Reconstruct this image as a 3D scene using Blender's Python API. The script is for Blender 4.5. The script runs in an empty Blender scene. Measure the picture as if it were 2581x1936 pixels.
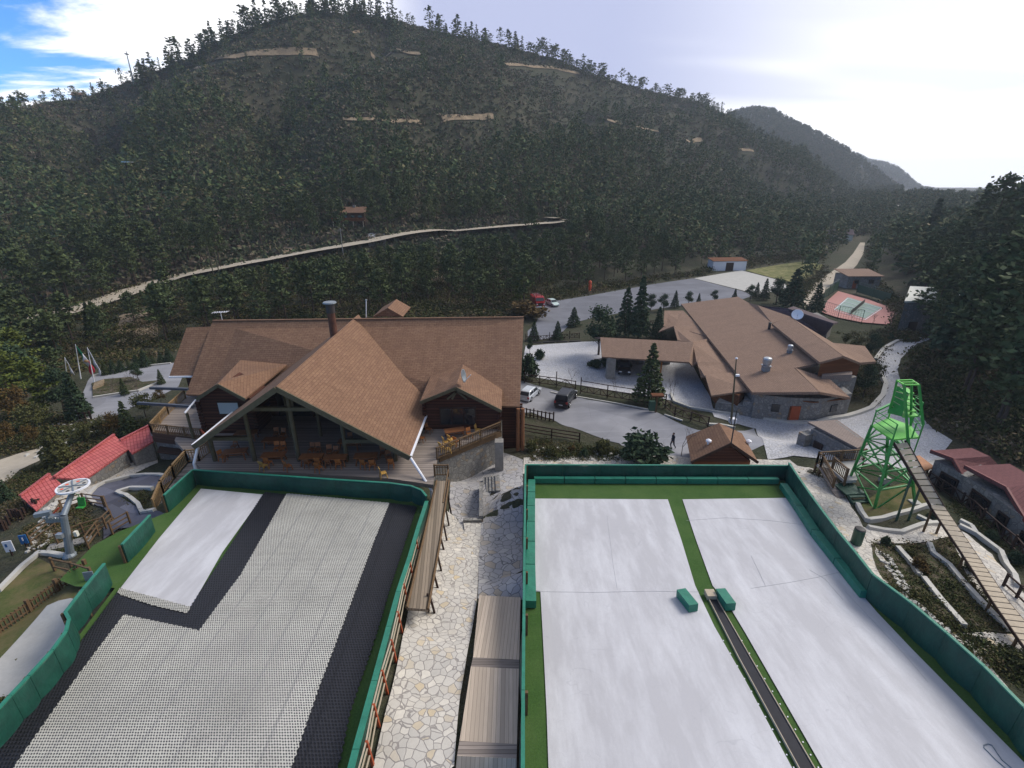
import bpy, bmesh, math, random
import numpy as np
from mathutils import Vector, noise as mnoise
R = math.radians
random.seed(7); rng = np.random.default_rng(7)
S = bpy.context.scene
COL = S.collection

# ------------------------------------------------------------------ camera
FPX, PITCH, CZ = 1250.0, R(22), 27.0
cam_d = bpy.data.cameras.new('camera'); cam = bpy.data.objects.new('camera', cam_d); COL.objects.link(cam)
cam.location = (0, 0, CZ); cam.rotation_euler = (R(90) - PITCH, 0, 0)
cam_d.sensor_width = 36; cam_d.lens = 36 * FPX / 2581.0
cam_d.clip_start = 0.5; cam_d.clip_end = 12000
S.camera = cam

# ------------------------------------------------------------------ sky, sun, exposure
SUN_EL, SUN_AZ = R(42), R(66)          # azimuth clockwise from +Y (ahead): ahead and to the right
W = bpy.data.worlds.new('World'); S.world = W; W.use_nodes = True
nt = W.node_tree; nt.nodes.clear(); N = nt.nodes.new; L = nt.links.new
def wn(t, **k):
    n = N(t)
    for a, b in k.items(): setattr(n, a, b)
    return n
def wmath(op, a, b=None, clamp=False):
    n = wn('ShaderNodeMath', operation=op, use_clamp=clamp)
    for i, v in enumerate((a, b)):
        if v is None: continue
        if isinstance(v, (int, float)): n.inputs[i].default_value = v
        else: L(v, n.inputs[i])
    return n.outputs[0]
def wmap(v, a, b, c, d):
    n = wn('ShaderNodeMapRange'); n.interpolation_type = 'SMOOTHSTEP'
    L(v, n.inputs[0])
    for i, q in enumerate((a, b, c, d)): n.inputs[i + 1].default_value = q
    return n.outputs[0]
def wmix(f, a, b):
    n = wn('ShaderNodeMix', data_type='RGBA')
    if isinstance(f, (int, float)): n.inputs[0].default_value = f
    else: L(f, n.inputs[0])
    for i, q in ((6, a), (7, b)):
        if isinstance(q, tuple): n.inputs[i].default_value = q
        else: L(q, n.inputs[i])
    return n.outputs[2]
sky = wn('ShaderNodeTexSky', sky_type='NISHITA', sun_disc=False)
sky.sun_elevation = SUN_EL; sky.sun_rotation = SUN_AZ; sky.altitude = 2000; sky.air_density = 1.0; sky.dust_density = 0.6; sky.ozone_density = 2.0
skyc = wn('ShaderNodeVectorMath', operation='SCALE'); L(sky.outputs[0], skyc.inputs[0]); skyc.inputs['Scale'].default_value = 0.125
tc = wn('ShaderNodeTexCoord'); sep = wn('ShaderNodeSeparateXYZ'); L(tc.outputs['Generated'], sep.inputs[0])
# clouds lie on a flat layer: project the direction on a plane overhead
zz = wmath('MAXIMUM', sep.outputs[2], 0.02); zz = wmath('ADD', zz, 0.12)
cx, cy = wmath('DIVIDE', sep.outputs[0], zz), wmath('DIVIDE', sep.outputs[1], zz)
comb = wn('ShaderNodeCombineXYZ'); L(cx, comb.inputs[0]); L(cy, comb.inputs[1])
mp = wn('ShaderNodeMapping'); L(comb.outputs[0], mp.inputs[0]); mp.inputs['Rotation'].default_value = (0, 0, R(28)); mp.inputs['Scale'].default_value = (0.42, 1.0, 1)
n1 = wn('ShaderNodeTexNoise'); L(mp.outputs[0], n1.inputs[0]); n1.inputs['Scale'].default_value = 1.5; n1.inputs['Detail'].default_value = 9; n1.inputs['Roughness'].default_value = .62; n1.inputs['Distortion'].default_value = .35
mp2 = wn('ShaderNodeMapping'); L(comb.outputs[0], mp2.inputs[0]); mp2.inputs['Location'].default_value = (3.1, 1.7, 0); mp2.inputs['Scale'].default_value = (0.25, .8, 1); mp2.inputs['Rotation'].default_value = (0, 0, R(-12))
n2 = wn('ShaderNodeTexNoise'); L(mp2.outputs[0], n2.inputs[0]); n2.inputs['Scale'].default_value = .7; n2.inputs['Detail'].default_value = 3
# how far to the left of the view the direction lies (real azimuth): a gap of blue there
azl = wmath('ARCTAN2', sep.outputs[0], sep.outputs[1])
gap = wmap(azl, -0.76, -0.44, 0.0, 1.0)
cov = wmath('ADD', wmath('MULTIPLY', n1.outputs[0], 1.0), wmath('MULTIPLY', gap, 0.30))
cov = wmap(cov, 0.50, 0.66, 0, 1)
cov = wmath('MULTIPLY', cov, 0.97)
thin = wmap(n2.outputs[0], 0.46, 0.62, 0, 1)                     # darker lavender bellies between bright veils
rightb = wmap(azl, 0.15, 0.62, 0, 1)
bright = wmath('ADD', wmath('MULTIPLY', rightb, 0.52), wmath('MULTIPLY', thin, 0.85), clamp=True)
leftw = wmap(azl, -0.12, -0.30, 0, 1)
bright = wmath('MAXIMUM', bright, leftw)
low = wmath('MULTIPLY', wmap(sep.outputs[2], 0.16, 0.08, 0, 1), wmap(azl, 0.0, 0.25, 0, 1))
bright = wmath('MAXIMUM', bright, low)
# out-of-view sky overhead and behind the camera, dimmed to cut the ambient light
sky_dim = wmath('MAXIMUM', wmap(sep.outputs[2], 0.50, 0.85, 0, 1), wmap(sep.outputs[1], 0.35, -0.15, 0, 1))
cl = wmix(bright, (0.40, 0.43, 0.60, 1), (1.10, 1.09, 1.10, 1))
cl = wmix(sky_dim, cl, (0.36, 0.38, 0.43, 1))
deep = wmix(1.0, skyc.outputs[0], (0.42, 0.85, 1.25, 1)); deep.node.blend_type = 'MULTIPLY'
fin = wmix(cov, deep, cl)
bg = wn('ShaderNodeBackground'); L(fin, bg.inputs[0]); bg.inputs[1].default_value = 1.0
out = wn('ShaderNodeOutputWorld'); L(bg.outputs[0], out.inputs[0])

sd = bpy.data.lights.new('sun', 'SUN'); sd.energy = 2.5; sd.angle = R(26); sd.color = (1, .95, .88)
sun = bpy.data.objects.new('sun', sd); COL.objects.link(sun)
sdir = Vector((math.sin(SUN_AZ) * math.cos(SUN_EL), math.cos(SUN_AZ) * math.cos(SUN_EL), math.sin(SUN_EL)))
sun.rotation_euler = sdir.to_track_quat('Z', 'Y').to_euler(); sun.location = (60, 40, 90)
S.view_settings.view_transform = 'Standard'; S.view_settings.look = 'None'; S.view_settings.exposure = 0.50; S.view_settings.gamma = 1
S.cycles.max_bounces = 6; S.cycles.diffuse_bounces = 3; S.cycles.transparent_max_bounces = 6; S.cycles.volume_bounces = 0

# ------------------------------------------------------------------ pixel of the 2581x1936 photograph -> point of the place
cp, sp = math.cos(PITCH), math.sin(PITCH)
def ray(px, py):
    u, v = (px - 1290.5) / FPX, (py - 968.0) / FPX
    return Vector((u, cp - v * sp, -sp - v * cp))
def PZ(px, py, z): d = ray(px, py); t = (z - CZ) / d.z; return Vector((d.x * t, d.y * t, z))
def PY(px, py, Y): d = ray(px, py); t = Y / d.y; return Vector((d.x * t, Y, CZ + d.z * t))
def PR(px, py, r): d = ray(px, py); t = r / math.hypot(d.x, d.y); return Vector((d.x * t, d.y * t, CZ + d.z * t))
ASL = 0.10
def zA(y): return 5.0 + (32.5 - y) * ASL
def A(px, py, off=0.0): d = ray(px, py); t = (8.25 + off - CZ) / (d.z + ASL * d.y); return Vector((d.x * t, d.y * t, CZ + d.z * t))
def PP(px, py, a, b, c):                      # on the plane through three points
    n = (b - a).cross(c - a); d = ray(px, py); o = Vector((0, 0, CZ)); t = (a - o).dot(n) / d.dot(n); return o + d * t

# ------------------------------------------------------------------ the terrain height
ctrl = []
for (px, py) in [(1400,1250),(1600,1250),(1900,1250),(1400,1450),(1700,1450),(2000,1450),(1400,1700),(1800,1700),(2200,1700),(1400,1930),(1900,1930),(2400,1930),
                 (600,1260),(800,1260),(1000,1290),(450,1400),(700,1400),(950,1400),(300,1600),(600,1600),(900,1600),(100,1850),(500,1850),(800,1850),(330,1400),(240,1480),
                 (1330,1250),(1330,1450),(1330,1700),(1330,1930),(1960,1225),(2060,1360),(2150,1480),(2300,1630),(2450,1790),(520,1235),(430,1290),(1060,1290),(1030,1400),(1000,1500),(960,1650),(900,1850)]:
    p = A(px, py, -.3); ctrl.append((p.x, p.y, p.z))
for (px, py, z) in [(1250,1900,6.5),(1150,1900,6.6),(1050,1900,6.7),(1260,1700,5.7),(1100,1700,6.0),(1270,1560,4.7),(1120,1560,5.3),(1240,1440,3.9),(1290,1440,4.0),(1150,1440,4.6),(1240,1360,3.3),(1290,1350,3.4),(1290,1210,2.6),
        (1180,1290,2.2),(1180,1190,1.4),(1240,1180,1.6),(1130,1340,3.6),(1200,1120,.9),(1130,1150,1.0),
        (1350,1150,1.9),(1500,1150,1.9),(1650,1155,1.8),(1800,1165,1.5),(1350,1110,.7),(1500,1110,.4),(1400,1050,0),(1950,1175,1.7),
        (1400,980,0),(1600,1000,0),(1800,1000,0),(1650,1100,.1),(1950,1080,0),(2100,1000,0),(2200,1000,0),(1500,800,0),(1700,720,0),(2100,800,0),(2150,700,0),(1400,850,0),(1900,900,0),(2250,1050,0),(2350,1130,.3),
        (2050,1200,3.0),(2100,1290,3.6),(2180,1400,4.2),(2140,1230,2.6),(2200,1287,2.9),(2307,1270,2.7),(2224,1204,2.3),(2280,1330,3.1),(2300,1420,3.6),(2400,1420,3.3),(2400,1500,3.8),(2300,1540,4.6),(2450,1600,4.3),(2500,1700,5.0),(2560,1500,3.2),(2400,1220,1.2),(2300,1120,.4),(2480,1280,1.3),(2581,1380,1.5),(2380,1300,2.3),(2581,1600,3.9),(2581,1750,5),(2700,1700,4),(2700,1500,2),(2530,1390,2.0),
        (250,1000,0),(350,900,0),(450,960,.2),(100,1100,.6),(0,1150,.8),(50,1230,1.5),(250,1180,1.3),(350,1140,1.2),(330,1200,2.3),(400,1200,2.9),(300,1290,3.7),(220,1260,2.9),(250,1360,4.3),(170,1420,4.5),(60,1480,4.5),(0,1560,4.7),(100,1640,5.2),(30,1720,5.6),(100,1320,3.1),(0,1330,2.7),(440,1140,2.0),(450,1210,4.0),(0,1400,3.8),(-200,1400,3),(-200,1700,5),(-300,1100,0),
        (900,1000,3),(700,1100,4.2),(1000,1150,4.0),(550,1100,3.5),(900,900,1.5)]:
    p = PZ(px, py, z); ctrl.append((p.x, p.y, z))
ctrl = np.array(ctrl)
def near_h(x, y):
    x = np.asarray(x, float); y = np.asarray(y, float); sh = x.shape; x = x.ravel(); y = y.ravel(); o = np.empty_like(x)
    for i in range(0, len(x), 20000):
        dx = x[i:i+20000, None] - ctrl[None, :, 0]; dy = y[i:i+20000, None] - ctrl[None, :, 1]
        w = 1.0 / (dx * dx + dy * dy + .6) ** 1.9
        o[i:i+20000] = (w * ctrl[None, :, 2]).sum(1) / w.sum(1)
    return o.reshape(sh)
def azim(px, py): d = ray(px, py); return math.atan2(d.x, d.y)
# foot of the mountain (pixels, at z = 0)
foot_px = [(-900,990),(-400,930),(0,880),(300,842),(600,806),(900,784),(1340,752),(1500,733),(1800,682),(2000,648),(2180,594),(2300,560),(2500,560),(3000,560)]
foot = [(azim(a, b), math.hypot(*PZ(a, b, 0).xy)) for a, b in foot_px]
ridge_px = [(-900,560,420),(-300,400,430),(0,288,430),(120,262,430),(215,250,430),(330,205,425),(450,158,420),(560,100,410),(660,65,400),(760,38,395),(900,35,395),(1000,50,400),(1100,82,410),(1250,112,430),(1400,150,460),(1500,190,490),(1620,225,540),(1770,257,600),(1850,298,640),(1950,360,690),(2050,430,720),(2150,500,740),(2250,560,700),(2500,640,700),(3200,800,700)]
ridge = []
for a, b, r in ridge_px:
    p = PR(a, b, r); ridge.append((azim(a, b), r, p.z))
far_px = [[(1500,330),(1700,320),(1820,310),(1865,296),(1900,290),(1950,297),(2000,325),(2060,352),(2130,392),(2200,440),(2300,520),(2400,600),(2700,700)],
          [(1900,400),(2050,375),(2130,382),(2190,414),(2220,416),(2260,432),(2310,470),(2350,484),(2375,500),(2450,540),(2700,600)]]
far_r = [1150, 2200]
fars = []
for lst, r in zip(far_px, far_r): fars.append([(azim(a, b), max(PR(a, b, r).z, -45)) for a, b in lst])
def smooth(t): t = np.clip(t, 0, 1); return t * t * (3 - 2 * t)
NZ = [(random.uniform(0, 6.28), random.uniform(0, 6.28)) for _ in range(24)]
def wav(x, y, s, k):                         # cheap smooth noise, about -1..1
    o = 0
    for i in range(5):
        a, b = NZ[(k * 5 + i) % 24]; c = math.cos(a * 3 + i), math.sin(a * 3 + i)
        o = o + np.sin((x * c[0] + y * c[1]) * (6.28 / s) * (1 + .37 * i) + b) / (1 + .5 * i)
    return o / 2.6
footR_px = [(2175,596),(2215,650),(2235,720),(2262,800),(2290,870),(2262,935),(2285,1010),(2355,1085),(2440,1125),(2560,1190),(2700,1290),(2900,1400)]
footR = [PZ(a, b, 0.3).xy for a, b in footR_px]
footR = [Vector((footR[0].x + 40, footR[0].y + 600))] + [Vector((footR[0].x + 12, footR[0].y + 170))] + footR
def right_d(x, y):                           # signed distance to the right of the foot line
    best = np.full(x.shape, 1e9); sign = np.ones(x.shape)
    for a, b in zip(footR[:-1], footR[1:]):
        ax, ay, bx, by = a.x, a.y, b.x, b.y; dx, dy = bx - ax, by - ay
        t = np.clip(((x - ax) * dx + (y - ay) * dy) / (dx * dx + dy * dy), 0, 1)
        d = np.hypot(x - ax - t * dx, y - ay - t * dy)
        s = np.sign(dx * (y - ay) - dy * (x - ax))
        m = d < best - 1e-6; best = np.where(m, d, best); sign = np.where(m, s, sign)
    return best * sign
FOOT_A, FOOT_R = np.array(foot).T; RG_A, RG_R, RG_Z = np.array(ridge).T
def H(x, y):
    x = np.asarray(x, float); y = np.asarray(y, float)
    th = np.arctan2(x, y); r = np.hypot(x, y)
    rb = np.interp(th, FOOT_A, FOOT_R); rt = np.interp(th, RG_A, RG_R); zt = np.interp(th, RG_A, RG_Z)
    s = (r - rb) / (rt - rb); sc = np.clip(s, 0, 1)
    m = zt * (0.30 * sc + 0.70 * sc ** 1.45)
    m = np.where(s > 1, zt * (1 - 0.55 * smooth((s - 1) / 1.5)) , m)
    q = th * 300 - r * 0.34
    gul = (np.abs(np.sin(q / 32 + .9 * wav(x, y, 190, 1))) - .62) * (19 + 17 * smooth((s - .35) * 3)) + wav(x, y, 60, 2) * 2.6 + wav(x, y, 22, 3) * .9
    m = m + gul * smooth((s - .10) * 2.4) * smooth((1.02 - s) * 4) * (s > 0)
    # benches cut for the dirt roads are left to the road strips
    z = np.where(s > 0, np.maximum(m, -1), 0.0)
    z = z - .024 * np.maximum(r - 330, 0) * smooth((th - .50) / .14)          # the valley falls away to the right
    for lst, rf in zip(fars, far_r):
        a, zz_ = np.array(lst).T
        top = np.interp(th, a, zz_, left=-60, right=-60) + 60
        t = 1 - np.abs(r - rf) / (rf * .42)
        f = top * smooth(t) + wav(x, y, 260, 4) * 9 * smooth(t * 2) * smooth((1 - t) * 4)
        z = np.maximum(z, f - 60)
    d = right_d(x, y)
    hr = 26 * smooth(np.clip((d - 1) / 130, 0, 1)) + 8 * smooth(d / 26) + wav(x, y, 35, 5) * 1.4 * smooth(d / 25)
    far_fade = 1 - .70 * smooth((y - 90) / 220)
    z = np.maximum(z, np.where(d > 0, hr * far_fade, 0))
    nb = smooth((150 - r) / 50)
    if np.any(nb > 0):
        nh = near_h(x, y) * nb
        z = np.where(z > 0.02, z + nh, nh)
    return z
def h1(x, y): return float(H(np.array([x]), np.array([y]))[0])
TS = np.geomspace(12, 3200, 900)
def T(px, py, off=0.0):
    d = ray(px, py); n = math.hypot(d.x, d.y); X = d.x / n * TS; Y = d.y / n * TS; Z = CZ + d.z / n * TS
    g = H(X, Y) + off; b = np.nonzero(Z < g)[0]
    if len(b) == 0: i = 898
    else: i = max(int(b[0]), 1)
    a0, a1 = Z[i-1] - g[i-1], Z[i] - g[i]; k = a0 / (a0 - a1) if a0 != a1 else 0
    k = min(max(k, 0), 1); t = TS[i-1] + k * (TS[i] - TS[i-1])
    return Vector((d.x / n * t, d.y / n * t, CZ + d.z / n * t))

# ------------------------------------------------------------------ materials
MATS = {}
def sock(m, n, t):
    return m
class M:
    """small node-graph writer"""
    def __init__(s, name, rough=.8, spec=.3, metal=0):
        s.m = bpy.data.materials.new(name); s.m.use_nodes = True; s.t = s.m.node_tree; s.b = s.t.nodes['Principled BSDF']
        s.b.inputs['Roughness'].default_value = rough; s.b.inputs['Specular IOR Level'].default_value = spec; s.b.inputs['Metallic'].default_value = metal
        MATS[name] = s.m; s.c = None
    def n(s, t, **k):
        x = s.t.nodes.new(t)
        for a, b in k.items(): setattr(x, a, b)
        return x
    def l(s, a, b): s.t.links.new(a, b)
    def vec(s, kind='pos', scale=(1, 1, 1), rot=0):
        if kind == 'pos': o = s.n('ShaderNodeNewGeometry').outputs['Position']
        elif kind == 'uv': o = s.n('ShaderNodeUVMap').outputs[0]
        else: o = s.n('ShaderNodeTexCoord').outputs['Object']
        mp = s.n('ShaderNodeMapping'); s.l(o, mp.inputs[0]); mp.inputs['Scale'].default_value = scale; mp.inputs['Rotation'].default_value = (0, 0, rot)
        return mp.outputs[0]
    def noise(s, v, scale, detail=4, rough=.6, dist=0):
        x = s.n('ShaderNodeTexNoise'); s.l(v, x.inputs[0]); x.inputs['Scale'].default_value = scale; x.inputs['Detail'].default_value = detail; x.inputs['Roughness'].default_value = rough; x.inputs['Distortion'].default_value = dist
        return x.outputs[0]
    def vor(s, v, scale, feat='F1', rand=1.0, out='Distance'):
        x = s.n('ShaderNodeTexVoronoi', feature=feat); s.l(v, x.inputs[0]); x.inputs['Scale'].default_value = scale; x.inputs['Randomness'].default_value = rand
        return x.outputs[out]
    def rng(s, v, a, b, c=0, d=1):
        x = s.n('ShaderNodeMapRange'); s.l(v, x.inputs[0])
        for i, q in enumerate((a, b, c, d)): x.inputs[i + 1].default_value = q
        return x.outputs[0]
    def math(s, op, a, b=None):
        x = s.n('ShaderNodeMath', operation=op)
        for i, q in enumerate((a, b)):
            if q is None: continue
            if isinstance(q, (int, float)): x.inputs[i].default_value = q
            else: s.l(q, x.inputs[i])
        return x.outputs[0]
    def mix(s, f, a, b, mode='MIX'):
        x = s.n('ShaderNodeMix', data_type='RGBA', blend_type=mode)
        if isinstance(f, (int, float)): x.inputs[0].default_value = f
        else: s.l(f, x.inputs[0])
        for i, q in ((6, a), (7, b)):
            if isinstance(q, (tuple, list)): x.inputs[i].default_value = (*q[:3], 1)
            else: s.l(q, x.inputs[i])
        return x.outputs[2]
    def ramp(s, v, stops):
        x = s.n('ShaderNodeValToRGB'); s.l(v, x.inputs[0]); e = x.color_ramp.elements
        while len(e) < len(stops): e.new(.5)
        for k, (p, c) in zip(e, stops): k.position = p; k.color = (*c, 1)
        return x.outputs[0]
    def rnd(s): return s.n('ShaderNodeObjectInfo').outputs['Random']
    def col(s, c):
        if isinstance(c, tuple): s.b.inputs['Base Color'].default_value = (*c[:3], 1)
        else: s.l(c, s.b.inputs['Base Color'])
        return s
    def bump(s, h, strength=.5, dist=.05):
        x = s.n('ShaderNodeBump'); s.l(h, x.inputs['Height']); x.inputs['Strength'].default_value = strength; x.inputs['Distance'].default_value = dist
        s.l(x.outputs[0], s.b.inputs['Normal']); return s
def simple(name, c, rough=.7, spec=.3, metal=0, var=.25, sc=3, bump=0, kind='pos'):
    m = M(name, rough, spec, metal); v = m.vec(kind)
    f = m.noise(v, sc, 5, .65)
    f2 = m.noise(v, sc * 9, 3, .6)
    f = m.math('ADD', m.math('MULTIPLY', f, .65), m.math('MULTIPLY', f2, .35))
    m.col(m.mix(m.rng(f, .3, .7), tuple(x * (1 - var) for x in c), tuple(min(1, x * (1 + var)) for x in c)))
    if bump: m.bump(f2, bump, .03)
    return MATS[name]
# --- ground family
m = M('earth', .95, .1); v = m.vec()
big = m.noise(v, .035, 6, .6); mid = m.noise(v, .35, 6, .7); fine = m.noise(v, 2.6, 4, .7)
c = m.ramp(m.math('ADD', m.math('MULTIPLY', big, .45), m.math('MULTIPLY', mid, .55)), [(.34, (.042, .052, .028)), (.47, (.066, .070, .042)), (.56, (.092, .082, .056)), (.68, (.17, .14, .105))])
c = m.mix(m.rng(fine, .3, .75), c, (.035, .030, .020), 'MULTIPLY') if False else m.mix(m.rng(fine, .25, .8, .75, 0), c, (.02, .022, .014))
m.col(c).bump(fine, .9, .25)
def crazy(name, c1, c2, c3, scale, mortar, rough=.8, grey=None, mw=.05):
    m = M(name, rough, .2); v = m.vec()
    d = m.noise(v, scale * .8, 2); vv = m.n('ShaderNodeVectorMath', operation='ADD'); m.l(v, vv.inputs[0])
    dd = m.n('ShaderNodeVectorMath', operation='SCALE'); 
    nx = m.n('ShaderNodeTexNoise'); m.l(v, nx.inputs[0]); nx.inputs['Scale'].default_value = scale * .7
    m.l(nx.outputs['Color'], dd.inputs[0]); dd.inputs['Scale'].default_value = .55 / scale; m.l(dd.outputs[0], vv.inputs[1])
    edge = m.vor(vv.outputs[0], scale, 'DISTANCE_TO_EDGE', .95); cc = m.vor(vv.outputs[0], scale, 'F1', .95, 'Color')
    s = m.n('ShaderNodeSeparateColor'); m.l(cc, s.inputs[0])
    col = m.ramp(s.outputs[0], [(0, c1), (.45, c2), (.85, c2), (1, c3)])
    col = m.mix(m.rng(s.outputs[1], 0, 1, 0, .35), col, tuple(x * .72 for x in c2))
    if grey: col = m.mix(m.rng(m.noise(v, .5, 4), .45, .6), col, grey)
    st = m.noise(v, 5, 4, .7); col = m.mix(m.rng(st, .3, .8, 0, .3), col, tuple(x * .55 for x in c2))
    f = m.rng(edge, mw * .5, mw)
    m.col(m.mix(f, mortar, col)); m.bump(f, .5, .03); return MATS[name]
crazy('crazy_paving', (.66, .61, .53), (.53, .495, .445), (.57, .45, .28), 2.8, (.28, .255, .235), mw=.055)
crazy('grey_flagstone', (.46, .44, .42), (.38, .365, .365), (.40, .33, .24), 1.9, (.15, .145, .15), mw=.04)
crazy('rubble_stone', (.33, .31, .28), (.22, .21, .20), (.30, .22, .14), 2.6, (.15, .145, .135), mw=.09)
crazy('cobble', (.56, .55, .56), (.50, .495, .515), (.55, .52, .47), 3.2, (.33, .325, .33), mw=.12)
def tarmac(name, c):
    m = M(name, .9, .2); v = m.vec(); f = m.noise(v, .16, 5, .6); b = m.mix(m.rng(f, .35, .65), tuple(x * .84 for x in c), tuple(x * 1.14 for x in c))
    b = m.mix(m.rng(m.noise(v, 11, 3, .7), .3, .7, 0, .3), b, tuple(x * .7 for x in c))
    e = m.vor(m.vec(), .16, 'DISTANCE_TO_EDGE', 1); b = m.mix(m.rng(e, .001, .007, .3, 0), b, tuple(x * .45 for x in c))
    pt = m.vor(m.vec(rot=.6, scale=(.11, .2, 1)), 1, 'F1', 1, 'Color'); ss = m.n('ShaderNodeSeparateColor'); m.l(pt, ss.inputs[0]); b = m.mix(m.rng(ss.outputs[0], .72, .74, 0, .28), b, tuple(x * .55 for x in c))
    st = m.noise(m.vec(rot=R(-62), scale=(.12, 1.6, 1)), .8, 3, .6); b = m.mix(m.rng(st, .55, .72, 0, .3), b, tuple(min(1, x * 1.5) for x in c)); m.col(b).bump(m.noise(v, 20, 2), .2, .02)
tarmac('asphalt', (.25, .25, .27)); tarmac('asphalt_dark', (.165, .168, .19))
simple('gravel_road', (.40, .345, .27), .95, .1, var=.18, sc=.8, bump=.3)
simple('pale_concrete', (.41, .395, .365), .85, .2, var=.14, sc=.7, bump=.1)
simple('dirt_cut', (.25, .19, .125), .95, .1, var=.55, sc=.35, bump=.6)
m = M('turf', .95, .1); v = m.vec(); m.col(m.mix(m.rng(m.noise(v, 14, 3), .3, .7), (.032, .070, .018), (.052, .105, .028))); m.col(m.mix(m.rng(m.noise(v, .5, 3), .35, .7, 0, .35), m.mix(m.rng(m.noise(v, 14, 3), .3, .7), (.032, .070, .018), (.052, .108, .028)), (.10, .15, .05))).bump(m.noise(v, 30, 2), .5, .02)
m = M('lawn', .95, .1); v = m.vec(); m.col(m.mix(m.rng(m.noise(v, .7, 6, .7), .38, .62), m.mix(m.rng(m.noise(v, 8, 3), .3, .7), (.05, .07, .02), (.09, .10, .035)), (.14, .11, .055))).bump(m.noise(v, 20, 2), .6, .03)
m = M('planted_soil', .95, .1); v = m.vec(); m.col(m.ramp(m.noise(v, 2.2, 6, .75), [(.32, (.030, .040, .016)), (.46, (.055, .060, .028)), (.55, (.085, .065, .045)), (.68, (.17, .15, .12))])).bump(m.noise(v, 9, 3), .8, .06)
m = M('dry_grass', .95, .1); v = m.vec(); m.col(m.mix(m.rng(m.noise(v, .5, 6, .7), .4, .6), (.10, .12, .035), (.24, .21, .10))).bump(m.noise(v, 8, 2), .6, .05)
# --- ski mats
m = M('white_mat', .55, .3); v = m.vec(scale=(1, .22, 1)); w = m.vec()
b = m.mix(m.rng(m.noise(v, .9, 6, .65), .42, .66), (.43, .42, .435), (.555, .55, .57))
b = m.mix(m.rng(m.noise(w, 7, 4, .7), .5, .8, 0, .28), b, (.40, .395, .41))
tr = m.noise(m.vec(scale=(1, .07, 1), rot=R(5)), 6, 3, .7); b = m.mix(m.rng(tr, .60, .70, 0, .22), b, (.42, .43, .46))
sc1 = m.n('ShaderNodeTexNoise'); m.l(m.vec(rot=.5), sc1.inputs[0]); sc1.inputs['Scale'].default_value = .35; sc1.inputs['Detail'].default_value = 2; sc1.inputs['Distortion'].default_value = 1.5
ln = m.math('ABSOLUTE', m.math('SUBTRACT', sc1.outputs[0], .5)); b = m.mix(m.rng(ln, 0, .0035, .32, 0), b, (.3, .3, .33))
b = m.mix(m.rng(m.noise(w, 24, 2, .8), .35, .7, 0, .16), b, (.30, .30, .32))
bt = m.n('ShaderNodeTexBrick'); m.l(m.vec(rot=R(90)), bt.inputs[0]); bt.inputs['Scale'].default_value = 1; bt.inputs['Brick Width'].default_value = 9; bt.inputs['Row Height'].default_value = 1.95; bt.inputs['Mortar Size'].default_value = .012; bt.inputs['Color1'].default_value = (0, 0, 0, 1); bt.inputs['Color2'].default_value = (.5, .5, .5, 1); bt.inputs['Mortar'].default_value = (1, 1, 1, 1)
b = m.mix(m.math('MULTIPLY', bt.outputs[0], .11), b, (.28, .28, .30))
m.col(b).bump(m.noise(w, 18, 3), .25, .02)
def honey(name, base, hole, seam, hs=.34, sc=7.4, rough=.6):
    m = M(name, rough, .3); v = m.vec()
    s = m.n('ShaderNodeSeparateXYZ'); m.l(v, s.inputs[0])
    x, y = s.outputs[0], s.outputs[1]
    c = m.n('ShaderNodeCombineXYZ'); m.l(m.math('ADD', x, m.math('MULTIPLY', y, .5)), c.inputs[0]); m.l(m.math('MULTIPLY', y, .9), c.inputs[1])
    d = m.vor(c.outputs[0], sc, 'F1', .12)
    f = m.rng(d, hs, hs + .12)
    # rows where the rolls of matting meet
    rr = m.math('FRACT', m.math('MULTIPLY', m.math('ADD', x, m.math('MULTIPLY', y, .04)), .62))
    sm = m.rng(m.math('ABSOLUTE', m.math('SUBTRACT', rr, .5)), .02, .05, 1, 0)
    g = m.rng(m.noise(v, .25, 4), .35, .7)
    bc = m.mix(g, tuple(q * 1.08 for q in base), tuple(q * .78 for q in base)); bc = m.mix(m.rng(m.noise(v, 1.7, 5, .7), .5, .72, 0, .35), bc, tuple(q * .6 for q in base)); bc = m.mix(sm, bc, seam)
    m.col(m.mix(f, hole, bc)).bump(f, .8, .05)
honey('cream_mesh', (.47, .455, .405), (.055, .055, .058), (.37, .36, .33), hs=.26, sc=9.4)
honey('black_mesh', (.020, .020, .026), (.004, .004, .006), (.012, .012, .016), hs=.30, rough=.5)
simple('rubber_black', (.018, .018, .024), .7, .3, var=.3, sc=2)
# --- greens of the padding and the tower
m = M('green_net', .55, .4); v = m.vec(); m.col(m.mix(m.rng(m.noise(v, 1.2, 5, .7), .3, .7), (.003, .036, .026), (.007, .072, .048))).bump(m.noise(m.vec(scale=(1, 1, .5)), 2.4, 3), .5, .12)
m = M('green_pad', .5, .4); v = m.vec(); m.col(m.mix(m.rng(m.noise(v, 1.6, 5, .7), .3, .7), (.012, .13, .085), (.022, .20, .13))).bump(m.noise(v, 5, 3), .4, .05)
simple('tower_green', (.03, .25, .05), .45, .5, var=.3, sc=.8)
simple('deck_green', (.12, .48, .06), .5, .4, var=.2, sc=1.5)
simple('dark_green_metal', (.02, .07, .045), .5, .5, var=.2, sc=2)
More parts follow.
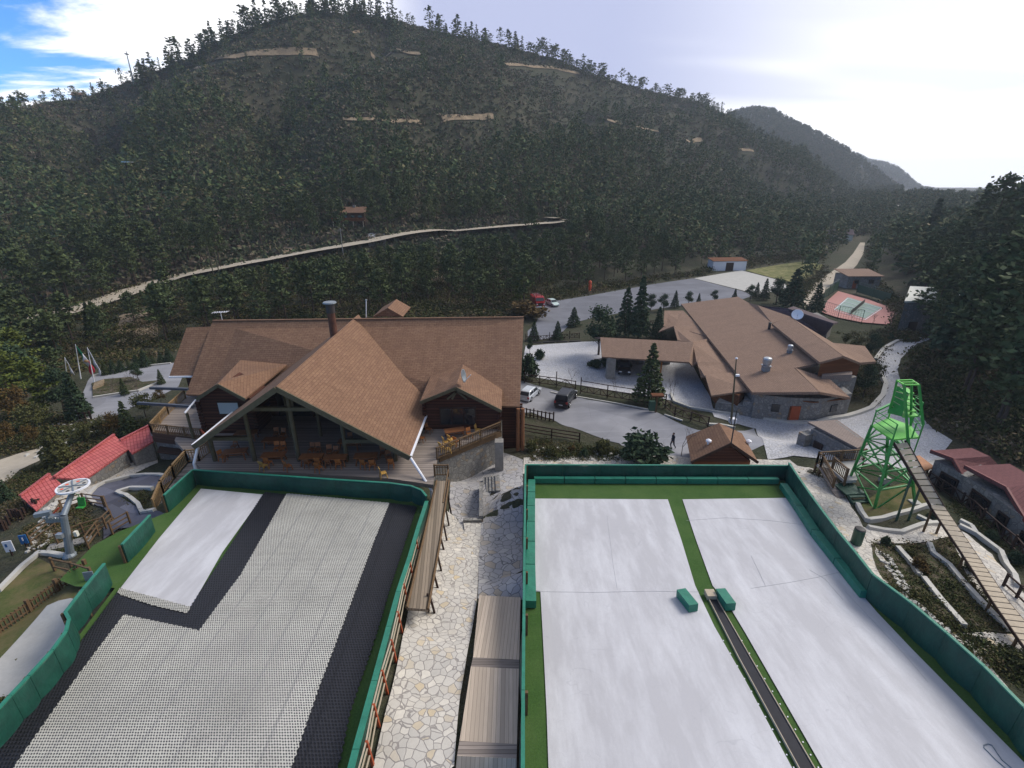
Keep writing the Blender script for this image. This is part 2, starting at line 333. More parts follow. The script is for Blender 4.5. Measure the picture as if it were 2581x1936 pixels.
# --- roofs
def shingle(name, c1, c2, w=.55, h=.26, kind='uv'):
    m = M(name, .9, .15); v = m.vec(kind)
    b = m.n('ShaderNodeTexBrick'); m.l(v, b.inputs[0]); b.inputs['Scale'].default_value = 1; b.inputs['Brick Width'].default_value = w; b.inputs['Row Height'].default_value = h
    b.inputs['Mortar Size'].default_value = .028; b.inputs['Mortar Smooth'].default_value = .6; b.inputs['Color1'].default_value = (*c1, 1); b.inputs['Color2'].default_value = (*c2, 1); b.inputs['Mortar'].default_value = (*[x * .42 for x in c1], 1); b.inputs['Bias'].default_value = -.1
    p = m.vec(); f = m.noise(p, .45, 5, .6); c = m.mix(m.rng(f, .35, .7, 0, .35), b.outputs[0], tuple(x * .6 for x in c1))
    stv = m.n('ShaderNodeMapping'); m.l(v, stv.inputs[0]); stv.inputs['Scale'].default_value = (1.6, .12, 1); c = m.mix(m.rng(m.noise(stv.outputs[0], 1.2, 4, .65), .48, .72, 0, .38), c, tuple(x * .45 for x in c1))
    g = m.noise(p, 12, 2, .7); c = m.mix(m.rng(g, .3, .75, 0, .45), c, tuple(min(1, x * 1.5) for x in c2))
    m.col(c).bump(b.outputs['Fac'], -.5, .03)
shingle('brown_shingle', (.150, .083, .054), (.220, .128, .080))
shingle('brown_roofing', (.20, .13, .095), (.26, .17, .122), .4, .2)
shingle('plum_shingle', (.085, .062, .068), (.11, .08, .085))
shingle('maroon_shingle', (.12, .050, .052), (.15, .063, .064))
shingle('grey_shake', (.20, .16, .14), (.25, .20, .175), .3, .16)
m = M('red_tile', .6, .3); v = m.vec('uv'); b = m.n('ShaderNodeTexBrick'); m.l(v, b.inputs[0]); b.inputs['Scale'].default_value = 1; b.inputs['Brick Width'].default_value = .26; b.inputs['Row Height'].default_value = .42; b.offset = 0
b.inputs['Mortar Size'].default_value = .035; b.inputs['Mortar Smooth'].default_value = .8; b.inputs['Color1'].default_value = (.42, .095, .095, 1); b.inputs['Color2'].default_value = (.50, .13, .12, 1); b.inputs['Mortar'].default_value = (.20, .03, .03, 1); m.col(b.outputs[0]).bump(b.outputs['Fac'], -.8, .05)
simple('maroon_trim', (.14, .018, .02), .6, .3)
# --- timber
def planks(name, c, w, var=.35, rough=.85, rot=0, kind='uv', gap=.10, log=False):
    m = M(name, rough, .2); v = m.vec(kind, rot=rot); s = m.n('ShaderNodeSeparateXYZ'); m.l(v, s.inputs[0])
    q = m.math('DIVIDE', s.outputs[1], w); fr = m.math('FRACT', q); fl = m.math('FLOOR', q)
    wn_ = m.n('ShaderNodeTexWhiteNoise', noise_dimensions='1D'); m.l(fl, wn_.inputs['W'])
    e = m.math('ABSOLUTE', m.math('SUBTRACT', fr, .5)); f = m.rng(e, .5 - gap, .5)
    mp = m.n('ShaderNodeMapping'); m.l(v, mp.inputs[0]); mp.inputs['Scale'].default_value = (.8, 9, 9)
    gr = m.noise(mp.outputs[0], 1.5, 4, .7)
    col = m.mix(wn_.outputs[0], tuple(x * (1 - var) for x in c), tuple(x * (1 + var * .6) for x in c))
    col = m.mix(m.rng(gr, .3, .75, 0, .5), col, tuple(x * .6 for x in c)); col = m.mix(f, col, tuple(x * .18 for x in c))
    m.col(col)
    if log: m.bump(e, -1, .25)
    else: m.bump(f, -.5, .03)
planks('deck_boards', (.30, .25, .215), .16)
planks('deck_boards_long', (.54, .44, .345), .17, rot=R(90), var=.22, gap=.06)
planks('ramp_boards', (.26, .205, .15), .17, rot=R(84))
planks('log_wall', (.075, .028, .018), .30, log=True, gap=.2)
planks('brown_siding', (.17, .062, .025), .2)
planks('fascia_brown', (.085, .045, .03), .25)
simple('dark_wood', (.040, .023, .018), .8, .2, sc=4)
simple('rail_wood', (.12, .075, .04), .8, .2, sc=4, var=.35)
simple('gold_wood', (.22, .14, .065), .7, .2, sc=4, var=.35)
simple('corner_wood', (.20, .085, .038), .7, .3, sc=4, var=.3)
simple('orange_wood', (.36, .13, .035), .6, .3, sc=4, var=.3, kind='obj')
simple('yellow_wood', (.46, .27, .07), .6, .3, sc=4, var=.3, kind='obj')
simple('table_wood', (.22, .085, .030), .5, .4, sc=3, var=.3, kind='obj')
simple('pale_wood', (.42, .35, .26), .8, .2, sc=3, var=.2)
simple('green_post', (.090, .078, .048), .8, .2, sc=3, var=.3)
simple('red_door', (.30, .06, .02), .6, .3, sc=3)
# --- misc
simple('white_paint', (.72, .72, .76), .45, .5, var=.05)
simple('cream_paint', (.62, .60, .52), .7, .3, var=.08)
simple('kerb_stone', (.46, .44, .40), .85, .2, var=.15, sc=2)
simple('steel', (.42, .44, .46), .35, .5, .7, var=.15, sc=2)
simple('grey_steel', (.20, .23, .26), .5, .5, .3, var=.15, sc=2)
simple('rust_pipe', (.10, .045, .03), .8, .2, var=.5, sc=2)
simple('dark_pipe', (.035, .03, .03), .6, .4, sc=3)
simple('navy_beam', (.035, .042, .06), .5, .5, sc=1)
simple('stone_column', (.25, .235, .215), .9, .2, var=.3, sc=2.5, bump=.5)
simple('slate', (.085, .09, .115), .75, .3, var=.3, sc=.9, bump=.2)
m = MATS['slate']; 
m = M('slate_tiles', .75, .3); v = m.vec(rot=.5); b = m.n('ShaderNodeTexBrick'); m.l(v, b.inputs[0]); b.inputs['Scale'].default_value = 1; b.inputs['Brick Width'].default_value = 2.1; b.inputs['Row Height'].default_value = 1.5; b.inputs['Mortar Size'].default_value = .01
b.inputs['Color1'].default_value = (.045, .045, .062, 1); b.inputs['Color2'].default_value = (.14, .145, .19, 1); b.inputs['Mortar'].default_value = (.04, .04, .05, 1); m.col(m.mix(m.rng(m.noise(v, 9, 3), .3, .7, 0, .4), b.outputs[0], (.06, .06, .07)))
m = M('dark_glass', .08, .6); m.col((.012, .014, .018))
m = M('pale_glass', .15, .6); m.col((.30, .34, .36))
m = M('car_glass', .08, .6); m.col((.03, .035, .045))
for nme, c in (('silver_paint', (.50, .53, .58)), ('black_paint', (.012, .013, .018)), ('green_white_paint', (.45, .55, .52)), ('fire_red', (.35, .012, .02))):
    m = M(nme, .3, .5, .15); m.col(c)
simple('tyre', (.015, .015, .016), .9, .2); simple('chrome', (.6, .6, .62), .25, .5, .9, var=.03)
m = M('tail_lamp', .3, .5); m.col((.35, .02, .02)); m = M('head_lamp', .2, .6); m.col((.7, .72, .72))
simple('court_pink', (.42, .215, .19), .9, .1, var=.1); simple('court_green', (.26, .33, .29), .9, .1, var=.1)
simple('red_orange', (.62, .07, .02), .5, .4, var=.1); simple('red_chair', (.5, .012, .02), .45, .4, var=.1)
simple('sign_blue', (.015, .11, .30), .5, .4, var=.05); simple('flag_white', (.68, .68, .74), .8, .2, var=.05); simple('flag_red', (.55, .02, .05), .8, .2, var=.05); simple('flag_green', (.01, .20, .10), .8, .2, var=.05)
simple('skin', (.35, .2, .14), .6, .3, var=.05); simple('cloth_dark', (.03, .035, .05), .9, .1, var=.2)
simple('lift_green', (.03, .25, .04), .5, .4)
# --- foliage: each tree its own tone
def leafm(name, ca, cb, cc):
    m = M(name, .85, .12); v = m.vec('obj'); r = m.rnd()
    base = m.mix(r, ca, cb); col = m.mix(m.rng(m.noise(v, 2.6, 3, .7), .35, .68), base, cc)
    g = m.n('ShaderNodeNewGeometry'); pr = g.outputs['Random Per Island']
    col = m.mix(m.rng(pr, 0, 1, 0, .55), col, tuple(x * .45 for x in ca)); m.col(col)
leafm('pine_leaf', (.048, .074, .034), (.070, .092, .038), (.100, .120, .045))
leafm('dark_leaf', (.034, .060, .034), (.048, .078, .042), (.072, .104, .052))
leafm('fresh_leaf', (.08, .11, .022), (.11, .13, .028), (.15, .17, .04))
leafm('rust_leaf', (.12, .070, .028), (.10, .065, .02), (.13, .09, .03))
leafm('olive_leaf', (.072, .080, .028), (.085, .09, .032), (.12, .115, .045))
def massm(name, stops):
    m = M(name, .9, .1); g = m.n('ShaderNodeNewGeometry'); v = m.vec()
    f = m.math('ADD', m.math('MULTIPLY', m.noise(v, .11, 4, .75), .72), m.math('MULTIPLY', g.outputs['Random Per Island'], .28)); m.col(m.ramp(f, stops))
massm('forest_mass', [(.30, (.026, .048, .026)), (.43, (.052, .082, .036)), (.53, (.084, .110, .046)), (.62, (.120, .120, .054)), (.74, (.165, .135, .075))])
massm('scrub_mass', [(.30, (.046, .068, .036)), (.42, (.070, .092, .046)), (.52, (.118, .115, .068)), (.61, (.140, .105, .078)), (.74, (.20, .175, .12))])
simple('bark', (.075, .055, .042), .95, .1, sc=3, kind='obj', var=.4)
simple('grey_bark', (.13, .105, .095), .95, .1, sc=3, kind='obj', var=.3)

# ------------------------------------------------------------------ mesh writer and scene bookkeeping
class MB:
    def __init__(s): s.v = []; s.f = []
    def add(s, vs, fs): o = len(s.v); s.v += [tuple(a) for a in vs]; s.f += [tuple(i + o for i in f) for f in fs]; return s
    def box(s, c, d, rz=0, M3=None):
        hx, hy, hz = d[0] / 2, d[1] / 2, d[2] / 2; c = Vector(c); cr, sr = math.cos(rz), math.sin(rz); vs = []
        for z in (-hz, hz):
            for x, y in ((-hx, -hy), (hx, -hy), (hx, hy), (-hx, hy)): vs.append(c + Vector((x * cr - y * sr, x * sr + y * cr, z)))
        return s.add(vs, [(3, 2, 1, 0), (4, 5, 6, 7), (0, 1, 5, 4), (1, 2, 6, 5), (2, 3, 7, 6), (3, 0, 4, 7)])
    def frame(s, a, b, up=Vector((0, 0, 1))):
        a, b = Vector(a), Vector(b); d = (b - a).normalized(); x = d.cross(up)
        if x.length < 1e-4: x = d.cross(Vector((0, 1, 0)))
        x.normalize(); return a, b, d, x, x.cross(d)
    def bar(s, a, b, w, h=None):
        h = h or w; a, b, d, x, y = s.frame(a, b); vs = []
        for p in (a, b):
            for i, j in ((-1, -1), (1, -1), (1, 1), (-1, 1)): vs.append(p + x * (i * w / 2) + y * (j * h / 2))
        return s.add(vs, [(3, 2, 1, 0), (4, 5, 6, 7), (0, 1, 5, 4), (1, 2, 6, 5), (2, 3, 7, 6), (3, 0, 4, 7)])
    def tube(s, a, b, r0, r1=None, n=8):
        r1 = r0 if r1 is None else r1; a, b, d, x, y = s.frame(a, b); vs = []
        for p, r in ((a, r0), (b, r1)):
            for k in range(n): t = 6.2832 * k / n; vs.append(p + x * (r * math.cos(t)) + y * (r * math.sin(t)))
        fs = [(k, (k + 1) % n, n + (k + 1) % n, n + k) for k in range(n)] + [tuple(range(n - 1, -1, -1)), tuple(range(n, 2 * n))]
        return s.add(vs, fs)
    def path(s, pts, r, n=6):
        for a, b in zip(pts[:-1], pts[1:]): s.tube(a, b, r, r, n)
        return s
    def lathe(s, c, prof, n=14):
        c = Vector(c); vs = []; fs = []
        for r, z in prof:
            for k in range(n): t = 6.2832 * k / n; vs.append(c + Vector((r * math.cos(t), r * math.sin(t), z)))
        for i in range(len(prof) - 1):
            for k in range(n): fs.append((i * n + k, i * n + (k + 1) % n, (i + 1) * n + (k + 1) % n, (i + 1) * n + k))
        fs += [tuple(range(n - 1, -1, -1)), tuple(range((len(prof) - 1) * n, len(prof) * n))]
        return s.add(vs, fs)
    def slab(s, pts, t, down=None):
        pts = [Vector(p) for p in pts]; n = Vector((0, 0, 0))
        for i in range(1, len(pts) - 1): n += (pts[i] - pts[0]).cross(pts[i + 1] - pts[0])
        n.normalize()
        if n.z < 0 and down is None: pts.reverse(); n = -n
        k = len(pts); off = down if down is not None else -n * t; vs = pts + [p + off for p in pts]
        fs = [tuple(range(k)), tuple(range(2 * k - 1, k - 1, -1))] + [(i, k + i, k + (i + 1) % k, (i + 1) % k) for i in range(k)]
        return s.add(vs, fs)
    def prism(s, pts, z0, z1):
        k = len(pts); vs = [(p[0], p[1], z1) for p in pts] + [(p[0], p[1], z0) for p in pts]
        fs = [tuple(range(k)), tuple(range(2 * k - 1, k - 1, -1))] + [(i, k + i, k + (i + 1) % k, (i + 1) % k) for i in range(k)]
        return s.add(vs, fs)
    def build(s, name, mat, parent=None, smooth=False, local=False):
        me = bpy.data.meshes.new(name); o = bpy.data.objects.new(name, me); COL.objects.link(o)
        off = Vector((0, 0, 0))
        if parent is not None:
            o.parent = parent; q = parent
            while q is not None: off += q.location; q = q.parent
        if local: off = Vector((0, 0, 0))
        vs = [(a[0] - off.x, a[1] - off.y, a[2] - off.z) for a in s.v] if off.length else s.v
        me.from_pydata(vs, [], s.f)
        bm = bmesh.new(); bm.from_mesh(me); bmesh.ops.recalc_face_normals(bm, faces=bm.faces)
        uv = bm.loops.layers.uv.new('UVMap')
        for f in bm.faces:
            n = f.normal
            if abs(n.z) > .985: ux, uy = Vector((1, 0, 0)), Vector((0, 1, 0))
            else:
                ux = Vector((-n.y, n.x, 0)).normalized(); uy = n.cross(ux)
            for l in f.loops: l[uv].uv = (l.vert.co.dot(ux), l.vert.co.dot(uy))
            f.smooth = smooth
        bm.to_mesh(me); bm.free(); me.materials.append(MATS[mat]); return o
def tag(o, label=None, cat=None, group=None, kind=None):
    for k, q in (('label', label), ('category', cat), ('group', group), ('kind', kind)):
        if q: o[k] = q
    return o
def thing(name, loc, label, cat, group=None, rz=0):
    o = bpy.data.objects.new(name, None); COL.objects.link(o); o.location = loc; o.rotation_euler = (0, 0, rz); o.empty_display_size = .3
    return tag(o, label, cat, group)
KIDS = {}
def copy_tree(o, parent=None):
    c = o.copy(); COL.objects.link(c); c.parent = parent
    for ch in o.children: copy_tree(ch, c)
    return c
def lattice(name, pts, mat, off, kind='structure', parent=None, cell=1.0, hf=None, uvrot=0):
    """a sheet that follows the ground: polygon (world xy), cut along a lattice, laid off metres above the terrain"""
    bm = bmesh.new(); vs = [bm.verts.new((p[0], p[1], 0)) for p in pts]; bm.faces.new(vs)
    bmesh.ops.triangulate(bm, faces=bm.faces[:])
    xs = [p[0] for p in pts]; ys = [p[1] for p in pts]
    if hf is None or cell:
        for ax, lo, hi in ((0, min(xs), max(xs)), (1, min(ys), max(ys))):
            k = math.ceil(lo / cell) * cell
            while k < hi:
                co = (k, 0, 0) if ax == 0 else (0, k, 0); no = (1, 0, 0) if ax == 0 else (0, 1, 0)
                bmesh.ops.bisect_plane(bm, geom=bm.verts[:] + bm.edges[:] + bm.faces[:], plane_co=co, plane_no=no); k += cell
    x = np.array([v.co.x for v in bm.verts]); y = np.array([v.co.y for v in bm.verts])
    z = (H(x, y) if hf is None else hf(x, y)) + off
    for v, q in zip(bm.verts, z): v.co.z = q
    for f in bm.faces:
        if f.normal.z < 0: f.normal_flip()
    bm.normal_update()
    for f in bm.faces:
        if f.normal.z < 0: f.normal_flip()
    uv = bm.loops.layers.uv.new('UVMap')
    for f in bm.faces:
        f.smooth = True
        for l in f.loops: l[uv].uv = l.vert.co.xy
    me = bpy.data.meshes.new(name); bm.to_mesh(me); bm.free(); o = bpy.data.objects.new(name, me); COL.objects.link(o); me.materials.append(MATS[mat])
    if kind: o['kind'] = kind
    if parent is not None: o.parent = parent
    return o
def TT(lst): return [T(a, b) for a, b in lst]
def strip(name, px, w, mat, off, kind='structure', world=None, cell=1.0, step=2.0):
    if px:
        D_ = []
        for (a, b), (c, d) in zip(px[:-1], px[1:]):
            n = max(1, int(math.hypot(c - a, d - b) / 14)); D_ += [(a + (c - a) * i / n, b + (d - b) * i / n) for i in range(n)]
        px = D_ + [px[-1]]
    P = world or [T(a, b).xy for a, b in px]
    P = [Vector((p[0], p[1])) for p in P]
    if len(P) > 6:
        for _ in range(3): P = [P[0]] + [(P[i - 1] + P[i] * 2 + P[i + 1]) / 4 for i in range(1, len(P) - 1)] + [P[-1]]
    P = [Vector((p[0], p[1])) for p in P]; Q = []
    for a, b in zip(P[:-1], P[1:]):
        n = max(1, int((b - a).length / step)); Q += [a.lerp(b, i / n) for i in range(n)]
    Q.append(P[-1]); v = []; f = []
    for i, p in enumerate(Q):
        d = (Q[min(i + 1, len(Q) - 1)] - Q[max(i - 1, 0)]).normalized(); n = Vector((-d.y, d.x))
        for k in range(5): q = p + n * (w * (k / 4 - .5)); v.append((q.x, q.y, 0))
    z = H(np.array([a[0] for a in v]), np.array([a[1] for a in v]))
    zc = z.reshape(-1, 5); mean = zc.max(1, keepdims=True) if off < 0 else zc
    v = [(a[0], a[1], float(q) + abs(off)) for a, q in zip(v, (np.broadcast_to(mean, zc.shape) if off < 0 else zc).ravel())]
    for i in range(len(Q) - 1):
        for k in range(4): a = i * 5 + k; f.append((a, a + 1, a + 6, a + 5))
    me = bpy.data.meshes.new(name); me.from_pydata(v, [], f); me.materials.append(MATS[mat]); o = bpy.data.objects.new(name, me); COL.objects.link(o)
    if kind: o['kind'] = kind
    bm = bmesh.new(); bm.from_mesh(me)
    for q in bm.faces:
        if q.normal.z < 0: q.normal_flip()
        q.smooth = True
    bm.to_mesh(me); bm.free()
    return o

# ------------------------------------------------------------------ the ground: one sheet from under the camera to beyond the last ridge
th = np.radians(np.concatenate([np.arange(-88, -56, 1.0), np.arange(-56, 56, .22), np.arange(56, 89, 1.0)]))
rad = np.concatenate([np.geomspace(4, 130, 260), np.geomspace(130, 760, 230)[1:], np.geomspace(760, 3300, 110)[1:]])
X = np.outer(rad, np.sin(th)); Y = np.outer(rad, np.cos(th)); Z = H(X, Y)
Z = np.where(np.hypot(X, Y) > 3250, -20, Z)
nr, nth = X.shape; idx = np.arange(nr * nth).reshape(nr, nth)
q = np.stack([idx[:-1, :-1], idx[:-1, 1:], idx[1:, 1:], idx[1:, :-1]], -1).reshape(-1, 4)[:, ::-1]
def np_mesh(name, V, F, mat, smooth=True, kind=None):
    me = bpy.data.meshes.new(name); nv, nf = len(V), len(F); k = F.shape[1]
    me.vertices.add(nv); me.vertices.foreach_set('co', np.ascontiguousarray(V, dtype=np.float32).ravel())
    me.loops.add(nf * k); me.loops.foreach_set('vertex_index', np.ascontiguousarray(F, dtype=np.int32).ravel())
    me.polygons.add(nf); me.polygons.foreach_set('loop_start', np.arange(0, nf * k, k, dtype=np.int32)); me.polygons.foreach_set('use_smooth', np.full(nf, smooth))
    me.update(calc_edges=True); me.validate(); me.materials.append(MATS[mat]); o = bpy.data.objects.new(name, me); COL.objects.link(o)
    if kind: o['kind'] = kind
    return o
np_mesh('ground', np.stack([X, Y, Z], -1).reshape(-1, 3), q, 'earth', kind='structure')
simple('seam_grey', (.36, .36, .38), .8, .2, var=.1)
# ------------------------------------------------------------------ roads, lots and paths, draped on the ground
def patch(name, px, mat, off, **k): return lattice(name, [T(a, b) for a, b in px], mat, off, **k)
patch('asphalt_road', [(1310,958),(1400,985),(1480,1008),(1560,1022),(1650,1038),(1700,1062),(1760,1085),(1830,1092),(1900,1080),(1930,1120),(1840,1165),(1740,1162),(1600,1158),(1560,1118),(1480,1092),(1430,1076),(1400,1062),(1340,1040),(1290,1040)], 'asphalt', .05)
patch('parking_lot', [(1362,790),(1372,762),(1420,756),(1490,745),(1560,732),(1650,716),(1747,702),(1870,734),(1900,745),(1850,762),(1710,772),(1640,782),(1560,790),(1500,800),(1440,815),(1420,835),(1400,850),(1330,862),(1330,835),(1350,818)], 'asphalt_dark', .05)
patch('concrete_pad', [(1749,702),(1868,682),(1968,708),(1990,728),(1900,744),(1872,733)], 'pale_concrete', .09)
patch('grass_field', [(1880,682),(1960,668),(2020,660),(2075,668),(2060,690),(2010,712),(1975,708)], 'dry_grass', .05)
patch('paved_plaza', [(1325,872),(1380,868),(1470,862),(1560,858),(1640,860),(1700,868),(1750,930),(1790,1000),(1800,1040),(1740,1030),(1690,1010),(1640,1000),(1560,990),(1480,975),(1400,960),(1315,944)], 'cobble', .06)
patch('cobble_road', [(1905,1082),(1800,1052),(1790,1030),(1830,1035),(1900,1052),(1985,1066),(2060,1066),(2130,1052),(2195,1032),(2225,1000),(2232,968),(2212,930),(2208,905),(2225,882),(2260,862),(2310,850),(2345,855),(2310,868),(2270,905),(2262,935),(2285,1010),(2355,1085),(2400,1112),(2370,1150),(2290,1190),(2180,1170),(2080,1160),(2000,1150),(1935,1160),(1925,1120)], 'cobble', .08)
patch('far_road', [(2030,742),(2052,716),(2090,690),(2130,662),(2150,640),(2168,612),(2180,612),(2176,640),(2160,668),(2130,700),(2075,740),(2040,775),(2022,775)], 'gravel_road', .12)
patch('left_road', [(180,1045),(205,1000),(222,960),(235,945),(300,928),(370,920),(440,915),(470,925),(450,975),(400,1000),(330,1030),(270,1060),(200,1058)], 'asphalt', .05)
patch('road_island', [(232,968),(262,958),(330,952),(360,965),(410,960),(350,985),(300,992),(235,1003)], 'planted_soil', .16)
patch('left_path', [(-60,1165),(0,1160),(60,1140),(105,1130),(100,1162),(50,1185),(20,1215),(-60,1260)], 'gravel_road', .05)
patch('terrace_paving', [(1318,1195),(1322,1170),(1400,1162),(1600,1168),(1760,1172),(1990,1172),(2010,1190),(2120,1345),(2200,1440),(2330,1565),(2400,1640),(2520,1760),(2560,1760),(2480,1665),(2400,1600),(2330,1530),(2280,1480),(2190,1360),(2175,1330),(2130,1250),(2090,1210),(2040,1180),(1990,1160),(1900,1158),(1700,1150),(1560,1150),(1400,1150),(1320,1155)], 'crazy_paving', .06)
patch('garden_path', [(2172,1330),(2187,1334),(2270,1345),(2345,1325),(2382,1322),(2440,1350),(2500,1400),(2540,1450),(2581,1500),(2620,1560),(2600,1600),(2530,1560),(2470,1500),(2430,1440),(2390,1355),(2350,1365),(2300,1372),(2250,1372),(2185,1368)], 'crazy_paving', .09)
patch('lower_path', [(2270,1555),(2330,1592),(2420,1600),(2560,1600),(2620,1640),(2600,1690),(2560,1650),(2470,1650),(2400,1640),(2340,1600)], 'crazy_paving', .08)
patch('garden_bed', [(2195,1372),(2250,1378),(2330,1370),(2390,1360),(2440,1450),(2500,1530),(2570,1596),(2420,1594),(2330,1588),(2270,1530),(2230,1470),(2200,1410)], 'planted_soil', .07)
patch('tower_lawn', [(2164,1280),(2230,1230),(2300,1215),(2350,1270),(2352,1275),(2260,1298),(2184,1314)], 'lawn', .10)
patch('cottage_terrace', [(2330,1150),(2400,1150),(2440,1190),(2500,1240),(2620,1330),(2620,1400),(2540,1340),(2460,1280),(2380,1210),(2335,1190)], 'pale_concrete', .06)
patch('courtyard', [(1128,1330),(1136,1215),(1125,1160),(1190,1130),(1262,1140),(1318,1160),(1318,1320),(1213,1322),(1168,1345)], 'grey_flagstone', .05)
patch('stone_path', [(1213,1318),(1318,1318),(1318,1515),(1205,1512),(1206,1420)], 'grey_flagstone', .11)
patch('stone_slope', [(1125,1290),(1150,1310),(1172,1345),(1168,1320),(1213,1320),(1206,1420),(1203,1512),(1195,1560),(1180,1640),(1160,1760),(1145,1936),(1140,2020),(925,2020),(950,1900),(975,1790),(1010,1640),(1030,1540),(1060,1440),(1090,1340)], 'crazy_paving', .14)
patch('left_lawn', [(95,1408),(210,1450),(290,1500),(185,1510),(130,1560),(60,1640),(0,1720),(-120,1800),(-200,1700),(-60,1540),(0,1497),(60,1440)], 'lawn', .06)
patch('gravel_apron', [(180,1511),(210,1520),(190,1600),(150,1660),(60,1745),(-60,1850),(-120,1800),(0,1665),(60,1600),(120,1530)], 'pale_concrete', .10)
patch('slate_walk', [(225,1250),(262,1222),(330,1205),(400,1202),(440,1208),(400,1235),(330,1232),(296,1243),(310,1258),(345,1280),(352,1300),(400,1290),(420,1300),(380,1320),(300,1335),(262,1362),(262,1330),(290,1310),(260,1282),(235,1270)], 'slate_tiles', .10)
patch('slate_border', [(218,1262),(225,1240),(262,1215),(330,1200),(398,1168),(396,1150),(300,1190),(225,1212),(180,1230),(140,1265),(100,1290),(95,1300),(150,1270),(180,1245)], 'crazy_paving', .07)
# the dirt roads cut along the mountain
strip('dirt_road', [(60,815),(140,800),(205,782),(300,752),(380,725),(450,705),(560,685),(700,660),(770,648),(850,636),(930,622),(1000,606),(1080,595),(1180,588),(1260,583),(1330,578),(1400,574),(1430,566),(1420,562),(1380,562)], 6.5, 'gravel_road', -.5, step=3)
strip('upper_road', [(440,195),(480,180),(520,165),(580,148),(640,138),(700,134),(760,134),(800,136)], 2.2, 'dirt_cut', .8, step=4)
strip('ridge_road', [(935,139),(1000,137),(1060,139)], 2.2, 'dirt_cut', .8, step=4)
strip('slope_road', [(1275,165),(1340,168),(1400,174),(1460,188)], 2.2, 'dirt_cut', .8, step=4)
for i, seg in enumerate([[(865,305),(900,306),(945,305)], [(958,306),(1000,308),(1060,313)], [(1115,305),(1170,300),(1245,297)], [(1450,314),(1500,312),(1565,312)], [(1600,322),(1660,335)], [(1730,358),(1770,356)], [(1862,378),(1900,384)], [(1960,382),(1972,385)]]):
    strip('road_scar', seg, (1.4, 1.4, 1.8, 2.6, 1.2, 2.2, 1.8, 2)[i], 'dirt_cut', .9, step=4)
for i, (pp, mt) in enumerate([([(805,600),(830,590),(860,595),(850,612),(812,620)], 'dirt_cut'), ([(922,592),(968,585),(975,615),(930,625)], 'cobble'), ([(1020,596),(1080,585),(1145,580),(1140,592),(1060,598),(1025,606)], 'dirt_cut'), ([(300,800),(345,778),(395,790),(400,850),(350,870),(290,865)], 'dirt_cut'), ([(712,625),(760,615),(800,622),(760,642),(715,650)], 'dirt_cut'), ([(1090,680),(1120,690),(1125,712),(1085,712)], 'dirt_cut'),([(885,78),(910,76),(912,84),(886,86)],'dirt_cut')]):
    patch('bare_earth', pp, mt, .25, cell=2)
for pts, w in (([(1388,988),(1440,1000)], .18), ([(1455,1000),(1560,1018),(1648,1035)], .2), ([(1675,1045),(1720,1060)], .2)):
    MB_ = [T(a, b, .1) for a, b in pts]; mb = MB()
    for a, b in zip(MB_[:-1], MB_[1:]): mb.bar(a, b, w, .16)
    mb.build('kerb', 'kerb_stone')['kind'] = 'structure'
def kerb(pts, w=.35, h=.35, mat='kerb_stone', off=.12):
    P = [T(a, b) for a, b in pts]; Q = []
    for a, b in zip(P[:-1], P[1:]):
        n = max(1, int((b - a).length / 1.2)); Q += [a.lerp(b, i / n) for i in range(n)]
    Q.append(P[-1]); zz = H(np.array([p.x for p in Q]), np.array([p.y for p in Q])); mb = MB()
    Q = [Vector((p.x, p.y, z + off)) for p, z in zip(Q, zz)]
    for a, b in zip(Q[:-1], Q[1:]): mb.bar(a, b + (b - a) * .04, w, h)
    o = mb.build('kerb', mat); o['kind'] = 'structure'; return o
kerb([(1783,1072),(1850,1080)], .3, .3)
kerb([(1830,1032),(1900,1052),(1985,1067),(2060,1068)], .5, .5)
kerb([(2060,1068),(2130,1054),(2195,1032),(2224,1000),(2232,970),(2214,935)], .55, .6)
kerb([(2206,908),(2225,882),(2260,862),(2310,850)], .5, .5)
kerb([(1690,995),(1700,1015),(1740,1030),(1800,1040),(1860,1048)], .35, .35)
for pts in ([(235,950),(300,932),(370,924),(430,918)], [(235,1004),(300,994),(350,987),(412,962)], [(200,1062),(232,1060)],
            [(225,1252),(262,1220),(330,1203),(400,1200),(420,1203)], [(296,1243),(330,1233),(385,1234)], [(296,1243),(350,1275),(360,1295),(390,1290)], [(225,1252),(228,1262),(240,1272)],
            [(100,1398),(60,1430),(0,1492)], [(95,1398),(165,1405)], [(180,1238),(240,1212),(300,1188),(392,1152)]):
    kerb(pts, .28, .3)
for pts in ([(2260,1385),(2300,1430),(2315,1455)], [(2325,1462),(2370,1520),(2425,1582)], [(2340,1375),(2350,1400),(2390,1430),(2440,1490),(2500,1555),(2540,1595)],
            [(2186,1334),(2272,1346),(2345,1324),(2384,1322)], [(2415,1328),(2460,1350),(2520,1395),(2535,1430),(2560,1480)], [(2186,1316),(2260,1300),(2350,1276)], [(2160,1275),(2184,1316)],
            [(2372,1190),(2440,1250),(2530,1330),(2600,1400)], [(2310,1305),(2345,1322)], [(2417,1316),(2445,1330),(2455,1345)]):
    kerb(pts, .30, .42)

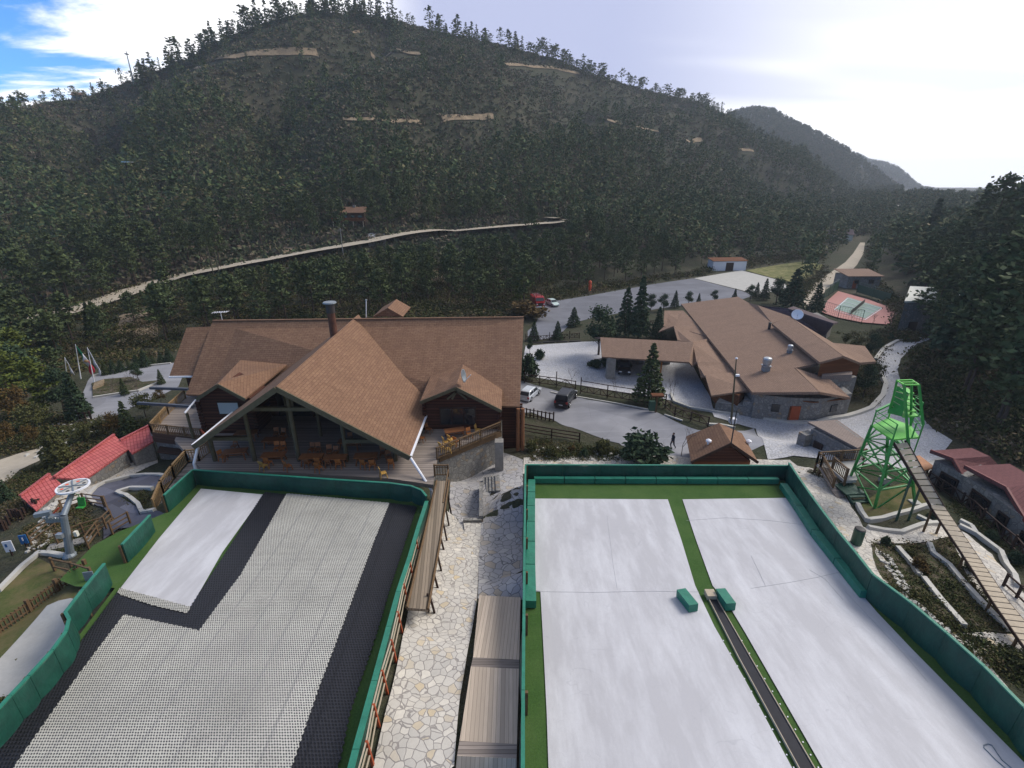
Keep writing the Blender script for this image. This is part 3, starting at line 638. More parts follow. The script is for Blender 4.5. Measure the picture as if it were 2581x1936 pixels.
# ------------------------------------------------------------------ the two matted practice slopes
def aplane(x, y): return 5.0 + (32.5 - y) * ASL
def asheet(name, px, mat, off, kind='structure', zig=None):
    P = [A(a, b) for a, b in px]
    return lattice(name, P, mat, off, kind=kind, cell=4.0, hf=aplane)
asheet('turf_ground', [(1324,1209),(1978,1211),(2015,1270),(2058,1338),(2097,1395),(2135,1445),(2180,1508),(2274,1584),(2358,1662),(2447,1749),(2542,1855),(2660,1990),(2600,2060),(1318,2060)], 'turf', .0)
asheet('turf_ground', [(497,1222),(716,1238),(985,1257),(1050,1268),(1078,1290),(1056,1360),(1030,1440),(1003,1530),(975,1640),(935,1800),(870,2050),(-120,2050),(-200,1980),(0,1886),(60,1815),(100,1770),(190,1660),(200,1600),(290,1482),(190,1478),(150,1462),(235,1375),(300,1340),(345,1322),(425,1290)], 'turf', .0)
asheet('ski_mat', [(1341,1258),(1683,1260),(1718,1365),(1752,1478),(1800,1580),(1880,1720),(1995,1936),(2040,2020),(1386,2050),(1378,1800),(1368,1600),(1362,1492),(1342,1490)], 'white_mat', .05)
asheet('ski_mat', [(1720,1260),(2003,1256),(2050,1325),(2120,1438),(2210,1545),(2300,1640),(2420,1762),(2581,1925),(2640,2000),(2120,2040),(2072,1936),(1960,1740),(1880,1600),(1835,1525),(1796,1478),(1755,1365)], 'white_mat', .05)
asheet('ski_mat', [(507,1233),(665,1248),(560,1395),(480,1535),(302,1487),(400,1360)], 'white_mat', .05)
def zigzag(px, amp, n):                        # toothed edge where the mesh rolls are cut
    P = [A(a, b) for a, b in px]; out = []
    for i in range(len(P)):
        a, b = P[i], P[(i + 1) % len(P)]; k = max(1, int((b - a).length / n)); d = (b - a); nn = Vector((-d.y, d.x, 0)).normalized()
        for j in range(k):
            p = a.lerp(b, j / k); out.append(p + nn * (amp if j % 2 else 0))
    return out
lattice('ski_mat_mesh', zigzag([(668,1243),(728,1250),(610,1450),(503,1594),(315,1556),(200,1706),(40,1936),(-60,2050),(-260,2040),(0,1886),(101,1769),(191,1642),(301,1492),(480,1537),(570,1398)], .09, .14), 'black_mesh', .085, cell=4, hf=aplane)
lattice('ski_mat_mesh', zigzag([(724,1247),(981,1271),(945,1360),(898,1486),(800,1746),(735,1936),(705,2040),(-70,2060),(40,1936),(200,1706),(314,1554),(504,1594),(610,1450)], .06, .14), 'cream_mesh', .11, cell=4, hf=aplane)
lattice('ski_mat_mesh', zigzag([(979,1270),(1050,1279),(1020,1370),(982,1486),(941,1622),(881,1798),(852,1936),(830,2050),(700,2050),(735,1936),(800,1746),(898,1486),(945,1360)], .09, .14), 'black_mesh', .085, cell=4, hf=aplane)
# fringe of white matting showing through the net at the lower edge of the small mat
lattice('ski_mat_edge', zigzag([(302,1487),(480,1535),(474,1549),(390,1530),(300,1500)], .06, .14), 'cream_mesh', .125, cell=4, hf=aplane)

# net-covered barriers: every panel and every post is a part
def barrier(label, px, h=1.35, t=.09, group='padded green barriers round the practice slopes', posts=True, pw=3.2, wires=False, rim=True, inner=1, pos_f=A, top='green_pad'):
    P = [pos_f(a, b) for a, b in px]; Q = [P[0]]; base = P[0]
    root = thing('net_barrier', tuple(P[len(P) // 2]), label, 'barrier', group)
    segs = []
    for a, b in zip(P[:-1], P[1:]):
        n = max(1, round((b - a).length / pw))
        for i in range(n): segs.append((a.lerp(b, i / n), a.lerp(b, (i + 1) / n)))
    for i, (a, b) in enumerate(segs):
        d = (b - a); L_ = d.length; d.normalize(); nn = Vector((-d.y, d.x, 0)).normalized() * inner; mb = MB(); m_ = 7; sag = random.uniform(.03, .12)
        vs = []
        for k in range(m_ + 1):
            u = k / m_; p = a.lerp(b, u) + d * (.008 if k == 0 else (-.008 if k == m_ else 0)); bow = math.sin(u * math.pi) * sag
            for z, o in ((.02, t * .35 + bow * 1.3), (h * .5, t * .5 + bow), (h - .05, t * .5), (h, 0), (h - .05, -t * .5), (.02, -t * .5)):
                vs.append(p + nn * o + Vector((0, 0, z + random.uniform(-.012, .012) - (bow * .5 if z > h * .8 else 0))))
        c = 6; fs = []
        for k in range(m_):
            for j in range(c): fs.append((k * c + j, k * c + (j + 1) % c, (k + 1) * c + (j + 1) % c, (k + 1) * c + j))
        fs += [tuple(range(c - 1, -1, -1)), tuple(range(m_ * c, (m_ + 1) * c))]
        mb.add(vs, fs); mb.build('panel', 'green_net', root)
        if rim:
            r = MB(); e = .012
            r.bar(a + Vector((0, 0, h + .03)) + d * .01, b + Vector((0, 0, h + .03)) - d * .01, t + .05, .07); r.build('top_pad', top, root)
        if posts:
            q = a - nn * (t * .5 + .09); MB().box((q.x, q.y, q.z + h * .5 - .25), (.12, .12, h + .45), math.atan2(d.y, d.x)).build('post', 'rail_wood', root)
    return root
barrier('long padded green net wall along the far end of the two big white mats', [(1324,1209),(1978,1211)], inner=-1)
barrier('padded green net wall down the left side of the big white mats beside the boardwalk', [(1324,1210),(1322,1400),(1320,1600),(1318,1800),(1317,2030)], inner=-1)
barrier('long dark green net wall curving down the right side of the big white mats', [(1978,1211),(2000,1248),(2030,1296),(2058,1338),(2097,1395),(2135,1445),(2180,1508),(2274,1584),(2358,1662),(2447,1749),(2542,1855),(2640,1965)], h=1.6, inner=-1)
barrier('padded green net wall across the far end of the honeycomb mats below the lodge deck', [(497,1222),(606,1230),(716,1238),(850,1248),(985,1257),(1040,1265),(1066,1276),(1078,1292)], inner=-1)
barrier('green padded rail wall down the right side of the honeycomb mats beside the timber ramp', [(1078,1294),(1056,1366),(1036,1440),(1008,1530),(985,1620),(950,1760),(905,1936),(880,2040)], h=1.0, t=.20, inner=-1, posts=False)
barrier('short green barrier next to the curved stair railing', [(426,1291),(495,1224)], h=1.4, inner=-1)
barrier('lone middle green barrier standing on the turf between two gaps', [(323,1418),(391,1340)], h=1.3, inner=-1)
barrier('green barrier with a bulge along the lower left edge of the honeycomb mats', [(0,1890),(60,1818),(104,1767),(160,1700),(193,1650),(200,1618),(190,1600),(232,1540),(283,1473)], h=1.45, inner=-1)
# low pads in front of the walls of the big slope
def pad(label, px, w=.5, h=.45, seg=2.4, off=0, name='bench_pad'):
    P = [A(a, b) for a, b in px]; root = thing(name, tuple(P[0]), label, 'padding', 'low green pads lying at the foot of the barriers')
    for a, b in zip(P[:-1], P[1:]):
        n = max(1, round((b - a).length / seg)); d = (b - a).normalized()
        for i in range(n):
            p, q = a.lerp(b, i / n) + d * .03, a.lerp(b, (i + 1) / n) - d * .03
            z = Vector((0, 0, h / 2 + .06)); MB().bar(p + z, q + z, w, h).build('cushion', 'green_pad', root)
    return root
pad('row of low green pads down the left edge of the big left mat', [(1340,1222),(1338,1330),(1337,1440),(1338,1535)], .55)
pad('row of low dark green pads along the far turf strip', [(1345,1217),(1960,1219)], .35)
pad('row of low green pads down the right edge of the right mat', [(1972,1232),(2012,1290),(2052,1352),(2110,1425),(2178,1510)], .5)
for lab, x0, y0, x1, y1 in (('small green foam block left of the belt head', 1716, 1493, 1748, 1533), ('small green foam block right of the belt head', 1815, 1492, 1842, 1530)):
    a, b = A(x0, y0, .3), A(x1, y1, .3); r = thing('foam_block', tuple((a + b) / 2 - Vector((0, 0, .25))), lab, 'block', 'foam blocks by the belt'); MB().bar(a, b, .52, .45).build('foam_body', 'green_pad', r)
# seams, scratches and a leaf on the white mats
for pts, w in (([(1343,1491),(1500,1493),(1640,1490),(1762,1492)], .03), ([(1893,1483),(1990,1468),(2060,1455),(2121,1441)], .035), ([(1893,1400),(1905,1425),(1918,1452),(1930,1478)], .03), ([(1730,1312),(1830,1305),(1940,1312),(2020,1322)], .022), ([(2130,1490),(2210,1575),(2280,1650),(2340,1720)], .02), ([(2040,1436),(2080,1460),(2125,1512)], .02), ([(1530,1300),(1545,1420),(1556,1485)], .012)):
    mb = MB(); P = [A(a, b, .058) for a, b in pts]
    for a, b in zip(P[:-1], P[1:]): mb.bar(a, b, w * .6, .006)
    mb.build('mat_seam', 'seam_grey')['kind'] = 'structure'
# moving carpet up the middle
r = thing('conveyor_belt', tuple(A(1790, 1500)), 'black moving carpet belt with pale edge rails between the two big white mats', 'conveyor')
Lp = [A(1782,1506), A(1860,1660), A(2010,1936), A(2060,2030)]; Rp = [A(1801,1504), A(1890,1660), A(2049,1936), A(2102,2030)]
mb = MB(); mb.slab([p + Vector((0, 0, .09)) for p in Lp] + [p + Vector((0, 0, .09)) for p in reversed(Rp)], .06); mb.build('belt', 'rubber_black', r)
for Q in (Lp, Rp):
    mb = MB()
    for a, b in zip(Q[:-1], Q[1:]): mb.bar(a + Vector((0, 0, .08)), b + Vector((0, 0, .08)), .035, .12)
    mb.build('edge_rail', 'pale_wood', r)
a, b = A(1779, 1499, .2), A(1802, 1499, .2); MB().bar(a, b, .5, .3).build('end_plate', 'pale_wood', r)
# white studs in the turf strip
for k in range(14):
    for (x0, y0, x1, y1) in ((1770,1520,2000,1936), (1812,1520,2062,1936)):
        p = A(x0 + (x1 - x0) * k / 13, y0 + (y1 - y0) * k / 13); 
        if k > 2: tag(MB().box((p.x, p.y, p.z + .03), (.045, .045, .03)).build('turf_peg', 'white_paint'), 'white turf peg %s from the belt head in the row %s of the belt' % (('first','second','third','fourth','fifth','sixth','seventh','eighth','ninth','tenth','eleventh')[k - 3], 'left' if x0 < 1800 else 'right'), 'peg', 'white pegs in the turf beside the belt')
# loose cable lying on the right mat
P = [A(a, b, .07) for a, b in [(2545,1945),(2510,1915),(2492,1896),(2480,1885),(2480,1878),(2490,1875),(2500,1878),(2508,1890),(2525,1915),(2560,1945)]]
tag(MB().path(P, .02, 5).build('cable', 'grey_steel'), 'thin grey cable looped on the lower right corner of the white mat', 'cable')

# rail fence outside the left slope
r = thing('wire_fence', tuple(A(1040, 1460)), 'reddish post and rail fence between the honeycomb slope and the stone path', 'fence')
pb = [(1080,1300),(1067,1345),(1057,1399),(1042,1459),(1027,1514),(1013,1586),(998,1659),(976,1738),(956,1825),(940,1920),(915,2020)]
P = [A(a, b, -.1) for a, b in pb]; lean = Vector((-.12, 0, 0))
for p in P: MB().bar(p + Vector((0, 0, -.4)), p + Vector((0, 0, 1.15)) + lean, .10).build('post', 'red_door', r)
for hz in (.45, .85, 1.12):
    mb = MB(); 
    for a, b in zip(P[:-1], P[1:]): mb.bar(a + Vector((0, 0, hz)) + lean * hz, b + Vector((0, 0, hz)) + lean * hz, .05)
    mb.build('rail', 'pale_wood', r)
# ------------------------------------------------------------------ the big log lodge
DZ = 5.2                                               # deck level
up = Vector((0, 0, 1))
lodge = thing('lodge', tuple(PZ(700, 1100, 1.5)), 'large log lodge with brown shingle roof and wide open gable over its dining deck', 'lodge')
RL, RR = PZ(536, 809, 12.7), PZ(1320, 800, 12.6); ER, EL = PZ(1310, 1025, 6.65), PZ(468, 994, 6.65)
mb = MB(); mb.slab([EL, ER, RR, RL], .28); main_roof = mb.build('roof', 'brown_shingle', lodge)
bk = Vector((0, 9, -4.3)); MB().slab([RL + Vector((0, .05, 0)), RR + Vector((0, .05, 0)), RR + bk, RL + bk], .28).build('roof', 'brown_shingle', lodge)
MB().bar(RL + up * .03, RR + up * .03, .3, .12).build('ridge_cap', 'brown_shingle', lodge)
# big asymmetric gable
GF = PZ(696, 974, 12.75); tl = PZ(487, 1121, 7.7); tr = PZ(1033, 1149, 6.65)
GB = Vector((GF.x - .2, 57.2, 12.72)); tlb = Vector((tl.x, 46, tl.z)); trb = Vector((tr.x + .1, 44.7, tr.z)); 
MB().slab([tr, Vector((tr.x + .1, 44.9, tr.z)), GB, GF], .26).build('gable_roof', 'brown_shingle', lodge)
MB().slab([tl, GF, GB, Vector((tl.x, 47.0, tl.z))], .26).build('gable_roof', 'brown_shingle', lodge)
for a, b in ((tl, GF), (GF, tr)):
    MB().bar(a + Vector((0, -.06, -.2)), b + Vector((0, -.06, -.2)), .12, .42).build('barge_board', 'green_post', lodge)
MB().bar(tr + Vector((.08, 0, -.05)), Vector((tr.x + .15, 44.6, tr.z - .05)), .16, .14).build('gutter', 'white_paint', lodge)
MB().bar(tl + Vector((-.1, 0, -.05)), Vector((tl.x - .1, 41, tl.z - .05)), .14, .12).build('gutter', 'white_paint', lodge)
def Zof(x): return GF.z + (tr.z - GF.z) * (x - GF.x) / (tr.x - GF.x) if x > GF.x else GF.z + (tl.z - GF.z) * (x - GF.x) / (tl.x - GF.x)
pst = [PY(546, 1174, 36.6), PY(640, 1150, 36.6), PY(752, 1150, 36.6), PY(873, 1150, 36.6), PY(997, 1160, 36.6)]
for p in pst: MB().tube((p.x, 36.6, DZ), (p.x, 36.6, Zof(p.x) - .5), .19, .16, 10).build('post', 'green_post', lodge)
def tb(z, x0, x1, y=36.6, r=.16): MB().bar((x0, y, z), (x1, y, z), r * 2).build('tie_beam', 'green_post', lodge)
tb(10.05, pst[1].x + .1, GF.x + (10.05 + .75 - GF.z) / (tr.z - GF.z) * (tr.x - GF.x)); tb(7.35, pst[0].x - .2, pst[1].x); tb(7.1, pst[3].x, pst[4].x + .3)
MB().tube((GF.x, 36.75, 10.1), (GF.x, 36.75, 12.2), .13).build('king_post', 'green_post', lodge)
for x in (-20.5, -17.8, -13.5): MB().tube((x, 41, DZ), (x, 41, Zof(x) - .6), .17, .15).build('post', 'green_post', lodge)
# body under the roof
XL, XR, YB = -31.2, .45, 45.4
WB = MB().prism([(XL, YB), (XR, YB), (XR, 62), (XL, 62)], .8, 7.0); WB.build('wall', 'log_wall', lodge)
MB().add([(XR, YB + .3, 6.9), (XR, 62, 6.9), (XR, 57, 12.1)], [(0, 1, 2)]).add([(XR - .3, YB + .3, 6.9), (XR - .3, 62, 6.9), (XR - .3, 57, 12.1)], [(2, 1, 0)]).build('gable_wall', 'log_wall', lodge)
pz = lambda x: Zof(x) - .55
WX = [-23.5, GF.x, -10.6]; vv = [(WX[0], YB - .1, DZ), (WX[2], YB - .1, DZ), (WX[2], YB - .1, pz(WX[2])), (WX[1], YB - .1, pz(WX[1])), (WX[0], YB - .1, pz(WX[0]))]
MB().slab([Vector(q) for q in vv], .1, down=Vector((0, .09, 0))).build('window_wall', 'dark_glass', lodge)
for x in (-22.6, -20, -17.5, -15, -12.4): MB().bar((x, YB - .2, DZ), (x, YB - .2, pz(x)), .16).build('mullion', 'dark_wood', lodge)
# corner log ends on the right side
for x, y in ((XR + .1, YB - .1),):
    mb = MB()
    for k in range(19): mb.tube((x - .2, y - .25, 1.2 + k * .3), (x + .5, y - .25, 1.2 + k * .3), .13, .13, 7)
    mb.build('log_ends', 'log_wall', lodge)
for dx in (0.15, .62): MB().tube((XR + dx, YB - 1.1, h1(XR + dx, YB - 1.1)), (XR + dx, YB - 1.1, 6.5), .2, .18, 9).build('corner_post', 'corner_wood', lodge)
# dormers
def dormer(pk, l, r, bkpx, yf, wl, wr, label, win, glass, zb=DZ):
    P = PY(*pk, yf - .7); Lp_, Rp_ = PY(*l, yf - .7), PY(*r, yf - .7); B = PP(*bkpx, EL, ER, RR)
    def onroof(x, z):  # where the level line at height z, x meets the main roof
        a, b, c = EL, ER, RR; n = (b - a).cross(c - a); return a.y + (-(n.x * (x - a.x)) - n.z * (z - a.z)) / n.y
    Lb = Vector((Lp_.x, min(onroof(Lp_.x, Lp_.z) + .3, 50), Lp_.z)); Rb = Vector((Rp_.x, min(onroof(Rp_.x, Rp_.z) + .3, 50), Rp_.z)); zb_ = P.z * .45 + B.z * .55; Bb = Vector((B.x, onroof(B.x, zb_) + .25, zb_))
    MB().slab([Lp_, P, Bb, Lb], .2).build('dormer_roof', 'brown_shingle', lodge); MB().slab([P, Rp_, Rb, Bb], .2).build('dormer_roof', 'brown_shingle', lodge)
    for a, b in ((Lp_, P), (P, Rp_)): MB().bar(a + Vector((0, -.05, -.15)), b + Vector((0, -.05, -.15)), .1, .3).build('barge_board', 'green_post', lodge)
    def zr(x): return (Lp_.z + (P.z - Lp_.z) * (x - Lp_.x) / (P.x - Lp_.x) if x < P.x else P.z + (Rp_.z - P.z) * (x - P.x) / (Rp_.x - P.x)) - .3
    pts = [(wl, yf, zb), (wr, yf, zb), (wr, yf, zr(wr)), (P.x, yf, zr(P.x)), (wl, yf, zr(wl))]
    mb = MB(); v = pts + [(a, 44.6, c) for a, b, c in pts]; mb.add(v, [(0, 1, 2, 3, 4), (9, 8, 7, 6, 5)] + [(i, 5 + i, 5 + (i + 1) % 5, (i + 1) % 5) for i in range(5)]); w = mb.build('dormer_wall', 'log_wall', lodge)
    x0, x1, z0, z1 = win; wnd = MB().box(((x0 + x1) / 2, yf - .05, (z0 + z1) / 2), (x1 - x0, .14, z1 - z0)).build('window', 'dark_wood', lodge)
    k = 3 if glass == 'dark_glass' else 1
    for i in range(k):
        a, b = x0 + .12 + (x1 - x0 - .12) * i / k, x0 + (x1 - x0 - .12) * (i + 1) / k; MB().box(((a + b) / 2, yf - .14, (z0 + z1) / 2), (b - a, .05, z1 - z0 - .24)).build('pane', glass if i != 1 else 'pale_glass' if False else glass, wnd)
    for xx, s_ in ((wl, -1), (wr, 1)):
        mb = MB(); n = int((zr(xx) - zb) / .3)
        for j in range(n): mb.tube((xx - .05 * s_, yf - .14, zb + .16 + j * .3), (xx + .28 * s_, yf - .14, zb + .16 + j * .3), .152, .152, 7)
        mb.build('log_ends', 'log_wall', lodge)
    return P
yR = 42.4; wa, wb_ = PY(1075, 1060, yR).x, PY(1256, 1060, yR).x; q1, q2 = PY(1107, 1026, yR), PY(1201, 1070, yR)
dR = dormer((1149, 975), (1059, 1011), (1264, 1033), (1165, 942), yR, wa, wb_, '', (q1.x, q2.x, q2.z, q1.z), 'dark_glass')
yL = 41.6; wa, wb_ = PY(510, 1040, yL).x, PY(640, 1040, yL).x; q1, q2 = PY(546, 1011, yL), PY(610, 1044, yL)
dL = dormer((549, 967), (494, 1003), (618, 1004), (591, 942), yL, wa, wb_, '', (q1.x, q2.x, q2.z, q1.z), 'pale_glass')
# truss pieces in the right dormer's peak
for a, b in ((-.9, .9), (-.45, .45)):
    MB().bar((dR.x + a, yR - .3, dR.z - 1.4), (dR.x + b * .15, yR - .3, dR.z - .5), .16).build('truss_brace', 'green_post', lodge)
MB().bar((dR.x + .9, yR - .3, dR.z - 1.4), (dR.x - .1, yR - .3, dR.z - .5), .16).build('truss_brace', 'green_post', lodge)
# lower roof on the left
a, b, c, d = PZ(470, 826, 12.2), PZ(427, 947, 8.0), PZ(500, 946, 8.0), PZ(560, 822, 12.2)
MB().slab([b, c, d, a], .25).build('side_roof', 'brown_shingle', lodge); MB().bar(b + Vector((0, -.1, -.1)), c + Vector((0, -.1, -.1)), .16, .14).build('gutter', 'white_paint', lodge)
MB().prism([(b.x + 1, b.y + 1), (XL + .5, b.y + 1), (XL + .5, b.y + 11), (b.x + 1, b.y + 11)], 0, 8.0).build('wall', 'log_wall', lodge)
# little gable peeping over the ridge
p0, p1, p2 = PY(977, 776, 60), PY(940, 798, 60), PY(1016, 798, 60)
MB().slab([p1, p0, p0 + Vector((0, 5, 0)), p1 + Vector((0, 5, 0))], .2).build('rear_roof', 'brown_shingle', lodge); MB().slab([p0, p2, p2 + Vector((0, 5, 0)), p0 + Vector((0, 5, 0))], .2).build('rear_roof', 'brown_shingle', lodge)
MB().add([p1 + Vector((.3, .05, 0)), p2 + Vector((-.3, .05, 0)), p0 - up * .15 + Vector((0, .05, 0))], [(0, 1, 2)]).build('rear_gable', 'brown_shingle', lodge)
# chimney pipe
ub = min((abs((GF.lerp(GB, k / 200) - Vector((0, 0, CZ))).dot(Vector((1, 0, 0))) / ((GF.lerp(GB, k / 200) - Vector((0, 0, CZ))).dot(Vector((0, cp, -sp)))) - (852 - 1290.5) / FPX), k) for k in range(201))[1] / 200
cb = GF.lerp(GB, ub) + Vector((-.55, .3, -.3)); ch = MB().tube(cb - up * .8, cb + up * 3.2, .40, .37, 16).build('chimney', 'rust_pipe', lodge, smooth=False)
MB().tube(cb + up * 2.3, cb + up * 3.22, .43, .43, 16).build('chimney_collar', 'dark_pipe', ch); MB().lathe(tuple(cb + up * 3.3), [(.68, 0), (.64, .12), (.1, .2)], 18).build('chimney_cap', 'grey_steel', ch)
# down pipes
for a, b, c in ((PY(1035, 1152, 34.9), PY(1087, 1235, 33.0), 0), (PY(498, 1124, 35.3), PY(489, 1168, 34.6), 0)):
    q = MB().path([a - up * .1, b, b - up * .7], .11, 8).build('downspout', 'white_paint', lodge)
# decks
def deck(name, px, mat, par, z=DZ, t=.35):
    P = [PZ(a, b, z) for a, b in px]; return MB().slab(P, t).build(name, mat, par)
d1 = deck('deck', [(500,1185),(700,1190),(980,1206),(1092,1222),(1096,1178),(1103,1150),(1262,1082),(1262,1010),(480,1010),(440,1110),(505,1180)], 'deck_boards', lodge)
d2 = deck('deck', [(378,1090),(512,1106),(520,1110),(560,1010),(480,990),(455,990)], 'deck_boards', lodge, DZ + .02)
# stone basement under the left deck and the pillar under the right one
pa, pb_ = PZ(386, 1094, DZ - .4), PZ(520, 1110, DZ - .4)
MB().prism([(pa.x, pa.y), (pb_.x, pb_.y), (pb_.x + 1, pb_.y + 9), (pa.x, pa.y + 9)], 0, DZ - .4).build('stone_basement', 'rubble_stone', lodge)
MB().slab([PZ(383, 1093, DZ + .04), PZ(516, 1109, DZ + .04), PZ(516, 1106, DZ + .04) + Vector((0, .5, 0)), PZ(383, 1090, DZ + .04) + Vector((0, .5, 0))], .8, down=Vector((0, 0, -.9))).build('fascia', 'fascia_brown', lodge)
q = PZ(400, 1136, 3.2); q2 = PZ(474, 1145, 3.2); MB().slab([q + Vector((0, -.3, 0)), q2 + Vector((0, -.3, 0)), q2 + Vector((0, .6, .5)), q + Vector((0, .6, .5))], .15).build('awning', 'fascia_brown', lodge)
for px, y0 in ((1258, 1120), (1246, 1100)):
    p = PZ(px, y0, 4.4); MB().box((p.x, p.y, 2.2), (.8, .8, 5.2)).build('stone_pillar', 'stone_column', lodge)
MB().bar(PZ(1105, 1157, DZ - .35), PZ(1262, 1092, DZ - .35), .3, .55).build('fascia', 'rail_wood', lodge)
MB().prism([(-11.2, 38.3), (-7.8, 36.0), (-1.0, 42.5), (-1.0, 45.2), (-12, 45.2)], 0, DZ - .4).build('under_deck_wall', 'rubble_stone', lodge)
MB().prism([(-22.5, 35.2), (-9.2, 34.4), (-9.2, 38), (-22.5, 38)], 1, DZ - .38).build('under_deck_wall', 'rubble_stone', lodge)
# railings
def railing(pts, h=1.0, mat='rail_wood', gap=.2, label='', group='railings of the lodge deck', parent=None, bw=.045, posts=True, cat='railing'):
    root = thing('railing', tuple(pts[0]), label, cat, group)
    t = MB(); b = MB(); low = MB(); 
    for p, q in zip(pts[:-1], pts[1:]):
        t.bar(p + up * h, q + up * h, .14, .08); low.bar(p + up * .12, q + up * .12, .07, .07); low.bar(p + up * (h * .8), q + up * (h * .8), .05, .05)
        n = max(2, int((q - p).length / gap))
        for i in range(1, n): c = p.lerp(q, i / n); b.bar(c + up * .12, c + up * h, bw, bw)
        m_ = max(1, round((q - p).length / 2.2))
        if posts:
            for i in range(m_ + 1): c = p.lerp(q, i / m_); MB().box(tuple(c + up * (h / 2 + .03)), (.13, .13, h + .1)).build('post', mat, root)
    t.build('handrail', mat, root); low.build('bottom_rail', mat, root); b.build('balusters', mat, root); return root
railing([PZ(383, 1092, DZ), PZ(512, 1107, DZ)], label='brown balustrade along the front of the left deck above the stone basement', mat='rail_wood')
railing([PZ(383, 1092, DZ), PZ(425, 1045, DZ), PZ(468, 1005, DZ)], label='balustrade running back along the outer left edge of the deck', mat='gold_wood')
railing([PZ(512, 1107, DZ), PZ(524, 1120, DZ)], label='short balustrade return where the left deck meets the big gable', mat='red_door')
railing([PZ(1102, 1158, DZ), PZ(1262, 1090, DZ)], label='slanting balustrade along the right deck under the satellite dish gable', mat='rail_wood', h=1.1)
railing([PZ(1096, 1200, DZ), PZ(1130, 1200, DZ - .0)], label='short end railing at the top of the timber ramp', mat='rail_wood')
# stair with curved railing at the left
st = [PZ(530, 1142, DZ), PZ(503, 1163, DZ - .05), PZ(474, 1166, DZ - .1), PZ(440, 1205, 4.9), PZ(412, 1245, 4.7), PZ(394, 1292, 4.55)]
railing(st, label='golden wooden stair railing curving down from the deck past the slate walk', mat='gold_wood', h=1.15, gap=.2)
sd_ = [p for p in st[1:]]; stair = thing('stair', tuple(st[3]), 'pale stepped boardwalk running down inside the curved golden railing', 'stairs')
mb = MB()
for p, q in zip(sd_[:-1], sd_[1:]):
    n = max(1, int((q - p).length / .34))
    for i in range(n):
        c = p.lerp(q, (i + .5) / n); mb.box((c.x + .95, c.y, c.z - .06 - .03 * (i % 2)), (1.7, .40, .12), .15)
mb.build('treads', 'deck_boards', stair)
# pergola beams on the left deck
pg = thing('pergola', tuple(PZ(478, 1068, DZ)), 'two dark steel shade beams reaching out over the left deck', 'pergola')
p = PY(478, 1068, 40.5); MB().tube((p.x, p.y, DZ), (p.x, p.y, 7.8), .12, .12).build('post', 'green_post', pg)
a, b = PY(347, 1016, 41), PY(488, 1025, 40.3); MB().bar(a, b, .22, .22).build('beam', 'navy_beam', pg)
a, b = PY(378, 978, 44), PY(474, 981, 44); MB().bar(a, b, .22, .22).build('beam', 'navy_beam', pg)
a, b = PY(497, 1003, 41), PY(466, 1041, 39.6); MB().tube(a, b, .06, .09).build('gutter_pipe', 'white_paint', pg)
# dish and antennas on the roof
def dish(name, c, r, az, el, label, mat, group=None):
    t = thing(name, tuple(c - up * r * 1.1), label, 'satellite dish', group); d = Vector((math.sin(az) * math.cos(el), math.cos(az) * math.cos(el), math.sin(el)))
    mb = MB(); _, _, dd, x, y = mb.frame(c, c + d); vs = []; fs = []; n = 18
    for k, (rr0, zz0) in enumerate(((.02, -.16), (.5, -.10), (.85, -.03), (1, .02), (1, -.01), (.85, -.06), (.5, -.13), (.02, -.19))):
        for i in range(n): t_ = 6.2832 * i / n; vs.append(c + (x * math.cos(t_) + y * math.sin(t_)) * rr0 * r + dd * zz0 * r * 1.6)
    for k in range(7):
        for i in range(n): fs.append((k * n + i, k * n + (i + 1) % n, (k + 1) * n + (i + 1) % n, (k + 1) * n + i))
    mb.add(vs, fs).build('reflector', mat, t, smooth=True)
    MB().tube(c - dd * .1 - y * r * .9, c + dd * r * 1.1, .03, .03).build('feed_arm', 'white_paint', t); MB().tube(c - dd * .2, c - up * r * 1.1, .05, .05).build('mast', 'grey_steel', t)
c = PY(1169, 947, 42.5); dish('satellite_dish', c, .62, R(100), R(12), 'dark satellite dish on the right dormer of the big lodge', 'grey_steel')
t = thing('mast', (PY(923, 796, 58)), 'thin pale mast standing behind the lodge ridge', 'mast'); q = PY(923, 756, 58); MB().tube(PY(923, 800, 58), q, .05, .05).build('pole', 'white_paint', t); MB().box(tuple(q), (.2, .2, .1)).build('cap', 'steel', t)
q = PY(560, 806, 57.5); t = thing('tv_antenna', q, 'small white television antenna on the left end of the lodge ridge', 'antenna'); MB().tube(q - up * .2, q + up * 1.0, .03, .03).build('pole', 'white_paint', t)
mb = MB(); mb.bar(q + Vector((-.9, 0, .9)), q + Vector((.9, 0, 1.0)), .05)
for k in range(-3, 4): mb.bar(q + Vector((k * .28, -.4, .93 + k * .015)), q + Vector((k * .28, .4, .93 + k * .015)), .035)
mb.build('elements', 'white_paint', t)

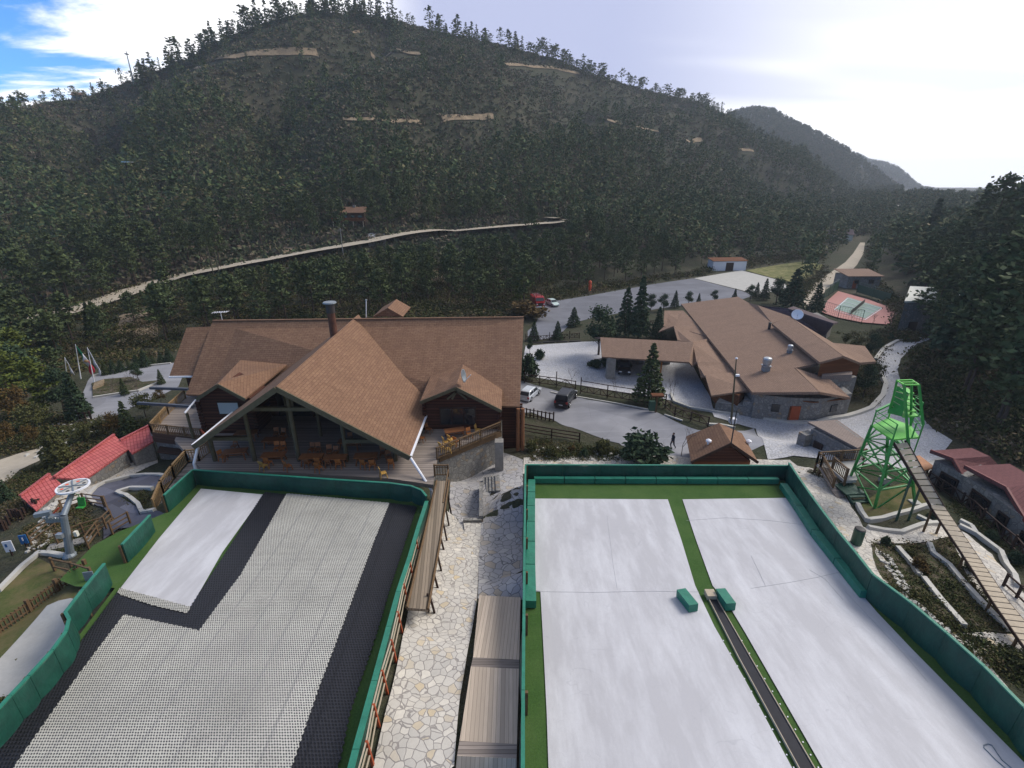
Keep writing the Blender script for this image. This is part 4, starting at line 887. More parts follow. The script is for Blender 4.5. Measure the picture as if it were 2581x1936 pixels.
# ------------------------------------------------------------------ tables and chairs on the deck
def make_table():
    r = thing('dining_table', (0, 0, 0), 'x', 'table'); MB().box((0, 0, .74), (1.9, .9, .07)).build('tabletop', 'table_wood', r, local=True)
    for sx in (-1, 1):
        for sy in (-1, 1): MB().bar((sx * .8, sy * .42, 0), (sx * .7, sy * .3, .71), .09).build('leg', 'table_wood', r, local=True)
    MB().bar((-.72, 0, .35), (.72, 0, .35), .07).build('stretcher', 'table_wood', r, local=True); return r
def make_chair(mat):
    r = thing('wooden_chair', (0, 0, 0), 'x', 'chair'); MB().box((0, 0, .45), (.44, .44, .05)).build('seat', mat, r, local=True)
    mb = MB(); mb.slab([Vector((-.21, .2, .62)), Vector((.21, .2, .62)), Vector((.23, .28, .98)), Vector((-.23, .28, .98))], .05); mb.build('backrest', mat, r, local=True)
    for sx in (-1, 1):
        MB().bar((sx * .24, -.24, 0), (sx * .18, -.18, .43), .05).build('leg', mat, r, local=True); MB().bar((sx * .22, .3, 0), (sx * .19, .2, .62), .05).build('leg', mat, r, local=True)
    return r
tab0 = make_table(); used_t = [0]
ZT = DZ + .74
tabs = [(689,1146,.1,'table in the second bay of the gable, left of the middle post'), (785,1150,.05,'table right of the middle post, left of a joined pair'), (845,1152,.05,'table right of the middle post, right of a joined pair'),
        (592,1137,.2,'table behind the leftmost post beside the round chair'), (690,1108,0,'dim table deep under the gable behind the second bay'), (922,1148,.1,'table in the right bay near the right corner post'), (880,1112,0,'dim table deep under the gable towards the right'), (1146,1084,.3,'small table on the open right deck below the big window'), (620,1090,.1,'dim table behind the left slope of the gable')]
for i, (px, py, rz, lb) in enumerate(tabs):
    o = tab0 if i == 0 else copy_tree(tab0); p = PZ(px, py, ZT); o.location = (p.x, max(p.y, 35.6), DZ); o.rotation_euler.z = rz; o['label'] = 'brown wooden dining ' + lb; o['group'] = 'dining tables on the lodge deck'
ch0 = {k: make_chair(k) for k in ('orange_wood', 'yellow_wood', 'table_wood')}; seen = set()
chs = [(676,1163,'o',3.1,'in front of the table in the second bay'),(664,1172,'y',3,'alone by the barrier in front of the second bay'),(725,1172,'o',2.8,'at the foot of the middle post, close to the barrier'),(697,1128,'o',0,'behind the table left of the middle post, left'),(712,1128,'o',0,'behind the table left of the middle post, right'),
 (784,1131,'t',0,'behind the joined tables, far left'),(800,1131,'t',0,'behind the joined tables, second'),(829,1137,'t',0,'behind the joined tables, third'),(845,1140,'t',0,'behind the joined tables, far right'),
 (776,1165,'t',3.1,'in front of the joined tables, far left'),(802,1162,'o',3.1,'in front of the joined tables, second'),(803,1176,'o',2.9,'nearest the barrier in front of the joined tables'),(829,1164,'t',3.2,'in front of the joined tables, third'),(853,1166,'o',3.3,'in front of the joined tables at the right end'),
 (917,1167,'o',3.1,'left one in front of the right bay table'),(938,1168,'o',3.1,'middle one in front of the right bay table'),(985,1165,'o',3.3,'right one in front of the right bay table'),(964,1140,'t',.1,'behind the right bay table, left'),(980,1150,'t',.2,'behind the right bay table, right'),
 (966,1190,'y',2.0,'tipped towards the barrier beside the right corner post'),(560,1149,'o',1.3,'beside the leftmost post'),(590,1122,'t',0,'behind the table near the leftmost post'),(695,1092,'t',.3,'dim and far back in the second bay'),(712,1094,'t',.1,'dim and far back near the middle post'),(882,1105,'t',.1,'dim and far back right of the third post'),(603,1060,'t',.8,'dark one standing alone on the left deck boards'),
 (1151,1110,'o',2.6,'in the middle of the right deck'),(1124,1112,'y',2.2,'topmost of the cluster against the slanting railing'),(1137,1106,'y',2.3,'upper right one of the cluster against the slanting railing'),(1115,1125,'y',2.2,'lower left one of the cluster against the slanting railing'),(1139,1117,'y',2.1,'nearest the slanting railing in its cluster'),(1128,1130,'y',2.2,'lowest of the cluster against the slanting railing'),
 (1205,1082,'y',1.2,'upright by the top of the slanting railing'),(1183,1092,'o',.4,'reddish one below the big dark window'),(1081,1080,'t',1.1,'at the log wall near the left corner of the right deck'),(1063,1102,'t',1.3,'beside the white gutter of the big gable'),(1242,1062,'y',0,'in the far right corner of the deck')]
for px, py, k, rz, lb in chs:
    key = {'o': 'orange_wood', 'y': 'yellow_wood', 't': 'table_wood'}[k]; o = ch0[key] if key not in seen else copy_tree(ch0[key]); seen.add(key)
    p = PZ(px, py, DZ + .5); o.location = (p.x, p.y, DZ); o.rotation_euler.z = rz + random.uniform(-.2, .2); o['label'] = {'o': 'orange', 'y': 'yellow', 't': 'brown'}[k] + ' wooden chair ' + lb; o['group'] = 'chairs on the lodge deck'

# ------------------------------------------------------------------ timber ramp and boardwalk
ramp = thing('timber_ramp', tuple(A(1060, 1400)), 'narrow raised timber ramp sloping down beside the honeycomb slope', 'ramp')
ra_, rb_ = [PZ(1100, 1212, 5.3), A(1064, 1370, .55), A(1025, 1532, .45)], [PZ(1131, 1212, 5.3), A(1108, 1370, .55), A(1078, 1536, .45)]
mb = MB(); mb.slab([ra_[0], rb_[0], rb_[1], ra_[1]], .16); mb.slab([ra_[1], rb_[1], rb_[2], ra_[2]], .16); mb.build('walkway', 'ramp_boards', ramp)
for Q in (ra_, rb_): MB().path([p + up * .02 for p in Q], .09, 4).build('side_beam', 'rail_wood', ramp)
mb = MB(); mb.path([p + up * 1.0 for p in (rb_[0], rb_[0].lerp(rb_[1], .6))], .06, 5); mb.build('handrail', 'rail_wood', ramp)
for k in range(7):
    p = rb_[0].lerp(rb_[2], .12 + k * .135); g = h1(p.x + .2, p.y); MB().bar((p.x + .25, p.y, g - .3), (p.x, p.y, p.z), .10).build('strut', 'dark_wood', ramp)
p = PZ(1079, 1520, 6.2); MB().box((p.x, p.y, p.z), (.09, .09, 1.3)).build('post', 'dark_wood', ramp)
bw = thing('boardwalk', tuple(PZ(1230, 1700, 5.2)), 'weathered plank boardwalk with steps between the stone slope and the big mats', 'boardwalk')
def TC(px, py, o=.28): return T(px, py, o)
rows = [((1208,1500),(1312,1506)), ((1192,1658),(1309,1664)), ((1187,1680),(1308,1686)), ((1158,1868),(1303,1876)), ((1152,1905),(1302,1912)), ((1142,2010),(1300,2020))]
RW = []
for l_, r_ in rows:
    a, b = TC(*l_), TC(*r_); z = max(a.z, b.z, zA(b.y) - 1.1); a, b = PZ(*l_, z), PZ(*r_, z); RW.append((a, b))
for i in (0, 2, 4):
    (a, b), (c, d) = RW[i], RW[i + 1]; MB().slab([a, b, d, c], .5).build('platform', 'deck_boards_long', bw)
for i in (1, 3):
    (a, b), (c, d) = RW[i], RW[i + 1]
    for k in range(3):
        t0, t1 = k / 3, (k + .97) / 3; z = a.z + (c.z - a.z) * (k + 1) / 4; P = [a.lerp(c, t0), b.lerp(d, t0), b.lerp(d, t1), a.lerp(c, t1)]
        for p in P: p.z = z
        MB().slab(P, .4).build('step', 'deck_boards', bw)
stn = thing('stone_stair', tuple(PZ(1237, 1215, 2.5)), 'short flight of rough stone steps leading into the courtyard under the deck', 'stairs')
for k in range(5):
    a = PZ(1222 + k * 8, 1232 - k, 2.4 + .12 * k); MB().box((a.x, a.y + .5, a.z - .4), (.38, 2.4, 1.1), .06).build('step', 'rubble_stone', stn)
for a, b, h_ in (((1213,1318),(1213,1232),1.0), ((1168,1318),(1213,1318),.5)):
    P0, P1 = T(*a), T(*b); tag(MB().bar(P0 + up * .1, P1 + up * .1, .3, h_).build('retaining_wall', 'rubble_stone'), 'low stone edge wall beside the courtyard%s' % (' running away from the camera' if b[1] < a[1] else ' crossing below it'), 'wall')
# ------------------------------------------------------------------ restaurant with the long brown roof
rest = thing('restaurant', tuple(PZ(1960, 1060, 0)), 'long low stone building with sweeping brown roof and ventilators beside the cobbled road', 'building')
R1, R2, R3 = PZ(1717, 766, 4.2), PZ(1896, 989, 3.7), PZ(1860, 748, 6.4)
def onA(px, py): return PP(px, py, R1, R2, R3)
qA = [R1, R3, onA(1885, 762), onA(1946, 815), onA(2066, 915), onA(2002, 928), onA(2066, 988), R2]
mb = MB(); P = qA; mb.slab(P, .3, down=Vector((0, 0, -.32))); mb.build('roof', 'brown_roofing', rest)
a, b, c, d = onA(2003, 927) + up * .02, onA(2066, 988) + up * .02, PZ(2143, 1002, 3.3), PZ(2092, 956, 4.4)
MB().slab([a, b, c, d], .25, down=Vector((0, 0, -.3))).build('roof', 'brown_roofing', rest)
MB().slab([onA(1885, 762), PZ(1909, 769, 6.9), PZ(1995, 799, 6.9), onA(1946, 815)], .25, down=Vector((0, 0, -.3))).build('roof', 'brown_roofing', rest)
MB().slab([PZ(1946, 816, 6.7), PZ(2066, 913, 6.5), PZ(2126, 897, 7.3), PZ(1992, 799, 7.5)], .25, down=Vector((0, 0, -.3))).build('roof', 'brown_roofing', rest)
MB().slab([PZ(1992, 799, 7.52), PZ(2126, 897, 7.32), PZ(2168, 914, 6.0), PZ(2098, 863, 6.2)], .25, down=Vector((0, 0, -.3))).build('roof', 'brown_roofing', rest)
MB().slab([PZ(2098, 864, 6.1), PZ(2180, 872, 5.6), PZ(2208, 911, 5.2), PZ(2168, 914, 5.7)], .25, down=Vector((0, 0, -.3))).build('roof', 'brown_roofing', rest)
W = [PZ(1893, 1052, .2), PZ(1985, 1062, .2), PZ(2060, 1064, .2), PZ(2132, 1050, .2)]
foot_ = [(p.x, p.y) for p in W] + [(W[3].x + 2, W[3].y + 12), (onA(1870, 758).x, onA(1870, 758).y - 1.5), (R1.x + 1.2, R1.y - 1.5), (W[0].x + .2, W[0].y + 3)]
MB().prism(foot_, -.3, 3.3).build('wall', 'rubble_stone', rest)
# red brown soffit and gable pieces
MB().slab([PZ(1900, 991, 3.35), PZ(2066, 990, 3.35), PZ(2143, 1004, 2.95), PZ(2050, 1014, 2.9)], .1, down=Vector((0, 0, -.12))).build('soffit', 'brown_siding', rest)
a = PZ(2130, 900, 7.0); MB().add([PZ(2068, 917, 6.3), PZ(2168, 917, 5.8), PZ(2126, 901, 7.0), PZ(2068, 917, 6.3) - up * 2.6, PZ(2168, 917, 5.8) - up * 2.6], [(0, 1, 2), (0, 3, 4, 1)]).build('gable_wall', 'brown_siding', rest)
g0, g1 = PZ(2090, 960, 4.3), PZ(2160, 950, 4.3)
MB().slab([g0, g1, g1 + Vector((.2, 3, 0)), g0 + Vector((0, 3, 0))], 1.2, down=Vector((0, 0, -4.3))).build('wall', 'rubble_stone', rest)
MB().slab([PZ(2072, 947, 4.9), PZ(2148, 944, 4.9), PZ(2148, 936, 4.9), PZ(2072, 938, 4.9)], .5, down=Vector((0, 0, -.9))).build('balcony', 'grey_shake', rest)
def facade(o, k, u0, u1, z0, z1, name, mat, parent, out=.06, w=W):
    a, b = w[k], w[k + 1]; d = (b - a); L_ = d.length; d.normalize(); n = Vector((d.y, -d.x, 0)); c = a + d * ((u0 + u1) / 2) + n * out; c.z = (z0 + z1) / 2
    return MB().box(tuple(c), (u1 - u0, .12, z1 - z0), math.atan2(d.y, d.x)).build(name, mat, parent)
Lx = (W[2] - W[1]).length
dd_ = facade(rest, 0, (W[1] - W[0]).length - .1, (W[1] - W[0]).length, 0, 2.2, 'door_jamb', 'brown_siding', rest)
dr = facade(rest, 1, .05, 1.15, .1, 2.25, 'door', 'red_door', rest); w_ = facade(rest, 0, 2.0, 2.9, 1.3, 2.3, 'window', 'dark_glass', rest)
facade(rest, 2, 1.6, 2.6, 1.3, 2.2, 'window', 'dark_glass', rest)
# lower jagged roofs on the left side
def low(name, px, t=.22, mat='brown_roofing'):
    return MB().slab([PZ(a, b, z) for a, b, z in px], t, down=Vector((0, 0, -t))).build(name, mat, rest)
low('side_roof', [(1675,783,4.0),(1722,783,4.0),(1790,850,3.6),(1700,824,3.4),(1672,823,3.0)])
low('side_roof', [(1698,822,3.9),(1750,822,3.7),(1800,870,3.3),(1747,862,3.5),(1708,858,3.0)])
low('side_roof', [(1698,822,3.91),(1660,836,3.0),(1672,824,3.0)])
low('side_roof', [(1747,862,4.3),(1800,850,3.4),(1856,940,3.2),(1768,950,2.9),(1757,912,3.7),(1745,922,2.9),(1736,912,3.3)])
low('side_roof', [(1757,912,3.72),(1840,915,3.3),(1856,940,3.22),(1778,946,3.4),(1768,951,2.7)])
low('side_roof', [(1777,944,3.7),(1856,938,3.3),(1893,983,3.1),(1793,997,2.7)])
Q = [PZ(1800, 1028, 0), PZ(1778, 1000, 0), PZ(1760, 958, 0), PZ(1748, 935, 0), PZ(1712, 880, 0), PZ(1690, 835, 0)]
MB().prism([(p.x + .6, p.y) for p in Q] + [(R1.x + 2, R1.y - 3), (W[0].x + 1, W[0].y + 4), (W[0].x - 1.5, W[0].y + 1)], -.2, 2.7).build('wall', 'brown_siding', rest)
MB().prism([(PZ(1800,1040,0).x, PZ(1800,1040,0).y), (PZ(1893,1054,0).x, PZ(1893,1054,0).y), (PZ(1893,1030,0).x, PZ(1893,1030,0).y), (PZ(1812,1020,0).x, PZ(1812,1020,0).y)], -.2, 1.3).build('terrace_wall', 'rubble_stone', rest)
MB().prism([(PZ(1802,1039,0).x + .1, PZ(1802,1039,0).y + .2), (PZ(1890,1052,0).x, PZ(1890,1052,0).y + .2), (PZ(1893,1034,0).x, PZ(1893,1034,0).y), (PZ(1815,1024,0).x, PZ(1815,1024,0).y)], 1.3, 1.36).build('terrace_floor', 'pale_concrete', rest)
MB().prism([(PZ(1870,1052,0).x, PZ(1870,1052,0).y + .4), (PZ(1900,1056,0).x, PZ(1900,1056,0).y), (PZ(1905,1030,0).x, PZ(1905,1030,0).y), (PZ(1872,1030,0).x, PZ(1872,1030,0).y)], -.2, 2.1).build('terrace_wall', 'rubble_stone', rest)
# carport wing
r1, r2, e1, e2 = PZ(1513, 850, 5.2), PZ(1748, 862, 5.2), PZ(1517, 899, 3.7), PZ(1737, 913, 3.6)
MB().slab([e1, e2, r2, r1], .25).build('carport_roof', 'brown_roofing', rest); MB().slab([r1, r2, r2 + Vector((0, 5, -1.5)), r1 + Vector((0, 5, -1.5))], .25).build('carport_roof', 'brown_roofing', rest)
for px in (1544, 1640): p = PZ(px, 905, 3.5); MB().box((p.x, p.y + .8, 1.6), (1.2, 1.0, 3.9)).build('stone_pillar', 'stone_column', rest)
p, q = PZ(1556, 905, 3.4), PZ(1730, 915, 3.3); MB().box(((p.x + q.x) / 2, p.y + 5.6, 1.5), (q.x - p.x, .3, 3.4)).build('wall', 'rubble_stone', rest)
MB().tube((q.x - 3.2, q.y + 1, 0), (q.x - 3.2, q.y + 1, 3.3), .12).build('post', 'orange_wood', rest)
# roof furniture
def vent(px, py, s, lb):
    b = onA(px, py); t = thing('roof_ventilator', tuple(b), lb, 'ventilator', 'ventilators on the restaurant roof')
    MB().box(tuple(b + up * .45 * s), (1.0 * s, 1.0 * s, .9 * s)).build('base', 'grey_steel', t); MB().box(tuple(b + up * .95 * s), (1.25 * s, 1.25 * s, .12 * s)).build('collar', 'steel', t)
    MB().lathe(tuple(b + up * 1.0 * s), [(.5 * s, 0), (.62 * s, .15 * s), (.62 * s, .45 * s), (.72 * s, .5 * s), (.72 * s, 1.1 * s), (.6 * s, 1.3 * s), (.2 * s, 1.42 * s)], 16).build('hood', 'steel', t, smooth=False)
vent(1929, 935, .78, 'large shiny steel ventilator on the long brown roof'); vent(1989, 890, .5, 'small steel ventilator further up the long brown roof')
b = onA(1938, 830); t = thing('flue_pipe', tuple(b), 'short black flue pipe near the ridge of the long brown roof', 'flue'); MB().tube(b - up * .2, b + up * 1.0, .2, .2, 10).build('pipe', 'dark_pipe', t); MB().lathe(tuple(b + up * 1.0), [(.27, 0), (.27, .06), (.05, .14)], 10).build('cap', 'dark_pipe', t)
b = PZ(2001, 797, 7.4); t = thing('flue_pipe', tuple(b), 'short black flue pipe beside the white dish', 'flue'); MB().tube(b - up * .2, b + up * 1.0, .2, .2, 10).build('pipe', 'dark_pipe', t); MB().lathe(tuple(b + up * 1.0), [(.27, 0), (.27, .06), (.05, .14)], 10).build('cap', 'dark_pipe', t)
dish('satellite_dish', PZ(2010, 793, 8.0), .85, R(205), R(35), 'white satellite dish behind the ridge of the long brown roof', 'white_paint')
# plum roofed house behind
b = thing('house', tuple(PZ(2000, 800, 1)), 'house with a dull plum coloured roof behind the restaurant', 'house')
P = [PZ(1918, 771, 6.6), PZ(1990, 777, 6.9), PZ(2100, 814, 6.4), PZ(2072, 846, 3.9)]; MB().slab([PZ(1918, 771, 6.4), PZ(1985, 777, 6.8), PZ(2101, 815, 6.8), PZ(2080, 842, 4.4), PZ(1990, 812, 4.4)], .25, down=Vector((0,0,-.28))).build('roof', 'plum_shingle', b)
MB().slab([PZ(1985, 777, 6.78), PZ(2101, 815, 6.78), PZ(2112, 812, 5.0), PZ(2000, 772, 5.0)], .25, down=Vector((0,0,-.28))).build('roof', 'plum_shingle', b)
p, q = PZ(2080, 858, .5), PZ(2108, 850, .5); MB().prism([(PZ(1995,850,0).x, PZ(1995,850,0).y + 3), (p.x, p.y), (q.x - 1, q.y + .5), (PZ(2050,830,0).x, PZ(2050,830,0).y)], 0, 3.4).build('wall', 'rubble_stone', b)
# small houses along the valley
def hut(name, lb, cat, px, py, w, d, h, rh, rz, wall, roof, z=None, door=None, ov=.5, mono=False, win=0):
    p = T(px, py) if z is None else PZ(px, py, z); o = thing(name, tuple(p), lb, cat, rz=rz)
    MB().box((0, 0, h / 2 - .4), (w, d, h + .8)).build('wall', wall, o, local=True)
    a, b = w / 2 + ov, d / 2 + ov
    if mono: MB().slab([Vector((-a, -b, h + .05)), Vector((a, -b, h + .05)), Vector((a, b, h + rh)), Vector((-a, b, h + rh))], .15).build('roof', roof, o, local=True)
    else:
        for s in (-1, 1): MB().slab([Vector((-a, s * b, h - .05)), Vector((a, s * b, h - .05)), Vector((a, 0, h + rh)), Vector((-a, 0, h + rh))], .18).build('roof', roof, o, local=True)
        for s in (-1, 1): MB().add([(s * w / 2, -d / 2, h - .4), (s * w / 2, d / 2, h - .4), (s * w / 2, 0, h + rh - .2)], [(0, 1, 2)]).build('gable_wall', wall, o, local=True)
    if door is not None: MB().box((door, -d / 2 - .05, 1.05), (1.0, .1, 2.1)).build('door', 'red_door', o, local=True)
    for k in range(win):
        x = -w / 2 + w * (k + .6) / (win + .2); f = MB().box((x, -d / 2 - .05, h * .55), (1.3, .1, 1.1)).build('window', 'dark_wood', o, local=True); MB().box((x, -d / 2 - .11, h * .55), (1.1, .04, .9)).build('pane', 'dark_glass', f, local=True)
    return o
hut('cottage', 'small stone cottage with a flat brown roof above the tennis court', 'cottage', 2155, 722, 9, 6, 3.4, 1.0, .0, 'rubble_stone', 'brown_roofing', door=-2.4, mono=True, win=2)
o = hut('service_building', 'long white service shed with brown roof edge beside the concrete pad', 'shed', 1830, 680, 11.5, 4, 3.2, .6, .08, 'white_paint', 'brown_siding', mono=True, ov=.3); MB().box((0, -2.06, 1.3), (2.6, .1, 2.7)).build('open_bay', 'dark_wood', o, local=True)
o = thing('stone_hall', tuple(PZ(2320, 815, 0)), 'tall dark stone hall with a pale metal roof half hidden by pines', 'building')
P = [PZ(2278, 812, 0), PZ(2352, 822, 0)]; a, b = P[0], P[1]; rv = [PZ(2280, 759, 6.7), PZ(2360, 758, 6.7), PZ(2440, 765, 6.7), PZ(2430, 728, 8.4), PZ(2294, 721, 8.4)]; cc_ = sum(rv, Vector()) / 5; MB().prism([(cc_.x + (q_.x - cc_.x) * .96, cc_.y + (q_.y - cc_.y) * .96) for q_ in rv], -1, 6.6).build('wall', 'rubble_stone', o)
MB().slab([PZ(2280, 759, 6.7), PZ(2360, 758, 6.7), PZ(2440, 765, 6.7), PZ(2430, 728, 8.4), PZ(2294, 721, 8.4)], .3, down=Vector((0,0,-.3))).build('roof', 'cream_paint', o)
MB().box((rv[0].x + 3, rv[0].y + .25, 1.4), (1.6, .4, 2.6)).build('door', 'dark_wood', o)
o = hut('house', 'distant house with a grey violet roof among the trees above the valley road', 'house', 2105, 604, 13, 8, 3, 2.2, -.3, 'cream_paint', 'plum_shingle', win=2)
o = hut('house', 'distant house with a bright red roof on the forested slope', 'house', 1940, 511, 9, 6, 3, 2.4, -.2, 'dark_wood', 'maroon_trim', win=1)
o = hut('log_cabin', 'brown log cabin with a wooden balcony on the mountainside above the dirt road', 'cabin', 886, 560, 9.4, 5, 3.0, 1.5, .05, 'fascia_brown', 'brown_shingle', win=4)
MB().box((0, -3.4, .6), (9.8, 1.6, .2)).build('balcony', 'rail_wood', o, local=True); MB().box((0, -4.1, 1.1), (9.8, .1, .8)).build('balustrade', 'brown_siding', o, local=True)
for x in (-4.5, -1.5, 1.5, 4.5): MB().box((x, -4.0, -1.6), (.2, .2, 4.6)).build('post', 'pale_wood', o, local=True)
MB().box((1.4, 0, 4.2), (.7, .7, 1.6)).build('chimney', 'rubble_stone', o, local=True)
for k, (px, py, lb) in enumerate(((203, 255, 'pale house on the left skyline of the mountain'), (60, 268, 'small white house at the far left end of the ridge'), (2235, 545, 'pale house in the haze at the valley end, left of the road'), (2262, 555, 'long pale shed in the haze at the valley end'), (2255, 530, 'white house highest of the three at the valley end'))):
    p = T(px, py); hut('far_house', lb, 'house', px, py, 12 if k > 1 else 6, 6 if k > 1 else 4, 3, 1.6, .2 * k, 'cream_paint' if k > 1 else 'stone_column', 'brown_roofing' if k != 4 else 'cream_paint', win=2)
# platforms in the forest
for px, py, lb in ((577, 312, 'small pale wooden lookout platform high in the forest'), (335, 462, 'dark wooden zip line platform among the pines on the left')):
    p = T(px, py); o = thing('lookout', tuple(p), lb, 'lookout')
    for sx in (-1, 1): MB().bar(p + Vector((sx * 1.2, 0, -1)), p + Vector((sx * .6, 0, 7)), .3).build('leg', 'pale_wood' if px > 400 else 'dark_wood', o)
    MB().box(tuple(p + up * 7), (3, 2, .3)).build('platform', 'pale_wood' if px > 400 else 'steel', o)
# tall comms mast on the skyline and utility poles
p = T(338, 212); o = thing('radio_mast', tuple(p), 'thin lattice radio mast on the left skyline of the mountain', 'mast'); MB().tube(p - up, p + up * 17, .5, .28, 4).build('shaft', 'grey_steel', o); MB().lathe(tuple(p + up * 15.2), [(.5, 0), (1.3, .2), (1.3, .5), (.5, .7)], 8).build('crown_platform', 'grey_steel', o)
def pole(px, py, pt, lb, arm=True, mat='stone_column', r=.12, z=None):
    p = T(px, py) if z is None else PZ(px, py, z); q = PY(px, pt, p.y); o = thing('utility_pole', tuple(p), lb, 'pole', 'utility poles'); hgt = q.z - p.z
    MB().tube(p - up * .5, p + up * hgt, r * 1.2, r * .8).build('pole', mat, o)
    if arm: MB().bar(p + Vector((-.7, 0, hgt - .5)), p + Vector((.7, 0, hgt - .5)), .09).build('crossarm', mat, o)
    return o
pole(866, 648, 575, 'pale utility pole by the dirt road below the cabin'); pole(1426, 568, 525, 'utility pole at the bend of the dirt road'); pole(2432, 672, 625, 'utility pole among the pines on the right hillside', mat='steel')
pole(540, 700, 620, 'leaning utility pole in the scrub behind the lodge, left of a pair', mat='green_post', arm=False); pole(556, 705, 630, 'leaning utility pole in the scrub behind the lodge, right of a pair', mat='green_post', arm=False)
# ------------------------------------------------------------------ kiosk with hip roof
K = thing('kiosk', tuple(PZ(1828, 1165, 1.6)), 'small brown gabled kiosk roof at the edge of the parking lot', 'kiosk')
pk, bk_ = PZ(1843, 1117, 5.2), PZ(1812, 1066, 5.2); lf, rf = PZ(1742, 1164, 3.3), PZ(1911, 1164, 3.3); lb_ = PZ(1729, 1100, 3.3); rb2 = PZ(1870, 1092, 3.4)
MB().slab([lf, pk, bk_, lb_], .2).build('roof', 'brown_shingle', K); MB().slab([pk, rf, rb2, bk_], .2).build('roof', 'brown_shingle', K)
for a, b in ((lf, pk), (pk, rf)): MB().bar(a - up * .1, b - up * .1, .1, .25).build('barge_board', 'dark_wood', K)
v = [(lf.x + .5, lf.y + .4), (rf.x - .5, rf.y + .4), (rb2.x - .5, rb2.y - .4), (lb_.x + .5, lb_.y - .4)]; MB().prism(v, 0, 3.15).build('wall', 'brown_siding', K)
MB().add([(v[0][0], v[0][1] - .02, 3.1), (v[1][0], v[1][1] - .02, 3.1), (pk.x, v[0][1] - .02, 4.8)], [(0, 1, 2)]).build('gable_wall', 'log_wall', K)
for px, py, lb in ((1785, 1119, 'left'), (1886, 1120, 'right')): p = PP(px, py, lf, pk, bk_) if px < 1840 else PP(px, py, pk, rf, rb2); o = MB().lathe(tuple(p), [(.1, -.1), (.1, .2), (.26, .25), (.26, .4), (.1, .5)], 10).build('vent_cowl', 'white_paint', K)
p = PY(1843, 1117, pk.y); q = PY(1857, 1035, pk.y + .5); tag(MB().tube(p - up * .1, q, .06, .05).build('antenna_mast', 'dark_pipe'), 'thin dark leaning mast on top of the small kiosk roof', 'mast')
p = PZ(1842, 1075, 1.5); o = thing('lamp_post', tuple(PZ(1841, 1083, .1)), 'tall slim grey lighting pole behind the kiosk', 'lamp post'); b0 = PZ(1841, 1083, .1); tp = PY(1856, 905, b0.y); MB().tube(b0, tp, .15, .06, 8).build('pole', 'green_post', o); MB().box(tuple(b0.lerp(tp, .78) + Vector((.25, 0, 0))), (.45, .3, .2)).build('floodlight', 'white_paint', o); MB().lathe(tuple(tp), [(.1, 0), (.16, .1), (.05, .2)], 8).build('lamp', 'white_paint', o)
p = PZ(1846, 1064, 1.0); o = thing('light_box', tuple(p), 'small white box on a stub post behind the kiosk', 'box'); MB().box(tuple(p + up * .2), (.7, .6, .6)).build('housing', 'white_paint', o); MB().box(tuple(p + up * -.5), (.2, .2, 1)).build('stub', 'steel', o)
# small stone hut by the tower
B = thing('stone_hut', tuple(PZ(2110, 1140, 1.2)), 'narrow stone hut with a lean-to grey shake roof left of the green tower', 'hut')
e = [PZ(2036, 1063, 4.2), PZ(2110, 1058, 3.8), PZ(2192, 1116, 3.8), PZ(2161, 1129, 4.2)]; MB().slab(e, .2, down=Vector((0, 0, -.2))).build('roof', 'grey_shake', B)
v = [(PZ(2045, 1080, 3.9).x, PZ(2045, 1080, 3.9).y), (PZ(2158, 1138, 3.9).x, PZ(2158, 1138, 3.9).y), (e[2].x - .3, e[2].y), (e[1].x - .3, e[1].y - .4)]; MB().prism(v, -.5, 3.85).build('wall', 'rubble_stone', B)
a, b = Vector((*v[0], 0)), Vector((*v[1], 0)); d = (b - a).normalized(); n = Vector((d.y, -d.x, 0))
for u, w_, z0, z1, nm, mt in ((1.2, 1.0, .3, 2.9, 'door', 'dark_wood'), (3.8, 1.3, 1.6, 2.8, 'window', 'dark_glass')):
    c = a + d * u + n * .05; MB().box((c.x, c.y, (z0 + z1) / 2), (w_, .12, z1 - z0), math.atan2(d.y, d.x)).build(nm, mt, B)
c = a + d * 3.6 + n * .35; MB().box((c.x, c.y, 1.9), (1.5, .7, .12), math.atan2(d.y, d.x)).build('shelf', 'pale_concrete', B)
c = a + d * -.1 + n * .3; MB().box((c.x, c.y, 1.6), (.9, 1.2, 3.6), math.atan2(d.y, d.x)).build('buttress', 'rubble_stone', B)
